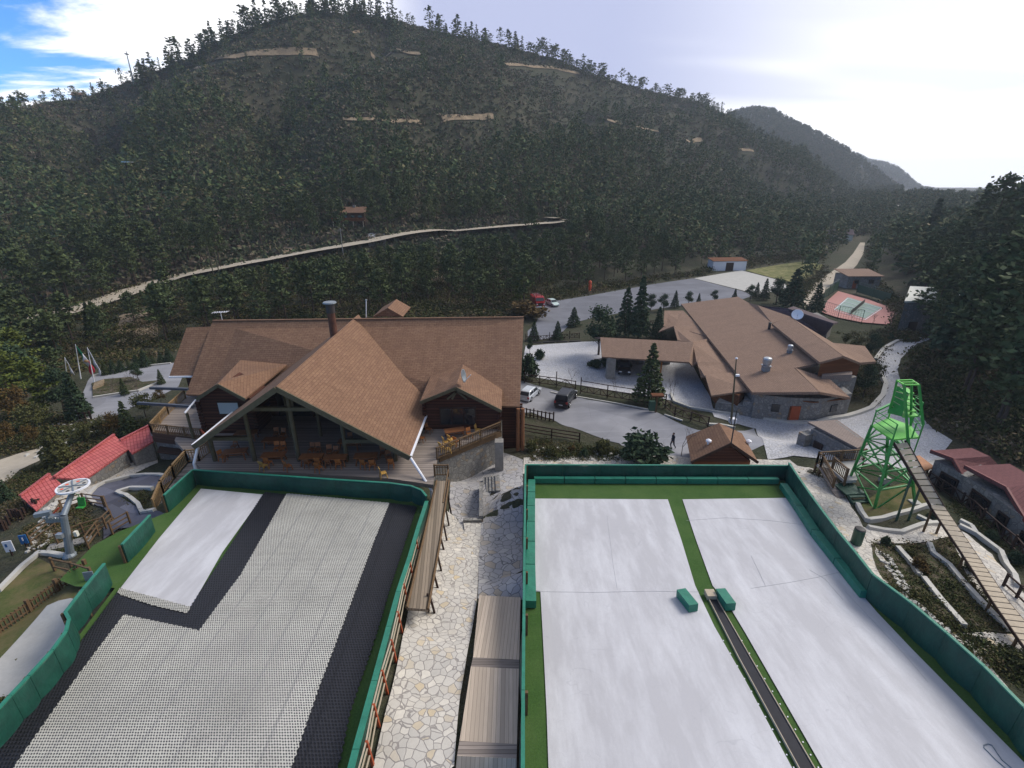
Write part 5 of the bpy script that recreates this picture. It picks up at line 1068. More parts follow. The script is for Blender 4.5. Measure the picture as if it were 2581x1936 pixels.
# ------------------------------------------------------------------ maroon roofed cottages at the right
for i, (px, zz, lb) in enumerate((([(2345,1136),(2449,1129),(2512,1166),(2430,1212),(2400,1156)], 0, 'upper cottage with a maroon folded roof beside the lattice fence'), ([(2431,1175),(2543,1169),(2600,1195),(2690,1260),(2600,1330),(2536,1230)], 0, 'lower cottage with a maroon roof and red chairs on its terrace'))):
    o = thing('maroon_cottage', tuple(PZ(px[0][0] + 40, px[0][1] + 60, 1.0)), lb, 'cottage', 'maroon roofed cottages')
    F = PZ(px[0][0], px[0][1], 4.3); G = PZ(px[1][0], px[1][1], 4.0)
    if i == 0:
        MB().slab([PZ(2345,1136,4.4), PZ(2402,1157,4.4), PZ(2495,1150,4.0), PZ(2449,1129,4.0)], .2, down=up * -.25).build('roof', 'maroon_shingle', o); MB().slab([PZ(2402,1157,4.41), PZ(2434,1214,3.2), PZ(2522,1178,3.0), PZ(2495,1150,4.01)], .2, down=up * -.25).build('roof', 'maroon_shingle', o)
        MB().bar(PZ(2345,1137,4.3), PZ(2402,1158,4.3), .16, .32).build('fascia', 'maroon_trim', o); MB().bar(PZ(2402,1158,4.3), PZ(2434,1215,3.1), .16, .32).build('fascia', 'maroon_trim', o)
        w0, w1 = PZ(2360, 1150, 4.0), PZ(2432, 1222, 2.9); k = [(w0.x, w0.y), (w1.x, w1.y), (w1.x + 3.0, w1.y + 1.6), (w0.x + 3.6, w0.y + .6)]; MB().prism(k, -.5, 3.6).build('wall', 'rubble_stone', o)
    else:
        MB().slab([PZ(2431,1175,4.6), PZ(2536,1230,4.6), PZ(2625,1215,4.2), PZ(2545,1169,4.2)], .2, down=up * -.25).build('roof', 'maroon_shingle', o); MB().slab([PZ(2536,1230,4.61), PZ(2600,1335,3.4), PZ(2720,1290,3.1), PZ(2625,1215,4.21)], .2, down=up * -.25).build('roof', 'maroon_shingle', o)
        MB().bar(PZ(2431,1176,4.5), PZ(2536,1231,4.5), .16, .32).build('fascia', 'maroon_trim', o); MB().bar(PZ(2536,1231,4.5), PZ(2600,1337,3.3), .16, .32).build('fascia', 'maroon_trim', o)
        w0, w1 = PZ(2442, 1190, 4.2), PZ(2600, 1345, 3.0); k = [(w0.x, w0.y), (w1.x, w1.y), (w1.x + 3.4, w1.y + 2), (w0.x + 3.6, w0.y + .8)]; MB().prism(k, -.5, 3.7).build('wall', 'rubble_stone', o)
    a, b = Vector((*k[0], 0)), Vector((*k[1], 0)); d = (b - a).normalized(); n = Vector((d.y, -d.x, 0)); rz = math.atan2(d.y, d.x)
    for u, w_, z0, z1, nm, mt in (((1.7, 1.6, .6, 3.0, 'door', 'dark_glass'),) if i == 0 else ((1.9, 1.9, .8, 3.2, 'door', 'dark_glass'), (4.2, 1.0, 1.4, 3.0, 'window', 'dark_glass'), (6.6, 1.4, 1.7, 2.8, 'window', 'dark_glass'))):
        c = a + d * u + n * .05; f = MB().box((c.x, c.y, (z0 + z1) / 2), (w_, .14, z1 - z0), rz).build(nm, 'dark_wood', o); MB().box((c.x + n.x * .09, c.y + n.y * .09, (z0 + z1) / 2), (w_ - .3, .05, z1 - z0 - .3), rz).build('pane', mt, f)
def plastic_chair(px, py, lb, n=0):
    p = T(px, py, .1); o = thing('red_chair', tuple(p), lb, 'chair', 'red chairs on the cottage terrace')
    MB().box(tuple(p + up * .42), (.5, .5, .06)).build('seat', 'red_chair', o); MB().slab([p + Vector((-.25, .22, .45)), p + Vector((.25, .22, .45)), p + Vector((.27, .32, .95)), p + Vector((-.27, .32, .95))], .05).build('backrest', 'red_chair', o)
    for sx in (-1, 1):
        for sy in (-1, 1): MB().bar(p + Vector((sx * .24, sy * .24, 0)), p + Vector((sx * .2, sy * .2, .4)), .05).build('leg', 'red_chair', o)
        MB().box(tuple(p + Vector((sx * .27, 0, .66))), (.05, .45, .05)).build('armrest', 'red_chair', o)
plastic_chair(2487, 1272, 'red plastic chair alone at the wall of the lower cottage'); plastic_chair(2483, 1262, 'red plastic chair just behind the lone one at the cottage wall'); plastic_chair(2510, 1288, 'red plastic chair at the left of the terrace table'); plastic_chair(2524, 1292, 'red plastic chair at the right of the terrace table'); plastic_chair(2517, 1300, 'red plastic chair in front of the terrace table')
p = PZ(2362, 1170, 2.3); o = thing('awning', tuple(p), 'slanting reddish wooden board roof behind the slatted chute', 'awning'); MB().slab([PZ(2300,1150,3.2), PZ(2318,1148,3.2), PZ(2358,1178,2.8), PZ(2330,1185,2.8)], .12, down=up * -.12).build('board', 'orange_wood', o); MB().tube(PZ(2340,1182,2.7), PZ(2340,1182,2.7) - up * 2.6, .08).build('post', 'dark_wood', o)
# ------------------------------------------------------------------ tennis court
P = [(2074,773),(2115,737),(2150,742),(2262,783),(2256,818),(2180,812),(2120,800)]
o = patch('tennis_court', [(2070,790),(2085,760),(2112,736),(2190,758),(2266,786),(2256,822),(2170,815),(2110,803)], 'court_pink', .25); del o['kind']; tag(o, 'pink and green tennis court beyond the restaurant', 'tennis court')
o2 = patch('court_surface', [(2103,781),(2136,752),(2222,778),(2180,806)], 'court_green', .29, kind=None); o2.parent = o
mb = MB()
for a, b in (((2103,781),(2136,752)), ((2136,752),(2222,778)), ((2222,778),(2180,806)), ((2180,806),(2103,781)), ((2120,766),(2205,790)), ((2128,760),(2213,784))): mb.bar(T(*a, .34), T(*b, .34), .12, .03)
mb.build('court_lines', 'white_paint', o)
a, b = T(2143, 793, .3), T(2178, 764, .3); MB().slab([a, b, b + up * 1, a + up * 1], .05, down=Vector((.05, 0, 0))).build('net', 'dark_pipe', o)
def tallfence(pts, lb, h=3, net=True):
    P = [T(a, b) for a, b in pts]; o = thing('court_fence', tuple(P[0]), lb, 'fence', 'fences round the tennis court'); mb = MB(); pn = MB()
    for a, b in zip(P[:-1], P[1:]):
        n = max(1, int((b - a).length / 4))
        for i in range(n + 1): c = a.lerp(b, i / n); mb.tube(c, c + up * h, .06, .06, 5)
        mb.bar(a + up * h, b + up * h, .07); 
        m_ = int((b - a).length / .5)
        for i in range(m_): c = a.lerp(b, i / m_); pn.bar(c + up * .1, c + up * h, .02)
        for j in range(7): pn.bar(a + up * (h * j / 7 + .15), b + up * (h * j / 7 + .15), .02)
        if net: pn.slab([a + up * .4, b + up * .4, b + up * (h * .8), a + up * (h * .8)], .03, down=Vector((.03, .03, 0)))
    mb.build('posts', 'dark_green_metal', o); pn.build('netting', 'dark_green_metal', o)
tallfence([(2075,755),(2110,732)], 'green net fence at the left corner of the tennis court'); tallfence([(2158,740),(2240,765)], 'green net fence along the far side of the tennis court'); tallfence([(2070,792),(2110,806),(2170,818)], 'thin wire fence along the near side of the tennis court', net=False)
# ------------------------------------------------------------------ vehicles
def loft(prof, halfw, n=5):
    """side profile (y, z) with a half width for each point, closed as a shell"""
    m = MB(); k = len(prof); vs = [(-w, y, z) for (y, z), w in zip(prof, halfw)] + [(w, y, z) for (y, z), w in zip(prof, halfw)]
    fs = [tuple(range(k)), tuple(range(2 * k - 1, k - 1, -1))] + [(i, k + i, k + (i + 1) % k, (i + 1) % k) for i in range(k)]
    return m.add(vs, fs)
def wheel(par, x, y, r, w):
    t = MB().tube((x - w / 2, y, r), (x + w / 2, y, r), r, r, 16).build('wheel', 'tyre', par, local=True); s = 1 if x > 0 else -1
    MB().tube((x + s * (w / 2 - .02), y, r), (x + s * (w / 2 + .02), y, r), r * .6, r * .55, 12).build('rim', 'chrome', t, local=True)
def car(lb, loc, rz, paint, L_=4.3, Wd=1.75, Ht=1.48, suv=False):
    o = thing('parked_car' if not suv else 'parked_suv', loc, lb, 'car' if not suv else 'suv', 'vehicles parked in the lots', rz=rz); h = L_ / 2; w = Wd / 2; b = .92 if not suv else 1.08
    c0 = .25 if not suv else .38
    body = [(-h, c0 + .1), (-h + .05, b - .08), (-h + .25, b), (h - 1.15, b - .02), (h - .3, b - .18), (h, b - .38), (h, c0 + .1), (h - .25, c0), (-h + .2, c0)]
    MB_ = loft(body, [w * .94, w * .97, w * .93, w * .95, w * .9, w * .84, w * .86, w * .9, w * .92]).build('body', paint, o, local=True)
    bv = MB_.modifiers.new('b', 'BEVEL'); bv.width = .07; bv.segments = 2
    if suv: roof = [(-h + .08, b - .03), (-h + .28, Ht - .06), (-h + .6, Ht), (h - 2.2, Ht - .02), (h - 1.75, Ht - .12), (h - 1.1, b - .04)]
    else: roof = [(-h + .12, b - .03), (-h + .62, Ht - .1), (-h + 1.1, Ht), (.15, Ht), (.45, Ht - .05), (h - 1.12, b - .04)]
    tw = [w * .88] + [w * .72, w * .70, w * .70, w * .72] + [w * .88]
    g = loft(roof, tw).build('cabin', paint, o, local=True); g.modifiers.new('b', 'BEVEL').width = .05
    y0, y1, y2, y3 = roof[0][0], roof[1][0], roof[4][0], roof[5][0]; z1 = roof[1][1]
    def pane(nm, pts): MB().slab([Vector(p) for p in pts], .03).build(nm, 'car_glass', o, local=True)
    e = .02
    q = lambda x, y, z: (x, y, z)
    pane('rear_window', [q(-w * .74, y0 - e + .06, b + .04), q(w * .74, y0 - e + .06, b + .04), q(w * .62, y1 - e - .06, z1 - .06), q(-w * .62, y1 - e - .06, z1 - .06)])
    pane('windscreen', [q(-w * .76, y3 + e - .08, b + .04), q(w * .76, y3 + e - .08, b + .04), q(w * .64, y2 + .07, roof[4][1] - .03), q(-w * .64, y2 + .07, roof[4][1] - .03)])
    for s in (-1, 1):
        m_ = (y1 + y2) / 2
        for a, c in ((y1 + .05, m_ - .06), (m_ + .06, y2 + .15)):
            pts = [Vector((s * (w * .875 + .01), a - .18 if a < m_ else a, b + .06)), Vector((s * (w * .875 + .01), c + (.3 if c > m_ else 0), b + .06)), Vector((s * (w * .735 + .01), c - .05, z1 - .05)), Vector((s * (w * .735 + .01), a + .05, z1 - .05))]
            MB().slab(pts, .03, down=Vector((s * .02, 0, 0))).build('side_window', 'car_glass', o, local=True)
        MB().box((s * w * .78, -h + .04, b - .2), (.26, .08, .26)).build('tail_light', 'tail_lamp', o, local=True); MB().box((s * w * .68, h - .05, b - .36), (.34, .14, .16)).build('headlight', 'head_lamp', o, local=True)
        MB().box((s * (w + .06), y3 - .25, b + .06), (.2, .12, .14)).build('mirror', paint, o, local=True)
        for y in (-h + .8, h - .85): wheel(o, s * (w - .12), y, .33 if not suv else .39, .22)
    MB().box((0, -h - .01, .52), (.5, .03, .13)).build('number_plate', 'white_paint', o, local=True); MB().box((0, -h + .02, .4), (Wd * .9, .12, .2)).build('bumper', paint if not suv else 'dark_pipe', o, local=True)
    return o
def gz(p): return (p.x, p.y, h1(p.x, p.y) + .05)
car('silver hatchback parked against the wooden fence, rear to the camera', gz(PZ(1336, 992, .7)), R(-26), 'silver_paint')
car('black sport utility vehicle parked beside the silver hatchback', gz(PZ(1427, 1000, .9)), R(-22), 'black_paint', 4.9, 2.0, 1.85, True)
car('small pale green car in the upper lot beside the fire engine', gz(PZ(1392, 766, .6)), R(205), 'green_white_paint', 4.2, 1.8, 1.5)
car('dark car standing in the shade under the carport roof', gz(PZ(1573, 930, .8)), R(170), 'black_paint', 4.6, 1.85, 1.7, True)
o = thing('fire_engine', gz(PZ(1355, 772, .3)), 'old red fire engine with a white bumper parked in the upper lot', 'fire engine', rz=R(188))
MB().box((0, -1.6, 1.35), (2.3, 4.4, 1.5)).build('rear_body', 'fire_red', o, local=True); g = loft([(.6, .6), (.6, 2.5), (1.0, 2.65), (2.3, 2.55), (2.7, 1.7), (2.8, .6)], [1.15, 1.1, 1.05, 1.05, 1.12, 1.15]).build('cab', 'fire_red', o, local=True); g.modifiers.new('b', 'BEVEL').width = .08
MB().box((0, 3.15, 1.15), (1.9, .9, .95)).build('nose', 'fire_red', o, local=True); MB().slab([Vector((-.95, 2.76, 1.75)), Vector((.95, 2.76, 1.75)), Vector((.9, 2.40, 2.45)), Vector((-.9, 2.40, 2.45))], .04, down=Vector((0, .05, .02))).build('windscreen', 'car_glass', o, local=True)
MB().box((0, 3.75, .62), (2.4, .25, .28)).build('bumper', 'white_paint', o, local=True); MB().box((0, 3.63, 1.15), (1.0, .06, .7)).build('grille', 'dark_pipe', o, local=True)
for s in (-1, 1):
    MB().tube((s * .8, 3.6, 1.2), (s * .8, 3.72, 1.2), .16, .14, 12).build('headlight', 'head_lamp', o, local=True); MB().box((s * .7, -1.6, 2.35), (.12, 4.2, .12)).build('ladder_rail', 'chrome', o, local=True); MB().lathe((s * .6, 1.6, 2.62), [(.14, 0), (.14, .16), (.05, .22)], 10).build('beacon', 'tail_lamp', o, local=True)
    for y in (-2.6, 2.7): wheel(o, s * 1.0, y, .5, .3)
mb = MB()
for k in range(8): mb.box((0, -3.4 + k * .5, 2.35), (1.4, .07, .07))
mb.build('ladder_rungs', 'chrome', o, local=True)

# ------------------------------------------------------------------ the walking person
pp = T(1694, 1131, .05); P_ = thing('person', tuple(pp), 'person in dark clothes walking across the lot beside the bare tree', 'person')
def skin_fig(name, verts, edges, radii, mat, par, root=0, sub=2):
    me = bpy.data.meshes.new(name); me.from_pydata(verts, edges, []); me.materials.append(MATS[mat]); o = bpy.data.objects.new(name, me); COL.objects.link(o); o.parent = par
    sk = o.modifiers.new('skin', 'SKIN'); 
    for i, r in enumerate(radii): me.skin_vertices[0].data[i].radius = (r, r)
    me.skin_vertices[0].data[root].use_root = True; sb = o.modifiers.new('sub', 'SUBSURF'); sb.levels = sub; sb.render_levels = sub; return o
V_ = [(0,0,.93),(0,0,1.12),(0,.02,1.36),(0,.03,1.50),(0,.05,1.60),(0,.05,1.72),(.17,.02,1.40),(.24,-.10,1.15),(.26,.02,.92),(-.17,.02,1.40),(-.25,.12,1.16),(-.26,.26,.98),(.09,0,.90),(.11,.16,.50),(.11,.06,.09),(.11,.20,.04),(-.09,0,.90),(-.11,-.06,.48),(-.11,-.32,.14),(-.11,-.22,.04)]
E_ = [(0,1),(1,2),(2,3),(3,4),(4,5),(2,6),(6,7),(7,8),(2,9),(9,10),(10,11),(0,12),(12,13),(13,14),(14,15),(0,16),(16,17),(17,18),(18,19)]
sc_ = 1.05
skin_fig('figure', [(x * sc_, y * sc_, z * sc_) for x, y, z in V_], E_, [.15,.13,.16,.07,.085,.07,.075,.055,.045,.075,.055,.045,.10,.075,.05,.045,.10,.075,.05,.045], 'cloth_dark', P_)
h_ = MB().lathe((0, .055, 1.60), [(.05, 0), (.09, .05), (.10, .12), (.09, .19), (.03, .235)], 12).build('head', 'skin', P_, smooth=True, local=True); MB().lathe((0, .035, 1.70), [(.103, 0), (.108, .06), (.09, .13), (.02, .165)], 12).build('hair', 'dark_wood', h_, smooth=True, local=True)
for s in (-1, 1): MB().lathe((.27 * s, .02 if s > 0 else .28, .86 if s > 0 else .93), [(.02, 0), (.045, .04), (.03, .11)], 8).build('hand', 'skin', P_, smooth=True, local=True)
P_.rotation_euler = (0, 0, R(110))

# ------------------------------------------------------------------ fences
def rail_fence(pts, lb, h=1.1, gap=2.2, rails=(.3, .65, 1.0), mat='dark_wood', w=.12, cross=None, tall=0, group='dark wooden fences', zoff=0, name='wooden_fence', offs=None):
    P = [T(a, b) for a, b in pts]; o = thing(name, tuple(P[0]), lb, 'fence', group); Q = []
    for a, b in zip(P[:-1], P[1:]):
        n = max(1, round((b.xy - a.xy).length / gap)); Q += [a.lerp(b, i / n) for i in range(n)]
    Q.append(P[-1]); Z_ = H(np.array([q.x for q in Q]), np.array([q.y for q in Q])); Q = [Vector((q.x, q.y, z + zoff)) for q, z in zip(Q, Z_)]
    for i, q in enumerate(Q): MB().box((q.x, q.y, q.z + h / 2 + (tall / 2 if i % 2 == 0 else 0) - .2), (w, w, h + .4 + (tall if i % 2 == 0 else 0))).build('post', mat, o)
    for r in rails:
        mb = MB()
        for a, b in zip(Q[:-1], Q[1:]): mb.bar(a + up * r, b + up * r, w * .7)
        mb.build('rail', mat, o)
    if cross:
        mb = MB(); lo, hi, n = cross
        for a, b in zip(Q[:-1], Q[1:]):
            for k in range(n):
                p, q = a.lerp(b, k / n), a.lerp(b, (k + 1) / n)
                if k % 2: mb.bar(p + up * hi, q + up * lo, w * .6)
                else: mb.bar(p + up * lo, q + up * hi, w * .6)
                if k: mb.bar(p + up * lo, p + up * hi, w * .6)
        mb.build('braces', mat, o)
    return o
rail_fence([(1322,966),(1360,971),(1402,976),(1450,985)], 'tall dark lattice fence behind the silver hatchback', 1.5, 2.8, (.35, 1.4), cross=(.35, 1.4, 2), tall=.9)
rail_fence([(1463,992),(1530,1004),(1605,1016),(1676,1028)], 'tall double tier dark lattice fence along the middle of the parking kerb', 1.9, 4.0, (.35, 1.2, 1.9), cross=(.35, 1.2, 4), tall=.5)
rail_fence([(1676,1030),(1700,1050),(1740,1062),(1784,1076)], 'dark lattice fence curving down from the tall fence towards the kiosk', 1.3, 2.0, (.3, 1.2), cross=(.3, 1.2, 2))
rail_fence([(1325,862),(1385,858),(1460,853)], 'long low lattice fence between the plaza and the upper lot behind the small firs', 1.1, 2.0, (.25, 1.0), cross=(.25, 1.0, 4), tall=.5)
rail_fence([(1585,832),(1600,826),(1645,820)], 'low lattice fence behind the two tall dark firs', 1.1, 2.0, (.25, 1.0), cross=(.25, 1.0, 4))
rail_fence([(1284,1085),(1320,1092),(1390,1104),(1460,1115)], 'three rail fence beside the paved walk right of the lodge', 1.2, 4.2, (.35, .75, 1.15), w=.14)
def picket(pts, lb, h=1.1, gap=.28, mat='dark_wood', group='picket fences', w=.06):
    P = [T(a, b) for a, b in pts]; o = thing('picket_fence', tuple(P[0]), lb, 'fence', group); t = MB(); pk_ = MB()
    for a, b in zip(P[:-1], P[1:]):
        for z in (.25, h - .12): t.bar(a + up * z, b + up * z, .08)
        n = int((b - a).length / gap)
        for i in range(n + 1): c = a.lerp(b, i / n); pk_.box((c.x, c.y, c.z + h / 2), (w * 1.6, w, h))
    t.build('rails', mat, o); pk_.build('pickets', mat, o)
    for p in P: MB().box((p.x, p.y, p.z + h / 2 + .05), (.16, .16, h + .2)).build('post', mat, o)
    return o
picket([(1282,1040),(1345,1053),(1395,1062)], 'dark picket fence along the lot edge right of the lodge', 1.1, .45, w=.1)
picket([(222,1442),(150,1492),(80,1545),(0,1600),(-60,1645)], 'long brown picket fence crossing the two lawns at the left', .8, .17, 'rail_wood', w=.045)
picket([(205,1062),(232,1062)], 'short dark picket piece at the end of the left road', 1.2, .5, w=.1)
rail_fence([(2335,1218),(2370,1240),(2420,1275),(2470,1318),(2520,1362),(2575,1418),(2640,1480)], 'long dark lattice fence below the maroon roofed cottages', 1.2, 1.7, (.3, 1.15), cross=(.3, 1.15, 2), tall=.15)
rail_fence([(2527,1480),(2560,1510),(2620,1570)], 'dark rail fence beside the lower end of the slatted chute', 1.1, 2, (.3, 1.0))
rail_fence([(140,1441),(190,1452),(238,1468)], 'short brown gate fence closing the turf lane between lawn and barrier', 1.1, 2.4, (.4, 1.0), 'rail_wood')
p = T(224, 1452, .6); tag(MB().box(tuple(p), (.5, .05, .6), .2).build('notice_board', 'grey_steel'), 'small framed notice hanging on the short brown gate fence', 'sign')
for pts, lb in (([(150,1378),(215,1352),(270,1335)], 'rail fence in front of the chairlift column'), ([(160,1290),(215,1272),(265,1280)], 'rail fence behind the green chairlift seat'), ([(225,1385),(250,1350),(285,1315),(270,1280)], 'rail fence running back from the turf towards the slate walk'), ([(80,1375),(140,1330),(160,1300)], 'rail fence running down left of the chairlift column'), ([(285,1348),(330,1322)], 'crossed rail gate at the edge of the slate walk')):
    rail_fence(pts, lb, 1.1, 2.4, (.35, .7, 1.05), 'rail_wood', .10, group='brown rail fences round the chairlift')
mb = MB(); 
for k in range(16):
    a = T(5 + k * 6.6, 1335 - k * 4.2 + 8 * math.sin(k)); mb.box((a.x, a.y, a.z + .4), (.14, .14, 1.0 + .3 * math.sin(k * 2)))
tag(mb.build('stake_fence', 'dark_wood'), 'row of dark stakes edging the bed at the far left', 'fence')
# gutters of the kerbstop blocks on the plaza
for k in range(4): p = PZ(1350 + 33 * k, 864 - 1.4 * k, .12); tag(MB().box(tuple(p), (2.1, .25, .2), .05).build('wheel_stop', 'dark_pipe'), 'dark wheel stop on the pale plaza, number %s from the lodge' % ('one', 'two', 'three', 'four')[k], 'wheel stop', 'wheel stops on the plaza')
p = T(1486, 738); o = thing('totem', tuple(p), 'slim red orange upright figure at the far edge of the upper lot', 'totem'); MB().lathe(tuple(p), [(.5, 0), (.45, .3), (.32, .8), (.42, 1.6), (.35, 2.4), (.45, 2.8), (.2, 3.2)], 10).build('figure_body', 'red_orange', o)
# picture-frame notice roof at the lattice fence
p = T(1652, 1040); o = thing('notice_stand', tuple(p), 'small wooden notice stand with a brown roof in front of the lattice fence', 'notice board'); MB().box(tuple(p + up * 1.1), (.2, .2, 2.4)).build('post', 'rail_wood', o); MB().box(tuple(p + up * 2.4), (1.5, .9, .16)).build('roof', 'brown_siding', o); MB().box(tuple(p + Vector((-.5, .1, .9))), (.7, .6, 1.2)).build('bin', 'dark_green_metal', o)
# ------------------------------------------------------------------ green tower with the slatted chute
TW = thing('green_tower', tuple(PZ(2215, 1245, 2.8)), 'bright green steel tower with two platforms at the head of the slatted chute', 'tower')
zb = 2.8; zp = 9.4
BL, BF, BR, BB = PZ(2134, 1224, zb), PZ(2203, 1286, zb), PZ(2306, 1267, zb), PZ(2232, 1206, zb)
TL, TF, TR, TB = PZ(2198, 1072, zp), PZ(2250, 1108, zp), PZ(2288, 1104, zp), PZ(2240, 1052, zp)
legs = ((BL, TL), (BF, TF), (BR, TR), (BB, TB)); g_ = 'tower_green'
for a, b in legs:
    MB().bar(a, b, .17).build('leg', g_, TW); MB().box((a.x, a.y, a.z - .15), (.7, .7, .5)).build('footing', 'pale_concrete', TW)
lv = (.30, .56, .79)
for t in lv:
    P = [a.lerp(b, t) for a, b in legs]
    for i in range(4): MB().bar(P[i], P[(i + 1) % 4], .12).build('girt', g_, TW)
prev = 0
for j, t in enumerate(lv + (1.0,)):
    for i in range(4):
        a0, b0 = legs[i][0].lerp(legs[i][1], prev), legs[(i + 1) % 4][0].lerp(legs[(i + 1) % 4][1], prev); a1, b1 = legs[i][0].lerp(legs[i][1], t), legs[(i + 1) % 4][0].lerp(legs[(i + 1) % 4][1], t)
        if (i + j) % 2: MB().bar(a0, b1, .095).build('brace', g_, TW)
        else: MB().bar(b0, a1, .095).build('brace', g_, TW)
        if i != 2 and j < 3: MB().bar(a0, b1, .095).build('brace', g_, TW)
    prev = t
# platform 1 and its extension to the right
PR1, PR2 = PZ(2317, 1102, zp), PZ(2296, 1072, zp)
MB().slab([TL, TF, TR, PR1, PR2, TB], .12).build('platform', 'deck_green', TW)
def rail3(P, h, par, n=3, mat=g_):
    mb = MB()
    for a, b in zip(P[:-1], P[1:]):
        for k in range(1, n + 1): mb.bar(a + up * (h * k / n), b + up * (h * k / n), .05)
    mb.build('guard_rail', mat, par)
    for p in P: MB().bar(p, p + up * h, .07).build('stanchion', mat, par)
rail3([TF, TL, TB], 1.25, TW); rail3([PR1, PR2], 1.2, TW); rail3([PR1, TR.lerp(PR1, .35)], 1.2, TW, 2)
MB().bar(TL + up * 1.25, TB + up * 1.3, .14).build('top_beam', g_, TW)
MB().bar(PZ(2300, 1150, 6.9), PR1, .09).build('bracket', g_, TW); MB().bar(PR1, PZ(2327, 1071, zp + 1.3), .09).build('bracket', g_, TW)
# upper cage and its little deck
zq, zt = 11.5, 14.0
C1, C2, C3, C4 = PZ(2261, 959, zt), PZ(2298, 958, zt), PZ(2316, 970, zt), PZ(2279, 970, zt)
K1, K2, K3, K4 = PZ(2245, 1032, 10.6), PZ(2300, 1060, zp), PZ(2327, 1071, zp + 1.3), PZ(2291, 1080, zp + .9)
for a, b in ((K1, C1), (PR2, C2), (K3, C3), (TR, C4)): MB().bar(a, b, .13).build('cage_leg', g_, TW)
for a, b in ((C1, C2), (C2, C3), (C3, C4), (C4, C1), (C1.lerp(C4, .5), C2.lerp(C3, .5)), (K1, TB)): MB().bar(a, b, .09).build('cage_ring', 'deck_green', TW)
D1, D2, D3, D4 = PZ(2262, 1036, zq - .9), PZ(2276, 1050, zq - .9), PZ(2316, 1048, zq - .9), PZ(2298, 1034, zq - .9)
MB().slab([D1, D2, D3, D4], .1).build('upper_platform', 'deck_green', TW)
for k in range(4):
    t = k / 4; MB().slab([p + up * (.45 + .45 * k) + Vector((-.12 * k, .1 * k, 0)) for p in (D1, D2, D2 + Vector((.9, 0, 0)), D1 + Vector((.9, .1, 0)))], .06).build('stair_tread', 'deck_green', TW)
s0, s1 = D1 + Vector((-.2, 0, 0)), D1 + Vector((-.9, 1.4, 2.2)); MB().slab([D2 + Vector((-.1, 0, 0)), D2 + Vector((-.1, 0, 1.9)), D1 + Vector((-.5, .3, 2.1)), D1 + Vector((-.5, .3, -.3))], .06, down=Vector((.05, .05, 0))).build('side_sheet', 'tower_green', TW)
rail3([D3, D4], 1.1, TW, 3)
for k in range(5): a, b = K1.lerp(C1, .15 + k * .17), PR2.lerp(C2, .15 + k * .17); MB().bar(a, b, .04).build('cage_rung', 'pale_wood', TW)
for k in range(4): a, b = K3.lerp(C3, .1 + k * .2), PR2.lerp(C2, .1 + k * .2); MB().bar(a, b, .045).build('cage_rung', g_, TW)
# green wooden steps at the foot of the tower
a = PZ(2160, 1250, 3.4); o = thing('green_steps', tuple(a), 'small dark green steps at the foot of the tower', 'steps')
for k in range(4): MB().box((a.x + .1 * k, a.y - .3 * k, a.z - .3 * k), (1.4, .38, .08), .1).build('tread', 'dark_green_metal', o)
for s in (-.7, .7): MB().bar((a.x + s, a.y + .1, a.z + .05), (a.x + s + .35, a.y - 1.2, a.z - 1.1), .08, .2).build('stringer', 'dark_green_metal', o)
MB().box((a.x - .1, a.y + .9, a.z + .08), (1.7, 1.6, .1), .1).build('landing', 'dark_green_metal', o)
# chute
CH = thing('slatted_chute', tuple(PZ(2258, 1118, 9.3)), 'long slatted timber chute descending from the green tower platform', 'chute')
cl = [(PZ(2252, 1112, 9.2), PZ(2283, 1107, 9.2)), (PZ(2350, 1280, 5.3), PZ(2384, 1283, 5.3)), (PZ(2430, 1400, 4.5), PZ(2467, 1405, 4.5)), (PZ(2500, 1510, 4.9), PZ(2541, 1515, 4.9)), (PZ(2566, 1605, 5.1), PZ(2622, 1612, 5.1)), (PZ(2635, 1700, 5.4), PZ(2700, 1710, 5.4))]
idx_ = 0
SL = []
for (a, b), (c, d) in zip(cl[:-1], cl[1:]):
    n = int((c - a).length / .46)
    for i in range(n): t = (i + .5) / n; SL.append((a.lerp(c, t), b.lerp(d, t)))
for i in range(min(100, len(SL) - 1)):
    (a, b), (c, d) = SL[i], SL[i + 1]; MB().slab([a, b, b.lerp(d, .84), a.lerp(c, .84)], .06).build('slat', 'pale_wood', CH)
for k in (0, 1):
    mb = MB(); Q = [c[k] - up * .1 for c in cl]
    for a, b in zip(Q[:-1], Q[1:]): mb.bar(a, b, .09, .18)
    mb.build('side_beam', 'dark_wood', CH)
for c in cl[1:]:
    for q in c: g = h1(q.x, q.y); MB().bar(q - up * .15, (q.x, q.y, g - .2), .11).build('prop', 'rail_wood', CH)
for t in (.5,):
    for k in (0, 1): q = cl[0][k].lerp(cl[1][k], t); MB().bar(q - up * .15, (q.x, q.y, h1(q.x, q.y) - .2), .11).build('prop', 'dark_green_metal', CH)
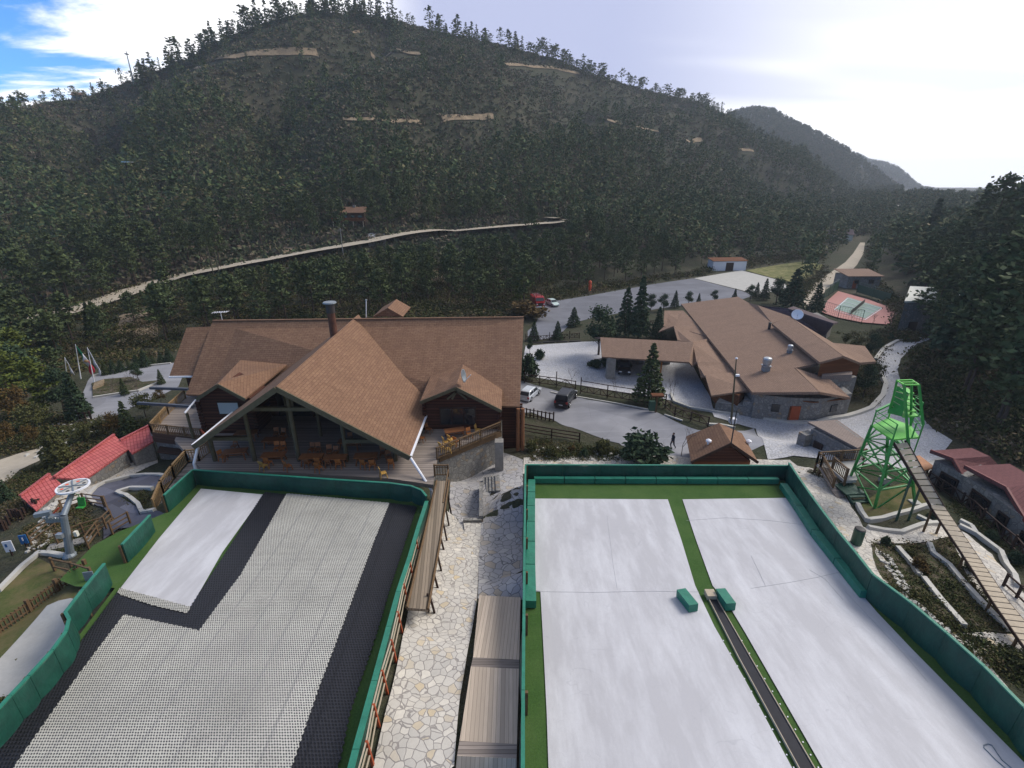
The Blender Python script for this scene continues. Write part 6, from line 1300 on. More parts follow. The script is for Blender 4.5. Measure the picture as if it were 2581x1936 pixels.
# timber landing left of the tower
LD = thing('timber_landing', tuple(PZ(2110, 1180, 3.8)), 'raised timber landing with balustrades and a plank ramp beside the green tower', 'deck'); zl = 4.0
fl = [PZ(2058, 1168, zl), PZ(2068, 1176, zl), PZ(2096, 1182, zl), PZ(2130, 1212, zl), PZ(2160, 1210, zl), PZ(2176, 1160, zl)]
MB().slab(fl, .25).build('floor', 'pale_concrete', LD)
MB().slab([PZ(2066, 1178, zl), PZ(2094, 1184, zl), PZ(2131, 1252, 3.1), PZ(2110, 1258, 3.1)], .14).build('plank_ramp', 'deck_boards', LD)
for q in (fl[0], fl[1], fl[2], fl[3], fl[5]): MB().bar((q.x, q.y, h1(q.x, q.y) - .3), q, .14).build('prop', 'rail_wood', LD)
railing([fl[0], fl[5]], h=1.1, label='brown balustrade along the far side of the timber landing', group='balustrades of the timber landing'); railing([fl[0], fl[1], PZ(2098, 1232, 3.3)], h=1.1, label='brown balustrade on the outer side of the plank ramp by the tower', group='balustrades of the timber landing'); railing([fl[2], fl[3]], h=1.1, label='brown balustrade between the landing and its plank ramp', group='balustrades of the timber landing')
# bin
p = T(2157, 1370, .05); o = thing('litter_bin', tuple(p), 'tall dark green litter bin on the stone paving beside the big slope wall', 'bin'); MB().lathe(tuple(p), [(.32, 0), (.34, .1), (.34, 1.15), (.30, 1.2)], 14).build('drum', 'dark_green_metal', o); MB().lathe(tuple(p + up * 1.2), [(.33, 0), (.28, .05), (.1, .08)], 14).build('lid', 'dark_pipe', o)
# ------------------------------------------------------------------ left side: red tiled sheds
def shed(px, z, lb, wpx=None):
    P = [PZ(a, b, q) for (a, b), q in zip(px, z)]; o = thing('red_roofed_shed', tuple((P[0] + P[2]) / 2 - up * 2.4), lb, 'shed', 'red tiled sheds on the left bank'); MB().slab(P, .15, down=up * -.16).build('roof', 'red_tile', o)
    c = (P[0] + P[1] + P[2] + P[3]) / 4; Q = [p.lerp(c, .09) for p in P]; mb = MB(); k = 4; vs = [tuple(p - up * .2) for p in Q] + [(p.x, p.y, h1(p.x, p.y) - .5) for p in Q]
    mb.add(vs, [(0, 1, 2, 3), (7, 6, 5, 4)] + [(i, 4 + i, 4 + (i + 1) % 4, (i + 1) % 4) for i in range(4)]).build('wall', 'cream_paint' if False else 'rubble_stone', o)
    MB().bar(P[0] + up * .06, P[1] + up * .06, .22, .12).build('ridge', 'red_tile', o)
shed([(303,1110),(378,1072),(386,1112),(332,1143)], (4.6, 5.0, 4.2, 3.8), 'uppermost red tiled shed roof touching the stone basement')
shed([(137,1203),(288,1096),(324,1130),(214,1208)], (4.3, 4.9, 4.1, 3.5), 'long middle red tiled shed roof, biggest of the three')
shed([(51,1251),(125,1195),(160,1224),(90,1286)], (3.9, 4.4, 3.7, 3.2), 'lowest red tiled shed roof at the left, behind the lift wheel')
# chairlift return station
CLx = thing('chairlift_station', tuple(T(176, 1402)), 'grey chairlift return column carrying a big horizontal spoked wheel', 'chairlift'); b0 = T(176, 1402); hub = PY(184, 1226, b0.y + 1.6); kn = PY(160, 1300, b0.y + .2)
MB().tube(b0 - up * .3, kn, .24, .19, 12).build('column', 'grey_steel', CLx); MB().tube(kn, hub - up * .15, .18, .15, 12).build('arm', 'grey_steel', CLx); MB().lathe(tuple(b0), [(.4, -.2), (.38, .1), (.26, .3)], 12).build('foot', 'grey_steel', CLx)
mb = MB(); n = 28; vs = []; tilt = .10
for rr0, zz0 in ((.80, .05), (.90, .05), (.90, -.06), (.80, -.06)):
    for i in range(n): t = 6.2832 * i / n; vs.append(hub + Vector((rr0 * math.cos(t), rr0 * math.sin(t), zz0)))
fs = [(k * n + i, k * n + (i + 1) % n, ((k + 1) % 4) * n + (i + 1) % n, ((k + 1) % 4) * n + i) for k in range(4) for i in range(n)]
wh = mb.add(vs, fs).build('bullwheel', 'white_paint', CLx)
MB().tube(hub - up * .03, hub + up * .02, 0.795, 0.795, 28).build('wheel_disc', 'pale_concrete', wh)
for k in range(3): t = k * 3.1416 / 3 + .2; d = Vector((math.cos(t), math.sin(t), 0)) * .84; MB().bar(hub - d + up * .05, hub + d + up * .05, .06, .05).build('spoke', 'grey_steel', wh)
for k in range(6):
    t = (k + .5) * 1.0472 + .2; c = hub + Vector((math.cos(t), math.sin(t), 0)) * .56; MB().tube(c + up * .01, c + up * .03, .10, .10, 12).build('wheel_hole', 'dark_pipe' if k in (5, 0, 4) else 'red_orange', wh)
mc = PY(142, 1305, b0.y + .3); MB().box(tuple(mc), (1.0, .4, .45), .2).build('drive_housing', 'grey_steel', CLx); a, b = PY(128, 1302, b0.y + .4), PY(148, 1280, b0.y + .6); MB().bar(a, b, .09).build('stop_bar', 'red_orange', CLx)
for k in range(5): p = mc + Vector((-.42 + .2 * k, -.22, .12)); MB().tube(p, p + Vector((0, -.08, 0)), .09, .09, 12).build('roller', 'steel', CLx)
p = PY(84, 1300, b0.y - .4); MB().bar(p + Vector((.6, .2, -.2)), mc, .12).build('outrigger', 'grey_steel', CLx); MB().box(tuple(p + Vector((.4, .2, 0))), (.8, .3, .25), .4).build('sheave_frame', 'grey_steel', CLx)
p = b0.lerp(kn, .55) + Vector((-.15, -.25, .1)); MB().box(tuple(p), (.4, .25, .3)).build('control_box', 'steel', CLx)
p = PY(197, 1262, b0.y + 1.3); o = thing('lift_seat', tuple(p - up * .9), 'green chairlift seat hanging under the wheel', 'lift seat'); MB().box(tuple(p - up * .5), (.45, .3, .06)).build('seat', 'lift_green', o); MB().slab([p + Vector((-.24, .12, -.45)), p + Vector((.24, .12, -.45)), p + Vector((.24, .2, .1)), p + Vector((-.24, .2, .1))], .06).build('backrest', 'lift_green', o); MB().path([p + Vector((0, .15, .05)), p + Vector((.05, .1, .4)), hub + Vector((.2, -.6, -.05))], .025).build('hanger', 'lift_green', o)
for px, py, w_, h_, mt, lb in ((69, 1372, .42, .7, 'sign_blue', 'blue upright sign board on the bank at the left'), (32, 1390, .5, .85, 'white_paint', 'white leaning sign board near the left edge')):
    p = T(px, py + 10); o = thing('sign_board', tuple(p), lb, 'sign', 'sign boards by the chairlift'); MB().box(tuple(p + up * .75), (w_, .06, h_), .3).build('panel', mt, o); MB().bar(p - up * .2, p + up * .5, .08).build('post', 'dark_wood', o)
    if mt == 'sign_blue': MB().box(tuple(p + Vector((0, -.05, .8))), (.07, .03, .25), .3).build('arrow', 'white_paint', o)
    else: MB().box(tuple(p + Vector((-.08, -.05, .85))), (.12, .03, .25), .3).build('emblem', 'sign_blue', o)
for px, py, lb in ((145, 1378, 'pale stone slab pair lying in front of the chairlift column'), (205, 1365, 'thick pale stone slab right of the chairlift column')):
    p = T(px, py, .15); o = MB().box(tuple(p), (1.0, .7, .2), .4).build('stone_slab', 'stone_column'); tag(o, lb, 'slab', 'stone slabs by the chairlift')
for px, py, lb in ((186, 1336, 'white box mounted beside the chairlift column'),): p = PY(192, 1345, b0.y + .3); tag(MB().box(tuple(p), (.2, .18, .35)).build('meter_box', 'cream_paint'), lb, 'box')
# flags
def flag(px, pb, pt, cols, lb, fl_top, ang=-.9, L_=2.6, Hh=1.7, pbx=None):
    p = T(pbx or px, pb); q = PY(px, pt, p.y); o = thing('flagpole', tuple(p), lb, 'flag', 'flags by the left road'); MB().tube(p, q, .07, .04).build('pole', 'white_paint', o)
    t = q - up * fl_top; n = len(cols); 
    for k, c in enumerate(cols):
        a0, a1 = k / n * L_, (k + 1) / n * L_; mb = MB(); vs = []; N_ = 4
        for i in range(N_ + 1):
            s = a0 + (a1 - a0) * i / N_; x = s * math.cos(ang) * .62; z = s * math.sin(ang); wv = .18 * math.sin(s * 3)
            for j in range(3): vs.append(t + Vector((x * (1 if j < 2 else .6) + .05, wv * (j * .5), z - Hh * j / 2 * .75)))
        mb.add(vs, [(i * 3 + j, i * 3 + j + 1, i * 3 + j + 4, i * 3 + j + 3) for i in range(N_) for j in range(2)]); f = mb.build('cloth', c, o, smooth=True); f.modifiers.new('s', 'SOLIDIFY').thickness = .03
        if n == 3 and k == 1: MB().lathe(tuple(t + Vector((L_ * .5 * math.cos(ang) * .62 + .05, -.1, L_ * .5 * math.sin(ang) - Hh * .42))), [(.05, -.2), (.25, -.12), (.28, .1), (.1, .22)], 8).build('emblem', 'gold_wood', o)
flag(190, 955, 868, ('flag_green', 'flag_white', 'flag_red'), 'green white and red tricolour flag on the tallest left flagpole', .2, -.95, 4.2, 1.5, 204)
flag(220, 965, 876, ('flag_white',), 'white and violet flag hanging limp right of the tricolour', .2, -1.25, 3.6, .9, 238)
flag(163, 960, 901, ('flag_white',), 'small white flag left of the tricolour', .1, -1.25, 2.4, .7, 170)
tag(MB().prism([(T(236, 985).x, T(236, 985).y), (T(262, 975).x, T(262, 975).y), (T(264, 962).x, T(264, 962).y), (T(240, 972).x, T(240, 972).y)], 0, .5).build('flower_planter', 'dirt_cut'), 'low earth planter at the tip of the left traffic island', 'planter')
# ------------------------------------------------------------------ trees and plants
def proj(p):
    d = p - Vector((0, 0, CZ)); zc = d.y * cp - d.z * sp
    if zc <= 0: return (1e9, 1e9)
    return (1290.5 + FPX * d.x / zc, 968 - FPX * (d.z * cp + d.y * sp) / zc)
def leafset(C, size, rg, flat=.5, out=None):
    """one leaf spray (a bent quad) at every centre in C"""
    n = len(C); a = rg.normal(size=(n, 3)); a[:, 2] *= flat; a /= np.linalg.norm(a, axis=1)[:, None] + 1e-9
    b = rg.normal(size=(n, 3)); b -= (a * b).sum(1)[:, None] * a; b /= np.linalg.norm(b, axis=1)[:, None] + 1e-9
    s = size * rg.uniform(.6, 1.3, (n, 1)); a = a * s; b = b * s * .55
    V = np.stack([C - a, C - b * 1.0, C + a, C + b], 1).reshape(-1, 3); F = np.arange(4 * n).reshape(n, 4); return V, F
def pine_pts(rg, n, H_=10, R0=2.6, lo=.30, k=16, spread=.9):
    P = []; per = max(3, n // k)
    for i in range(k):
        t = lo + (1 - lo) * ((i + .5) / k) ** .85; rr_0 = R0 * (math.sin(math.pi * min(1, (t - lo) / (1 - lo) * .82 + .16)) ** .8) * rg.uniform(.55, 1.15); an = i * 2.4 + rg.uniform(-.5, .5)
        u = rg.uniform(.25, 1, per)[:, None]; c = np.array([math.cos(an), math.sin(an), 0]) * rr_0 * u + np.array([0, 0, t * H_]) + np.array([0, 0, .5]) * u
        P.append(c + rg.normal(size=(per, 3)) * np.array([.42, .42, .22]) * spread * (R0 / 2.6))
    top = np.array([0, 0, H_]) + rg.normal(size=(per, 3)) * np.array([.3, .3, .5]); P.append(top); return np.concatenate(P)
def fir_pts(rg, n, H_=10, R0=2.2, lo=.08, tiers=12):
    P = []
    for i in range(tiers):
        t = lo + (1 - lo) * i / tiers; rad_ = R0 * (1 - t) ** .85 * rg.uniform(.85, 1.15); m_ = max(4, int(n / tiers * (1.7 * (1 - t) + .2))); nb_ = max(4, int(8 * (1 - t) + 3)); an = rg.integers(0, nb_, m_) * 6.283 / nb_ + rg.normal(size=m_) * .12 + i * .7; u = rg.uniform(.12, 1, m_) ** .7
        P.append(np.stack([np.cos(an) * rad_ * u, np.sin(an) * rad_ * u, t * H_ + H_ / tiers * (1.1 - u * .9) * 1.0 + rg.normal(size=m_) * .08], 1))
    P.append(np.stack([rg.normal(size=6) * .05, rg.normal(size=6) * .05, H_ * rg.uniform(.93, 1.0, 6)], 1)); return np.concatenate(P)
def round_pts(rg, n, H_=6, R0=3, lo=.25, k=22):
    P = []
    for i in range(k):
        v = rg.normal(size=3); v /= np.linalg.norm(v); v *= rg.uniform(.45, 1); c = np.array([v[0] * R0 * .8, v[1] * R0 * .8, H_ * (lo + (1 - lo) * .5) + v[2] * H_ * (1 - lo) * .42]); P.append(c + rg.normal(size=(n // k, 3)) * np.array([.34, .34, .26]) * R0 / 2.4)
    return np.concatenate(P)
def mesh_of(name, V, F, mat, smooth=False):
    o = np_mesh(name, V, F, mat, smooth); me = o.data; bpy.data.objects.remove(o); return me
def trunk_mesh(name, H_, r, mat, limbs=6, lo=.4, reach=1.4, seed=0, bend=.2):
    rg = random.Random(seed); m_ = MB(); p = Vector((0, 0, -.4)); k = 5
    for i in range(k):
        q = Vector((rg.uniform(-bend, bend) * .5, rg.uniform(-bend, bend) * .5, H_ * .94 * (i + 1) / k)); m_.tube(p, q, r * (1 - i / k * .8), r * (1 - (i + 1) / k * .8), 7); p = q
    for i in range(limbs):
        t = lo + (1 - lo) * .85 * i / limbs; an = i * 2.4; a = Vector((0, 0, t * H_)); m_.tube(a, a + Vector((math.cos(an), math.sin(an), .35)) * reach * (1.1 - t), r * .3, r * .08, 5)
    o = m_.build(name, mat); me = o.data; bpy.data.objects.remove(o); return me
def bare_mesh(name, H_, seed, mat='grey_bark'):
    rg = random.Random(seed); m_ = MB()
    def grow(p, d, L_, r, depth):
        q = p + d * L_; m_.tube(p, q, r, r * .65, 5)
        if depth == 0: return
        for k in range(rg.choice((2, 3, 3))):
            e = (d + Vector((rg.uniform(-1, 1), rg.uniform(-1, 1), rg.uniform(-.2, .7))) * .75).normalized(); grow(q.lerp(p, rg.uniform(0, .3)), e, L_ * rg.uniform(.6, .8), r * .6, depth - 1)
    grow(Vector((0, 0, -.2)), Vector((0, 0, 1)), H_ * .34, .10, 5); o = m_.build(name, mat); me = o.data; bpy.data.objects.remove(o); return me
PROTO = {}
def proto(key, kind, n, H_, R0, leaf, mat, seed, tr=.18, limbs=6, **kw):
    rg = np.random.default_rng(seed); pts = {'pine': pine_pts, 'fir': fir_pts, 'round': round_pts}[kind](rg, n, H_, R0, **kw); V, F = leafset(pts, leaf, rg, .5)
    PROTO[key] = (mesh_of('crown', V, F, mat), trunk_mesh('trunk', H_ * (.97 if kind != 'round' else .6), tr, 'bark', limbs, seed=seed, reach=R0 * .7), H_)
for i in range(3): proto('pine%d' % i, 'pine', 900, 10, 2.5 + .3 * i, .34, 'pine_leaf', 10 + i, .17, 8, lo=(.28, .36, .22)[i], k=(17, 14, 20)[i])
for i in range(2): proto('dark%d' % i, 'fir', 2600, 10, 2.0 + 1.2 * i, .30, 'dark_leaf', 20 + i)
proto('fresh0', 'pine', 1500, 10, 2.9, .30, 'fresh_leaf', 31, .17, 8, lo=.18, k=22); proto('fresh1', 'fir', 1800, 10, 2.6, .30, 'pine_leaf', 32); proto('fresh2', 'fir', 2200, 10, 3.6, .34, 'olive_leaf', 33)
proto('round0', 'round', 2600, 10, 4.6, .30, 'dark_leaf', 41, .3, 8); proto('round1', 'round', 1700, 10, 4.8, .34, 'olive_leaf', 42, .25, 8); proto('rust0', 'round', 1500, 10, 4.5, .32, 'rust_leaf', 43, .22, 8)
proto('bush0', 'round', 1500, 10, 8, .9, 'dark_leaf', 51, .2, 4, lo=0.0, k=30); proto('bush1', 'round', 1300, 10, 8, .9, 'olive_leaf', 52, .2, 4, lo=0.0, k=26); proto('bush2', 'round', 1200, 10, 8, .9, 'rust_leaf', 53, .2, 4, lo=0.0, k=24)
BARE = [bare_mesh('branches', 10, s) for s in (3, 8, 12)]
CT = {'pine': 'pine_tree', 'dark': 'fir_tree', 'fres': 'pine_tree', 'roun': 'tree', 'rust': 'tree', 'bush': 'shrub'}
def tree(key, x, y, h, label, group=None, z=None, wid=1.0, nm=None, cat=None):
    cm, tm, H_ = PROTO[key]; z = h1(x, y) if z is None else z; s = h / H_; nm = nm or CT[key[:4]]
    o = thing(nm, (x, y, z - .1), label, cat or ('shrub' if nm == 'shrub' else 'tree'), group, rz=random.uniform(0, 6.28)); o.scale = (s * wid, s * wid, s)
    c = bpy.data.objects.new('crown' if nm != 'shrub' else 'foliage', cm); t = bpy.data.objects.new('trunk' if nm != 'shrub' else 'stem', tm)
    for q in (c, t): COL.objects.link(q); q.parent = o
    return o
def tree_px(key, px, pb, pt, label, group=None, wid=1.0, **k):
    p = T(px, pb); d = ray(px, pt); q = PY(px, pt, p.y); return tree(key, p.x, p.y, max(q.z - p.z, .6), label, group, z=p.z, wid=wid, **k)
def bare(px, pb, pt, label, i=0):
    p = T(px, pb); q = PY(px, pt, p.y); h = q.z - p.z; o = thing('bare_tree', tuple(p), label, 'tree', 'leafless trees', rz=random.uniform(0, 6)); s = h / 8.6; o.scale = (s, s, s); c = bpy.data.objects.new('branches', BARE[i % 3]); COL.objects.link(c); c.parent = o
tree_px('dark0', 1608, 853, 694, 'tallest dark fir standing before the restaurant roof'); tree_px('dark1', 1574, 849, 722, 'dark bushy fir just left of the tallest one', wid=.9)
tree_px('round0', 1508, 895, 772, 'round crowned dark pine in a tree ring on the plaza', wid=.85); tree_px('dark1', 1656, 852, 772, 'dark fir touching the left corner of the restaurant roof', wid=.9)
tree_px('dark1', 1446, 822, 773, 'small broad fir at the edge of the upper lot', wid=1.3); tree_px('dark1', 1405, 856, 808, 'small fir in front of the low lattice fence, in the middle of it', wid=1.1); tree_px('dark1', 1346, 858, 808, 'small fir at the left end of the low lattice fence', wid=1.0)
tree_px('fresh1', 1632, 1018, 866, 'green conifer with drooping branches in front of the carport', wid=1.15)
tree_px('fresh0', 1308, 772, 690, 'yellow green pine beside the fire engine'); tree_px('bush0', 1325, 955, 893, 'leafy green shrub against the right end of the lodge', wid=.7); tree_px('bush0', 1360, 905, 880, 'low dark shrub on the plaza edge right of the lodge', wid=.8); tree_px('round0', 1335, 890, 850, 'slim broadleaf tree half hidden by the lodge roof end', wid=.6)
tree_px('bush2', 1325, 800, 755, 'brown leafless thicket behind the right end of the lodge roof', wid=1.5, nm='shrub')
tree_px('bush0', 1620, 1165, 1096, 'big dark green bush between lot and slope wall', wid=1.25); 
for i, (px, pb, h) in enumerate(((1508, 925, 13), (1550, 928, 14), (1590, 925, 10), (1535, 915, 10))): tree_px('bush0', px - 10, pb, pb - h * 1.6, 'low dark hedge bush in the bed left of the carport, %s from the left' % ('first', 'third', 'fourth', 'second')[i], 'hedge bushes by the carport', wid=1.3)
tree_px('dark1', 1992, 778, 676, 'dark fir behind the restaurant roof beside the tennis court', wid=1.25); tree_px('dark1', 2052, 790, 711, 'shorter dark fir between restaurant and tennis court', wid=1.0)
for i, (px, pb, pt) in enumerate(((1700,770,735),(1735,764,738),(1760,760,742),(1800,756,735),(1850,752,730),(1890,752,722),(1925,750,705),(1955,760,705),(1905,745,715),(1672,778,745),(1540,850,800),(1640,778,745))): tree_px('round0' if i % 2 else 'dark1', px, pb + 6, pt - 4, 'dark bushy tree in the row behind the restaurant roof, %s from the left' % ('fourth','fifth','sixth','seventh','eighth','ninth','eleventh','twelfth','tenth','third','first','second')[i], 'trees behind the restaurant', wid=.9)
for i, (px, pb, pt) in enumerate(((2150,900,850),(2190,905,840),(2130,870,838),(2175,1000,920),(2200,965,905),(2150,985,940),(2220,880,845),(2240,862,838))): tree_px(('round1','round0')[i % 2], px, pb, pt, ('shrubby tree beside the curving cobbled road, ' + ('left of the stone hall road','below the stone hall','behind the restaurant end roof','dark one at the lower restaurant wall','right of the balcony','under the balcony','at the top of the road bend','highest, at the road bend top')[i]), 'shrubby trees in the road bend', wid=.75)
for i, (px, pb, pt) in enumerate(((1440,970,925),(1552,1003,950),(1690,1028,962),(1664,1010,965))): bare(px, pb, pt, 'leafless tree by the lattice fence, ' + ('behind the parked cars','below the carport pillar','at the bend of the fence','left of the fence bend')[i], i)
bare(1717, 1150, 1070, 'leafless tree beside the walking person', 1); bare(348, 992, 936, 'purple leafless tree on the left traffic island', 2); bare(287, 992, 950, 'smaller leafless tree on the left traffic island', 0); bare(2160, 720, 690, 'leafless tree above the tennis court', 1)
for i, (px, pb, pt) in enumerate(((2145,812,775),(2195,830,785),(2240,832,790),(2120,725,695))): bare(px, pb, pt, 'leafless tree round the tennis court, ' + ('near the left of its front fence','in the middle of its front fence','near the stone hall','behind its far corner')[i], i)
bare(150, 1235, 1205, 'small reddish leafless shrub above the lowest red roof', 0)
# left bank
for i, (k, px, pb, pt, w_, lb) in enumerate((('dark0',204,1055,936,1.25,'dark pine at the end of the left road'),('round0',165,1040,930,.8,'dark round tree left of the road end'),('fresh0',118,1045,912,1.0,'yellowish tree in the left grove'),('rust0',45,1070,968,.8,'rust coloured tree in the left grove'),('fresh0',12,990,835,1.2,'light green tree at the left edge of the photo'),('round0',70,1000,870,.9,'dark tree in the middle of the left grove'),('round1',92,1090,1010,.9,'olive tree at the foot of the left grove'),('round0',30,930,820,1,'dark tree at the upper left of the grove'),('pine0',150,960,880,1.2,'pine behind the flags'),('dark1',130,900,820,1.2,'dark pine on the slope above the flags'),
    ('fresh2',150,1172,1072,1.05,'big bright drooping conifer above the red tiled sheds'),('rust0',20,1130,1060,.8,'rust coloured small tree at the left edge'),('rust0',90,1125,1065,.7,'rust coloured small tree beside the left path'),('round1',215,1115,1060,.9,'olive bush above the middle red roof'),('round1',262,1095,1045,1.0,'tall olive shrub left of the balcony'),('rust0',300,1100,1035,.9,'rust shrub between olive shrubs left of the balcony'),('fresh1',330,1100,1010,1.1,'green conifer just left of the balcony corner'),('round1',368,1050,985,.9,'olive shrub under the shade beams'),('rust0',408,1020,975,.8,'rust shrub behind the shade beams'),
    ('fresh1',316,996,952,1.0,'small conifer on the left traffic island'),('fresh1',408,968,930,1.1,'small conifer at the left wing eave of the lodge'),('dark1',20,1270,1195,.9,'dark bush at the left edge beside the lowest shed'),('fresh1',215,1110,1068,.6,'slim young conifer above the middle red roof'),('round0',350,960,915,.0+.8,'dark shrub beyond the left road'))):
    tree_px(k, px, pb, pt, lb, 'trees on the left bank', wid=w_)
for i in range(9):
    px = 268 + i * 20; pb = 945 - i * 4.2; tree_px('dark1' if i % 3 else 'fresh1', px, pb, pb - random.uniform(24, 46), 'young conifer in the row beyond the left road, %s from the left' % ('first','second','third','fourth','fifth','sixth','seventh','eighth','ninth')[i], 'row of young conifers beyond the left road', wid=1.2)
tree_px('bush1', 6, 1795, 1760, 'green bush at the lower left edge below the barrier', wid=.7)
for i, (k, px, pb, pt) in enumerate((('pine0',60,905,742),('dark0',20,880,705),('pine2',105,880,760),('fresh0',70,960,835),('pine1',185,860,745),('dark0',240,850,762),('pine0',-10,960,780),('fresh0',35,1020,880))):
    tree_px(k, px, pb, pt, '%s tall tree of the left grove, %s' % ({'p': 'broad', 'd': 'conical', 'f': 'light green'}[k[0]], ('behind its middle', 'highest at the left edge', 'right of its middle', 'lower one in its middle', 'above the small white flag', 'above the tricolour flag', 'cut by the left edge', 'lower one at the left edge')[i]), 'tall trees of the left grove', wid=1.15)
# shrubs of the beds
SH = [('bush0',2229,1372,1350,'dark shrub at the upper tip of the garden bed'),('bush2',2315,1440,1405,'reddish twiggy shrub in the middle of the garden bed'),('bush1',2290,1400,1380,'low green plant in the upper garden bed'),('bush1',2445,1440,1415,'olive plant beside the slatted chute'),('bush2',2440,1480,1462,'low twiggy plant in the lower garden bed'),('bush0',2345,1310,1290,'shrub in front of the tower lawn wall'),('bush0',2498,1360,1335,'dark shrub beside the cottage lattice fence'),('bush0',2556,1420,1390,'shrub against the lower end of the cottage fence'),('bush1',2430,1650,1630,'small bush on the turning of the lower path'),('bush1',2560,1680,1640,'green bush at the right edge below the path'),
      ('bush1',1390,1150,1122,'green shrub on the bank right of the lodge'),('bush0',1470,1150,1128,'dark shrub on the bank in the middle'),('bush1',1520,1142,1105,'upright leafy plant on the bank left of the big bush'),('bush2',1440,1138,1120,'brown plant on the bank right of the lodge'),('bush1',1340,1135,1108,'small plant at the corner of the lodge bank'),('bush0',2560,1290,1270,'dark plant on the cottage terrace')]
for k, px, pb, pt, lb in SH: tree_px(k, px, pb, pt, lb, 'garden shrubs', wid=.75, nm='shrub')
# ------------------------------------------------------------------ the forest
road_px = [(60,815),(205,782),(380,725),(560,685),(770,648),(1000,606),(1180,588),(1430,566)]
def near_road(px, py):
    for (a, b), (c, d) in zip(road_px[:-1], road_px[1:]):
        if a <= px <= c: yy = b + (d - b) * (px - a) / (c - a); return py - yy
    return 999
clear_px = [(690, 600, 120, 45), (860, 560, 75, 40), (345, 825, 60, 45), (1085, 590, 60, 16), (1105, 700, 20, 18), (950, 605, 40, 20)]
scars = [[(440,195),(520,165),(580,148),(640,138),(700,134),(800,136)], [(935,139),(1060,139)], [(1275,165),(1460,188)], [(865,305),(935,305)], [(960,306),(1030,312)], [(1130,302),(1228,296)], [(1465,312),(1555,310)], [(1600,322),(1660,335)], [(1730,358),(1770,356)], [(1862,378),(1900,384)]]
def scar_d(px, py):
    for P in scars:
        for (a, b), (c, d) in zip(P[:-1], P[1:]):
            if a <= px <= c: return py - (b + (d - b) * (px - a) / (c - a))
    return None
vals = []
for _ in range(30000):
    thx = random.uniform(-55, 52) * math.pi / 180; rb0 = float(np.interp(thx, FOOT_A, FOOT_R)); rt0 = float(np.interp(thx, RG_A, RG_R)); s = random.random() ** .85 * 1.03; r = rb0 - 14 + s * (rt0 - rb0 + 14); vals.append((thx, r, s))
vals = np.array(vals); X_ = vals[:, 1] * np.sin(vals[:, 0]); Y_ = vals[:, 1] * np.cos(vals[:, 0]); Z_ = H(X_, Y_); cl_ = wav(X_, Y_, 120, 2) + .6 * wav(X_, Y_, 45, 3)
trees = []; grid = {}
def spaced(x, y, d):
    i, j = int(x // 6), int(y // 6)
    for a in (-1, 0, 1):
        for b in (-1, 0, 1):
            for (u, v) in grid.get((i + a, j + b), ()):
                if (u - x) ** 2 + (v - y) ** 2 < d * d: return False
    grid.setdefault((i, j), []).append((x, y)); return True
scrub = []
dr_ = right_d(X_, Y_)
for k in range(len(vals)):
    x, y, z, s = X_[k], Y_[k], Z_[k], vals[k, 2]; px, py = proj(Vector((x, y, z)))
    if not (-60 < px < 2640) or (dr_[k] > -4 and vals[k, 1] < 360): continue
    if px > 1330 and py > np.interp(px, [1330, 1500, 1650, 1750, 1870, 2000, 2080], [738, 728, 704, 688, 655, 640, 630]): continue
    left = px < 700
    lim = .33 + .13 * cl_[k] + (.38 if px < 420 else (.2 if px < 700 else 0)) + (.10 if px > 1300 else 0); prob = .92 if s < lim else max(.04, .42 - (s - lim) * 3.0)
    if px > 1780: prob = max(prob, .75)
    prob *= (.62 + .5 * (cl_[k] > -.25)) * (1.0 if s > .06 else .75)
    nr_ = near_road(px, py)
    if abs(nr_) < 7: prob = 0
    elif 7 <= nr_ < 70: prob *= .3
    elif -22 < nr_ < 0: prob *= .3
    hmax = 99
    sc_ = scar_d(px, py)
    if sc_ is not None:
        if -5 < sc_ < 7: continue
        if 0 < sc_ < 40: prob *= .25
    if 7 <= nr_ < 165 and random.random() < (.985 if px < 800 else .92):
        prob *= 3.2 if 26 < nr_ < 70 else 1; hmax = nr_ * .74 * math.hypot(x, y) / (FPX * .93)
    if any(abs(px - a) < c and -10 < py - b < d + 60 for a, b, c, d in clear_px): prob *= .08
    if random.random() < prob and spaced(x, y, 4.6 if s < .6 else 5.2): trees.append((x, y, z, min(hmax, random.uniform(6.5, 12.5)) if s < .8 else random.uniform(6, 9), 0))
    elif abs(nr_) > 5: scrub.append((x, y, z))
# skyline trees
for a, b, c, n in ((0, 215, 'r', 16), (230, 340, 'r', 8), (340, 470, 'f', 22), (470, 1000, 'f', 100), (1080, 1110, 'f', 5), (1110, 1330, 'f', 20), (1330, 1780, 'r', 90), (1870, 1990, 'r', 26)):
    for k in range(n):
        px = random.uniform(a, b); ax = azim(px, np.interp(px, [q[0] for q in ridge_px], [q[1] for q in ridge_px])); rt0 = float(np.interp(ax, RG_A, RG_R)) if px < 1800 else far_r[0]; r = rt0 * random.uniform(.955, 1.0); x, y = r * math.sin(ax), r * math.cos(ax); z = h1(x, y); trees.append((x, y, z, random.uniform(6, 15) * (.62 if px < 340 or px > 1840 else 1) * (.8 if c == 'r' else 1), 1 if c == 'f' else 2))
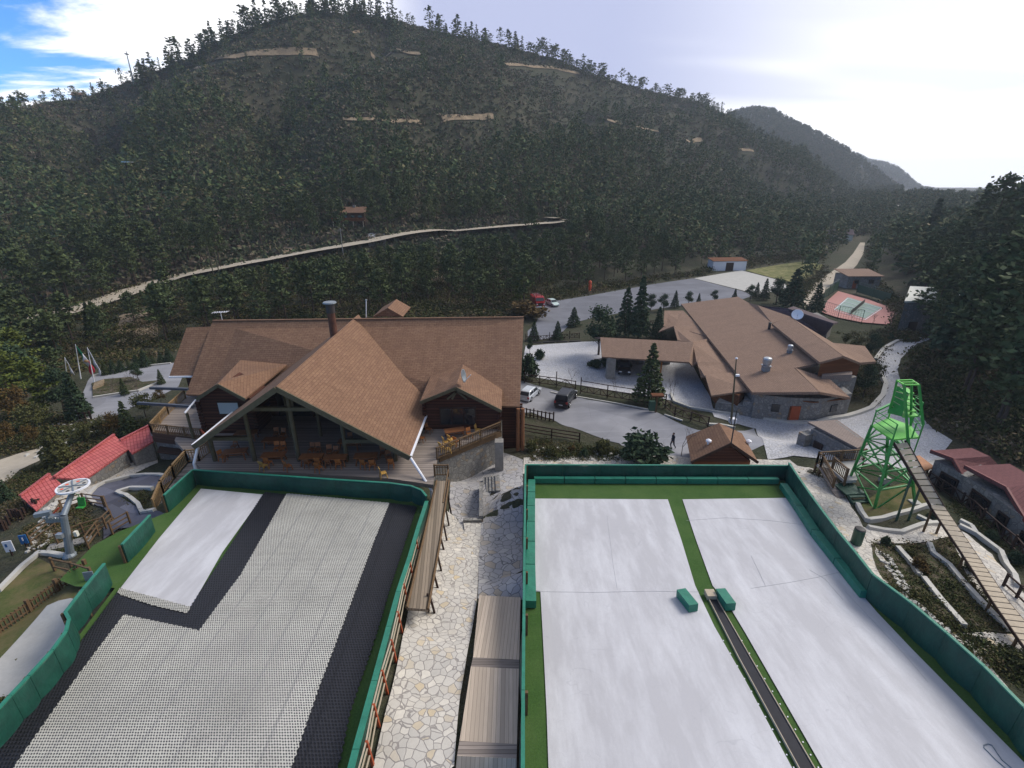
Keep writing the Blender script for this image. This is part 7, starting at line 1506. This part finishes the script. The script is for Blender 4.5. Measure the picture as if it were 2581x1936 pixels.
# right hillside
nR = 0; tries = 0; RX = np.array([[random.uniform(40, 330), random.uniform(45, 520)] for _ in range(15000)]); rd = right_d(RX[:, 0], RX[:, 1]); rz_ = H(RX[:, 0], RX[:, 1])
for (x, y), d, z in zip(RX, rd, rz_):
    if d < 3 or d > 190: continue
    px, py = proj(Vector((x, y, z)))
    if px > 2760 or px < 2100 or py > 1330: continue
    if px < 2330 and d < 5 : continue
    if 2300 < px < 2480 and py > 940 and random.random() < .4: scrub.append((x, y, z)); continue
    if random.random() < .95 and spaced(x, y, 4.0): trees.append((x, y, z, random.uniform(8, 14) * (1.0 if y < 200 else .85), 0 if random.random() < .7 else 3))
    else: scrub.append((x, y, z))
for k, px, pb, pt in (('pine0',2565,660,418),('dark0',2520,650,440),('pine2',2480,640,452),('dark0',2440,630,462),('pine1',2600,700,425),('dark0',2330,640,500),('dark0',2400,900,640),('pine0',2470,880,600),('pine2',2540,960,650),('dark0',2360,850,690),('pine1',2430,1010,800),('pine0',2520,1080,820)):
    tree_px(k, px, pb, pt, ('conical' if k[0] == 'd' else 'broad') + ' tall pine on the right hillside, %s' % {2565:'highest at the right edge of the sky',2520:'next to the highest one',2480:'third from the right on the skyline',2440:'fourth from the right on the skyline',2600:'cut by the right edge',2330:'alone where the two valley sides meet',2400:'right of the stone hall',2470:'behind the one right of the hall',2540:'big one near the right edge',2360:'at the corner of the stone hall',2430:'lower one above the cobbled road'}.get(px if (px, pb) != (2520, 1080) else -1, 'lowest one above the maroon cottages'), 'tall pines on the right hillside', wid=1.15)
for _ in range(900):
    px, py = random.uniform(2270, 2600), random.uniform(880, 1220); p = T(px, py)
    if float(right_d(np.array([p.x]), np.array([p.y]))[0]) > 1: scrub.append((p.x, p.y, p.z))
# valley floor trees between lot and hills, far valley
for _ in range(1100):
    px, py = random.uniform(1480, 2300), random.uniform(548, 700); p = T(px, py); d = float(right_d(np.array([p.x]), np.array([p.y]))[0])
    if py > 665 - (px - 1480) * .02 and px < 2020: continue
    if 2170 < px and py < 600: continue
    if 2010 < px < 2190 and abs(py - (740 - (px - 2030) * .9)) < 34: continue
    if px > 2060 and py > 640 and px < 2195: continue
    if p.y < 1200 and spaced(p.x, p.y, 5): trees.append((p.x, p.y, p.z, random.uniform(7, 12), 0))
for k in range(5200):
    px = random.uniform(1780, 2380); a = azim(px, 420); f_ = 1 if px > 2150 and random.random() < .5 else 0; r = far_r[f_] * random.uniform(.70, 1.0) if not f_ else far_r[1] * random.uniform(.86, 1.0)
    if (f_ == 0 and px > 2290) or px > 2372: continue
    x, y = r * math.sin(a), r * math.cos(a); trees.append((x, y, None, random.uniform(9, 15) * (1 + .1 * f_) * min(1, (2400 - px) / 150 + .25), 0))
fx = [i for i, q in enumerate(trees) if q[2] is None]; fz = H(np.array([trees[i][0] for i in fx]), np.array([trees[i][1] for i in fx]))
for i, z in zip(fx, fz): trees[i] = (trees[i][0], trees[i][1], float(z), trees[i][3], 0)
vis = []
for t_ in trees:
    px, py = proj(Vector((t_[0], t_[1], t_[2] + t_[3] * .6)))
    if -30 < px < 2610: vis.append((math.hypot(t_[0], t_[1]), t_, px, py))
vis.sort(key=lambda q: q[0]); NI = 285
print('TREES', len(trees), 'in view', len(vis), 'scrub', len(scrub))
for d, t_, px, py in vis[:NI]:
    key = random.choice(('pine0', 'pine1', 'pine2')) if t_[4] != 3 else 'dark0'
    right = float(right_d(np.array([t_[0]]), np.array([t_[1]]))[0]) > -4
    kd = {'pine0': 'full crowned', 'pine1': 'thin', 'pine2': 'bushy', 'dark0': 'dark conical'}[key]; nrd = near_road(px, py); rel = 'above the dirt road' if nrd < 0 else ('just below the dirt road' if nrd < 60 else 'well below the dirt road')
    if right: lb = kd + ' pine on the right hillside ' + ('above the maroon cottages' if py > 900 else 'behind the stone hall' if py > 700 else 'near its skyline')
    elif px < 420: lb = kd + ' pine at the far left foot of the mountain ' + rel
    elif px < 1340: lb = kd + ' pine behind the ' + ('left' if px < 760 else 'middle' if px < 1060 else 'right') + ' part of the lodge roof ' + rel
    elif px < 1800: lb = kd + ' pine beyond the upper parking lot ' + ('near the red totem' if px < 1560 else 'left of the white shed')
    else: lb = kd + ' pine beyond the white shed and grass field'
    g = 'forest: ' + lb
    tree(key, t_[0], t_[1], t_[3], lb, g, z=t_[2], wid=random.uniform(.8, 1.15))
# the rest of the forest as one mass
def templ(kind, n, seed, leaf):
    rg = np.random.default_rng(seed); pts = {'pine': lambda: pine_pts(rg, n, 10, 2.7, .22, 9, 1.5), 'fir': lambda: fir_pts(rg, n, 10, 2.1, .08, 8), 'rnd': lambda: pine_pts(rg, n, 10, 3.0, .45, 7, 1.5)}[kind](); V, F = leafset(pts, leaf, rg, .6)
    m_ = MB(); m_.tube((0, 0, -.5), (0, 0, 8.5), .16, .05, 4); tv = np.array(m_.v); tf = np.array([f for f in m_.f if len(f) == 4]); return np.concatenate([V, tv]), np.concatenate([F, tf + len(V)])
TP = [templ('pine', 110, 60 + i, .62) for i in range(4)] + [templ('fir', 120, 70 + i, .55) for i in range(3)] + [templ('rnd', 100, 80 + i, .6) for i in range(3)]
def mass(name, items, tps, mat):
    VS, FS, o = [], [], 0
    for (x, y, z, s, w_, i) in items:
        V, F = tps[i]; a = random.uniform(0, 6.28); c_, s_ = math.cos(a), math.sin(a); q = V * np.array([s * w_, s * w_, s]); VS.append(np.stack([q[:, 0] * c_ - q[:, 1] * s_ + x, q[:, 0] * s_ + q[:, 1] * c_ + y, q[:, 2] + z], 1)); FS.append(F + o); o += len(V)
    return np_mesh(name, np.concatenate(VS), np.concatenate(FS), mat, False, 'stuff')
pick = {0: lambda: random.choice((0, 1, 2, 3, 3, 4)), 1: lambda: random.choice((4, 5, 6, 6, 0)), 2: lambda: random.choice((7, 8, 9, 9, 0)), 3: lambda: random.choice((4, 5, 6))}
mass('forest', [(t_[0], t_[1], t_[2] - .2, t_[3] / 10, random.uniform(.85, 1.3) * (1.35 if t_[4] else 1), pick[t_[4]]()) for d, t_, px, py in vis[NI:]], TP, 'forest_mass')
def sh_t(seed, n=13):
    rg = np.random.default_rng(seed); P = rg.normal(size=(n, 3)) * np.array([.55, .55, .28]); P[:, 2] = np.abs(P[:, 2]) + .12; return leafset(P, .42, rg, .8)
SP = [sh_t(90 + i) for i in range(6)]
for _ in range(30000):
    thx = random.uniform(-50, 45) * math.pi / 180; rb0 = float(np.interp(thx, FOOT_A, FOOT_R)); rt0 = float(np.interp(thx, RG_A, RG_R)); r = rb0 + (rt0 - rb0) * random.uniform(.0, 1.0) ** .75; x, y = r * math.sin(thx), r * math.cos(thx); scrub.append((x, y, None))
xs = np.array([q[0] for q in scrub]); ys = np.array([q[1] for q in scrub]); zs = H(xs, ys); items = []
for x, y, z in zip(xs, ys, zs):
    px, py = proj(Vector((x, y, z)))
    if not (-40 < px < 2620) or abs(near_road(px, py)) < 4: continue
    sd2 = scar_d(px, py)
    if sd2 is not None and -5 < sd2 < 9: continue
    if px > 1480 and py > 655 and x < 200 and float(right_d(np.array([x]), np.array([y]))[0]) < 0: continue
    items.append((x, y, z, random.uniform(.9, 1.9), 1.0, random.randrange(6)))
NEAR_SC = [q for q in items if math.hypot(q[0], q[1]) < 150]; items = [q for q in items if math.hypot(q[0], q[1]) >= 150]; print('SCRUB', len(items), len(NEAR_SC)); mass('scrub', items, SP, 'scrub_mass')
# low growth on the banks and in the beds
items = []
def sh_f(seed, n=60):
    rg = np.random.default_rng(seed); P = rg.normal(size=(n, 3)) * np.array([.5, .5, .26]); P[:, 2] = np.abs(P[:, 2]) + .05; return leafset(P, .15, rg, .8)
SF = [sh_f(190 + i) for i in range(6)]
def inpoly(px, py, poly):
    c = False; n = len(poly)
    for i in range(n):
        (x1, y1), (x2, y2) = poly[i], poly[(i + 1) % n]
        if (y1 > py) != (y2 > py) and px < (x2 - x1) * (py - y1) / (y2 - y1) + x1: c = not c
    return c
ZN = [([(560,790),(900,765),(1330,725),(1330,800),(560,812)], 700, .8, 2.0), ([(2195,1372),(2330,1370),(2390,1360),(2440,1450),(2570,1596),(2330,1588),(2230,1470)], 420, .22, .5), ([(1330,1108),(1460,1120),(1590,1140),(1580,1160),(1340,1162)], 260, .25, .6), ([(2400,1300),(2480,1350),(2560,1440),(2581,1420),(2480,1310),(2400,1250)], 130, .2, .5),
      ([(0,1000),(180,1060),(330,1050),(370,1060),(360,1090),(300,1105),(180,1180),(120,1125),(0,1150)], 420, .3, 1.0), ([(0,1230),(100,1160),(150,1180),(60,1245),(90,1290),(0,1330)], 160, .25, .6), ([(60,1330),(150,1290),(220,1270),(240,1330),(200,1400),(90,1390)], 230, .2, .5), ([(300,1250),(350,1240),(385,1245),(385,1285),(355,1285)], 40, .2, .45),
      ([(0,880),(250,860),(440,800),(460,830),(430,900),(250,925),(180,950),(0,960)], 300, .5, 1.5), ([(1290,745),(1345,735),(1365,762),(1345,800),(1300,800)], 60, .5, 1.2), ([(2400,1600),(2470,1660),(2581,1740),(2581,1650)], 90, .25, .6), ([(240,965),(350,955),(360,980),(250,995)], 40, .25, .5), ([(2070,880),(2200,850),(2250,865),(2200,940),(2230,960),(2200,1020),(2150,1000)], 160, .4, .9), ([(2110,840),(2260,830),(2300,860),(2200,870)], 90, .4, .8), ([(1340,738),(1500,722),(1650,700),(1750,688),(1790,665),(1790,690),(1650,712),(1500,738),(1365,760)], 260, .8, 2.0), ([(1870,655),(2000,640),(2080,630),(2078,664),(2020,655),(1880,676)], 200, .8, 2.0), ([(2080,668),(2000,715),(1990,735),(2020,760),(2090,690)], 140, .6, 1.5), ([(2190,600),(2190,690),(2260,760),(2300,860),(2260,860),(2268,800),(2200,700)], 300, .8, 2.0), ([(1680,1015),(1760,1040),(1780,1062),(1700,1040)], 40, .2, .4), ([(2030,1185),(2070,1190),(2060,1205)], 20, .2, .4)]
for poly, n, s0, s1 in ZN:
    xa, xb = min(p[0] for p in poly), max(p[0] for p in poly); ya, yb = min(p[1] for p in poly), max(p[1] for p in poly); k = 0; g = 0
    while k < n and g < n * 12:
        g += 1; px, py = random.uniform(xa, xb), random.uniform(ya, yb)
        if inpoly(px, py, poly): p = T(px, py); items.append((p.x, p.y, p.z, random.uniform(s0, s1), 1.1, random.randrange(6))); k += 1
massm('low_growth', [(.30, (.030, .045, .016)), (.44, (.055, .065, .022)), (.54, (.085, .075, .030)), (.64, (.12, .085, .05)), (.76, (.17, .15, .11))])
mass('undergrowth', items + NEAR_SC, SF, 'low_growth')
# loose stones
rg = random.Random(5); mb = MB(); pts = []
for poly, n in (([(2270,1500),(2330,1590),(2400,1600),(2320,1530)], 70), ([(1340,1120),(1580,1150),(1560,1162),(1340,1160)], 60), ([(0,1080),(110,1120),(200,1070),(330,1050),(200,1120),(80,1165)], 120), ([(110,1290),(160,1250),(220,1215),(200,1260)], 70), ([(2210,1400),(2280,1500),(2290,1480),(2230,1390)], 50), ([(60,1400),(120,1380),(150,1300),(110,1290)], 60)):
    for _ in range(n): 
        a, b, c = rg.sample(poly, 3); u, v = rg.random(), rg.random(); 
        if u + v > 1: u, v = 1 - u, 1 - v
        pts.append((a[0] + (b[0] - a[0]) * u + (c[0] - a[0]) * v, a[1] + (b[1] - a[1]) * u + (c[1] - a[1]) * v))
for px, py in pts:
    p = T(px, py); s = rg.uniform(.10, .32); v = []
    for k in range(6): t = k * 1.047; v.append((p.x + s * rg.uniform(.6, 1.1) * math.cos(t), p.y + s * rg.uniform(.6, 1.1) * math.sin(t), p.z - .05))
    for k in range(6): t = k * 1.047 + .2; v.append((p.x + s * .6 * math.cos(t), p.y + s * .6 * math.sin(t), p.z + s * rg.uniform(.4, .7)))
    mb.add(v, [(k, (k + 1) % 6, 6 + (k + 1) % 6, 6 + k) for k in range(6)] + [tuple(range(6, 12))])
mb.build('loose_stones', 'kerb_stone')['kind'] = 'stuff'
# remove the helper prototypes never placed

# ------------------------------------------------------------------ the air
m = bpy.data.materials.new('haze'); m.use_nodes = True; nt_ = m.node_tree; nt_.nodes.clear(); pv = nt_.nodes.new('ShaderNodeVolumePrincipled'); ou = nt_.nodes.new('ShaderNodeOutputMaterial'); nt_.links.new(pv.outputs[0], ou.inputs['Volume'])
pv.inputs['Color'].default_value = (.80, .87, 1, 1); pv.inputs['Density'].default_value = .00022; pv.inputs['Anisotropy'].default_value = .2; MATS['haze'] = m
HTOP = max(float(Z.max()) + 14, 60); print('HTOP', HTOP); hz = MB().box((0, 1560, HTOP / 2 - 30), (7000, 3500, HTOP + 60)).build('haze', 'haze'); hz['kind'] = 'stuff'
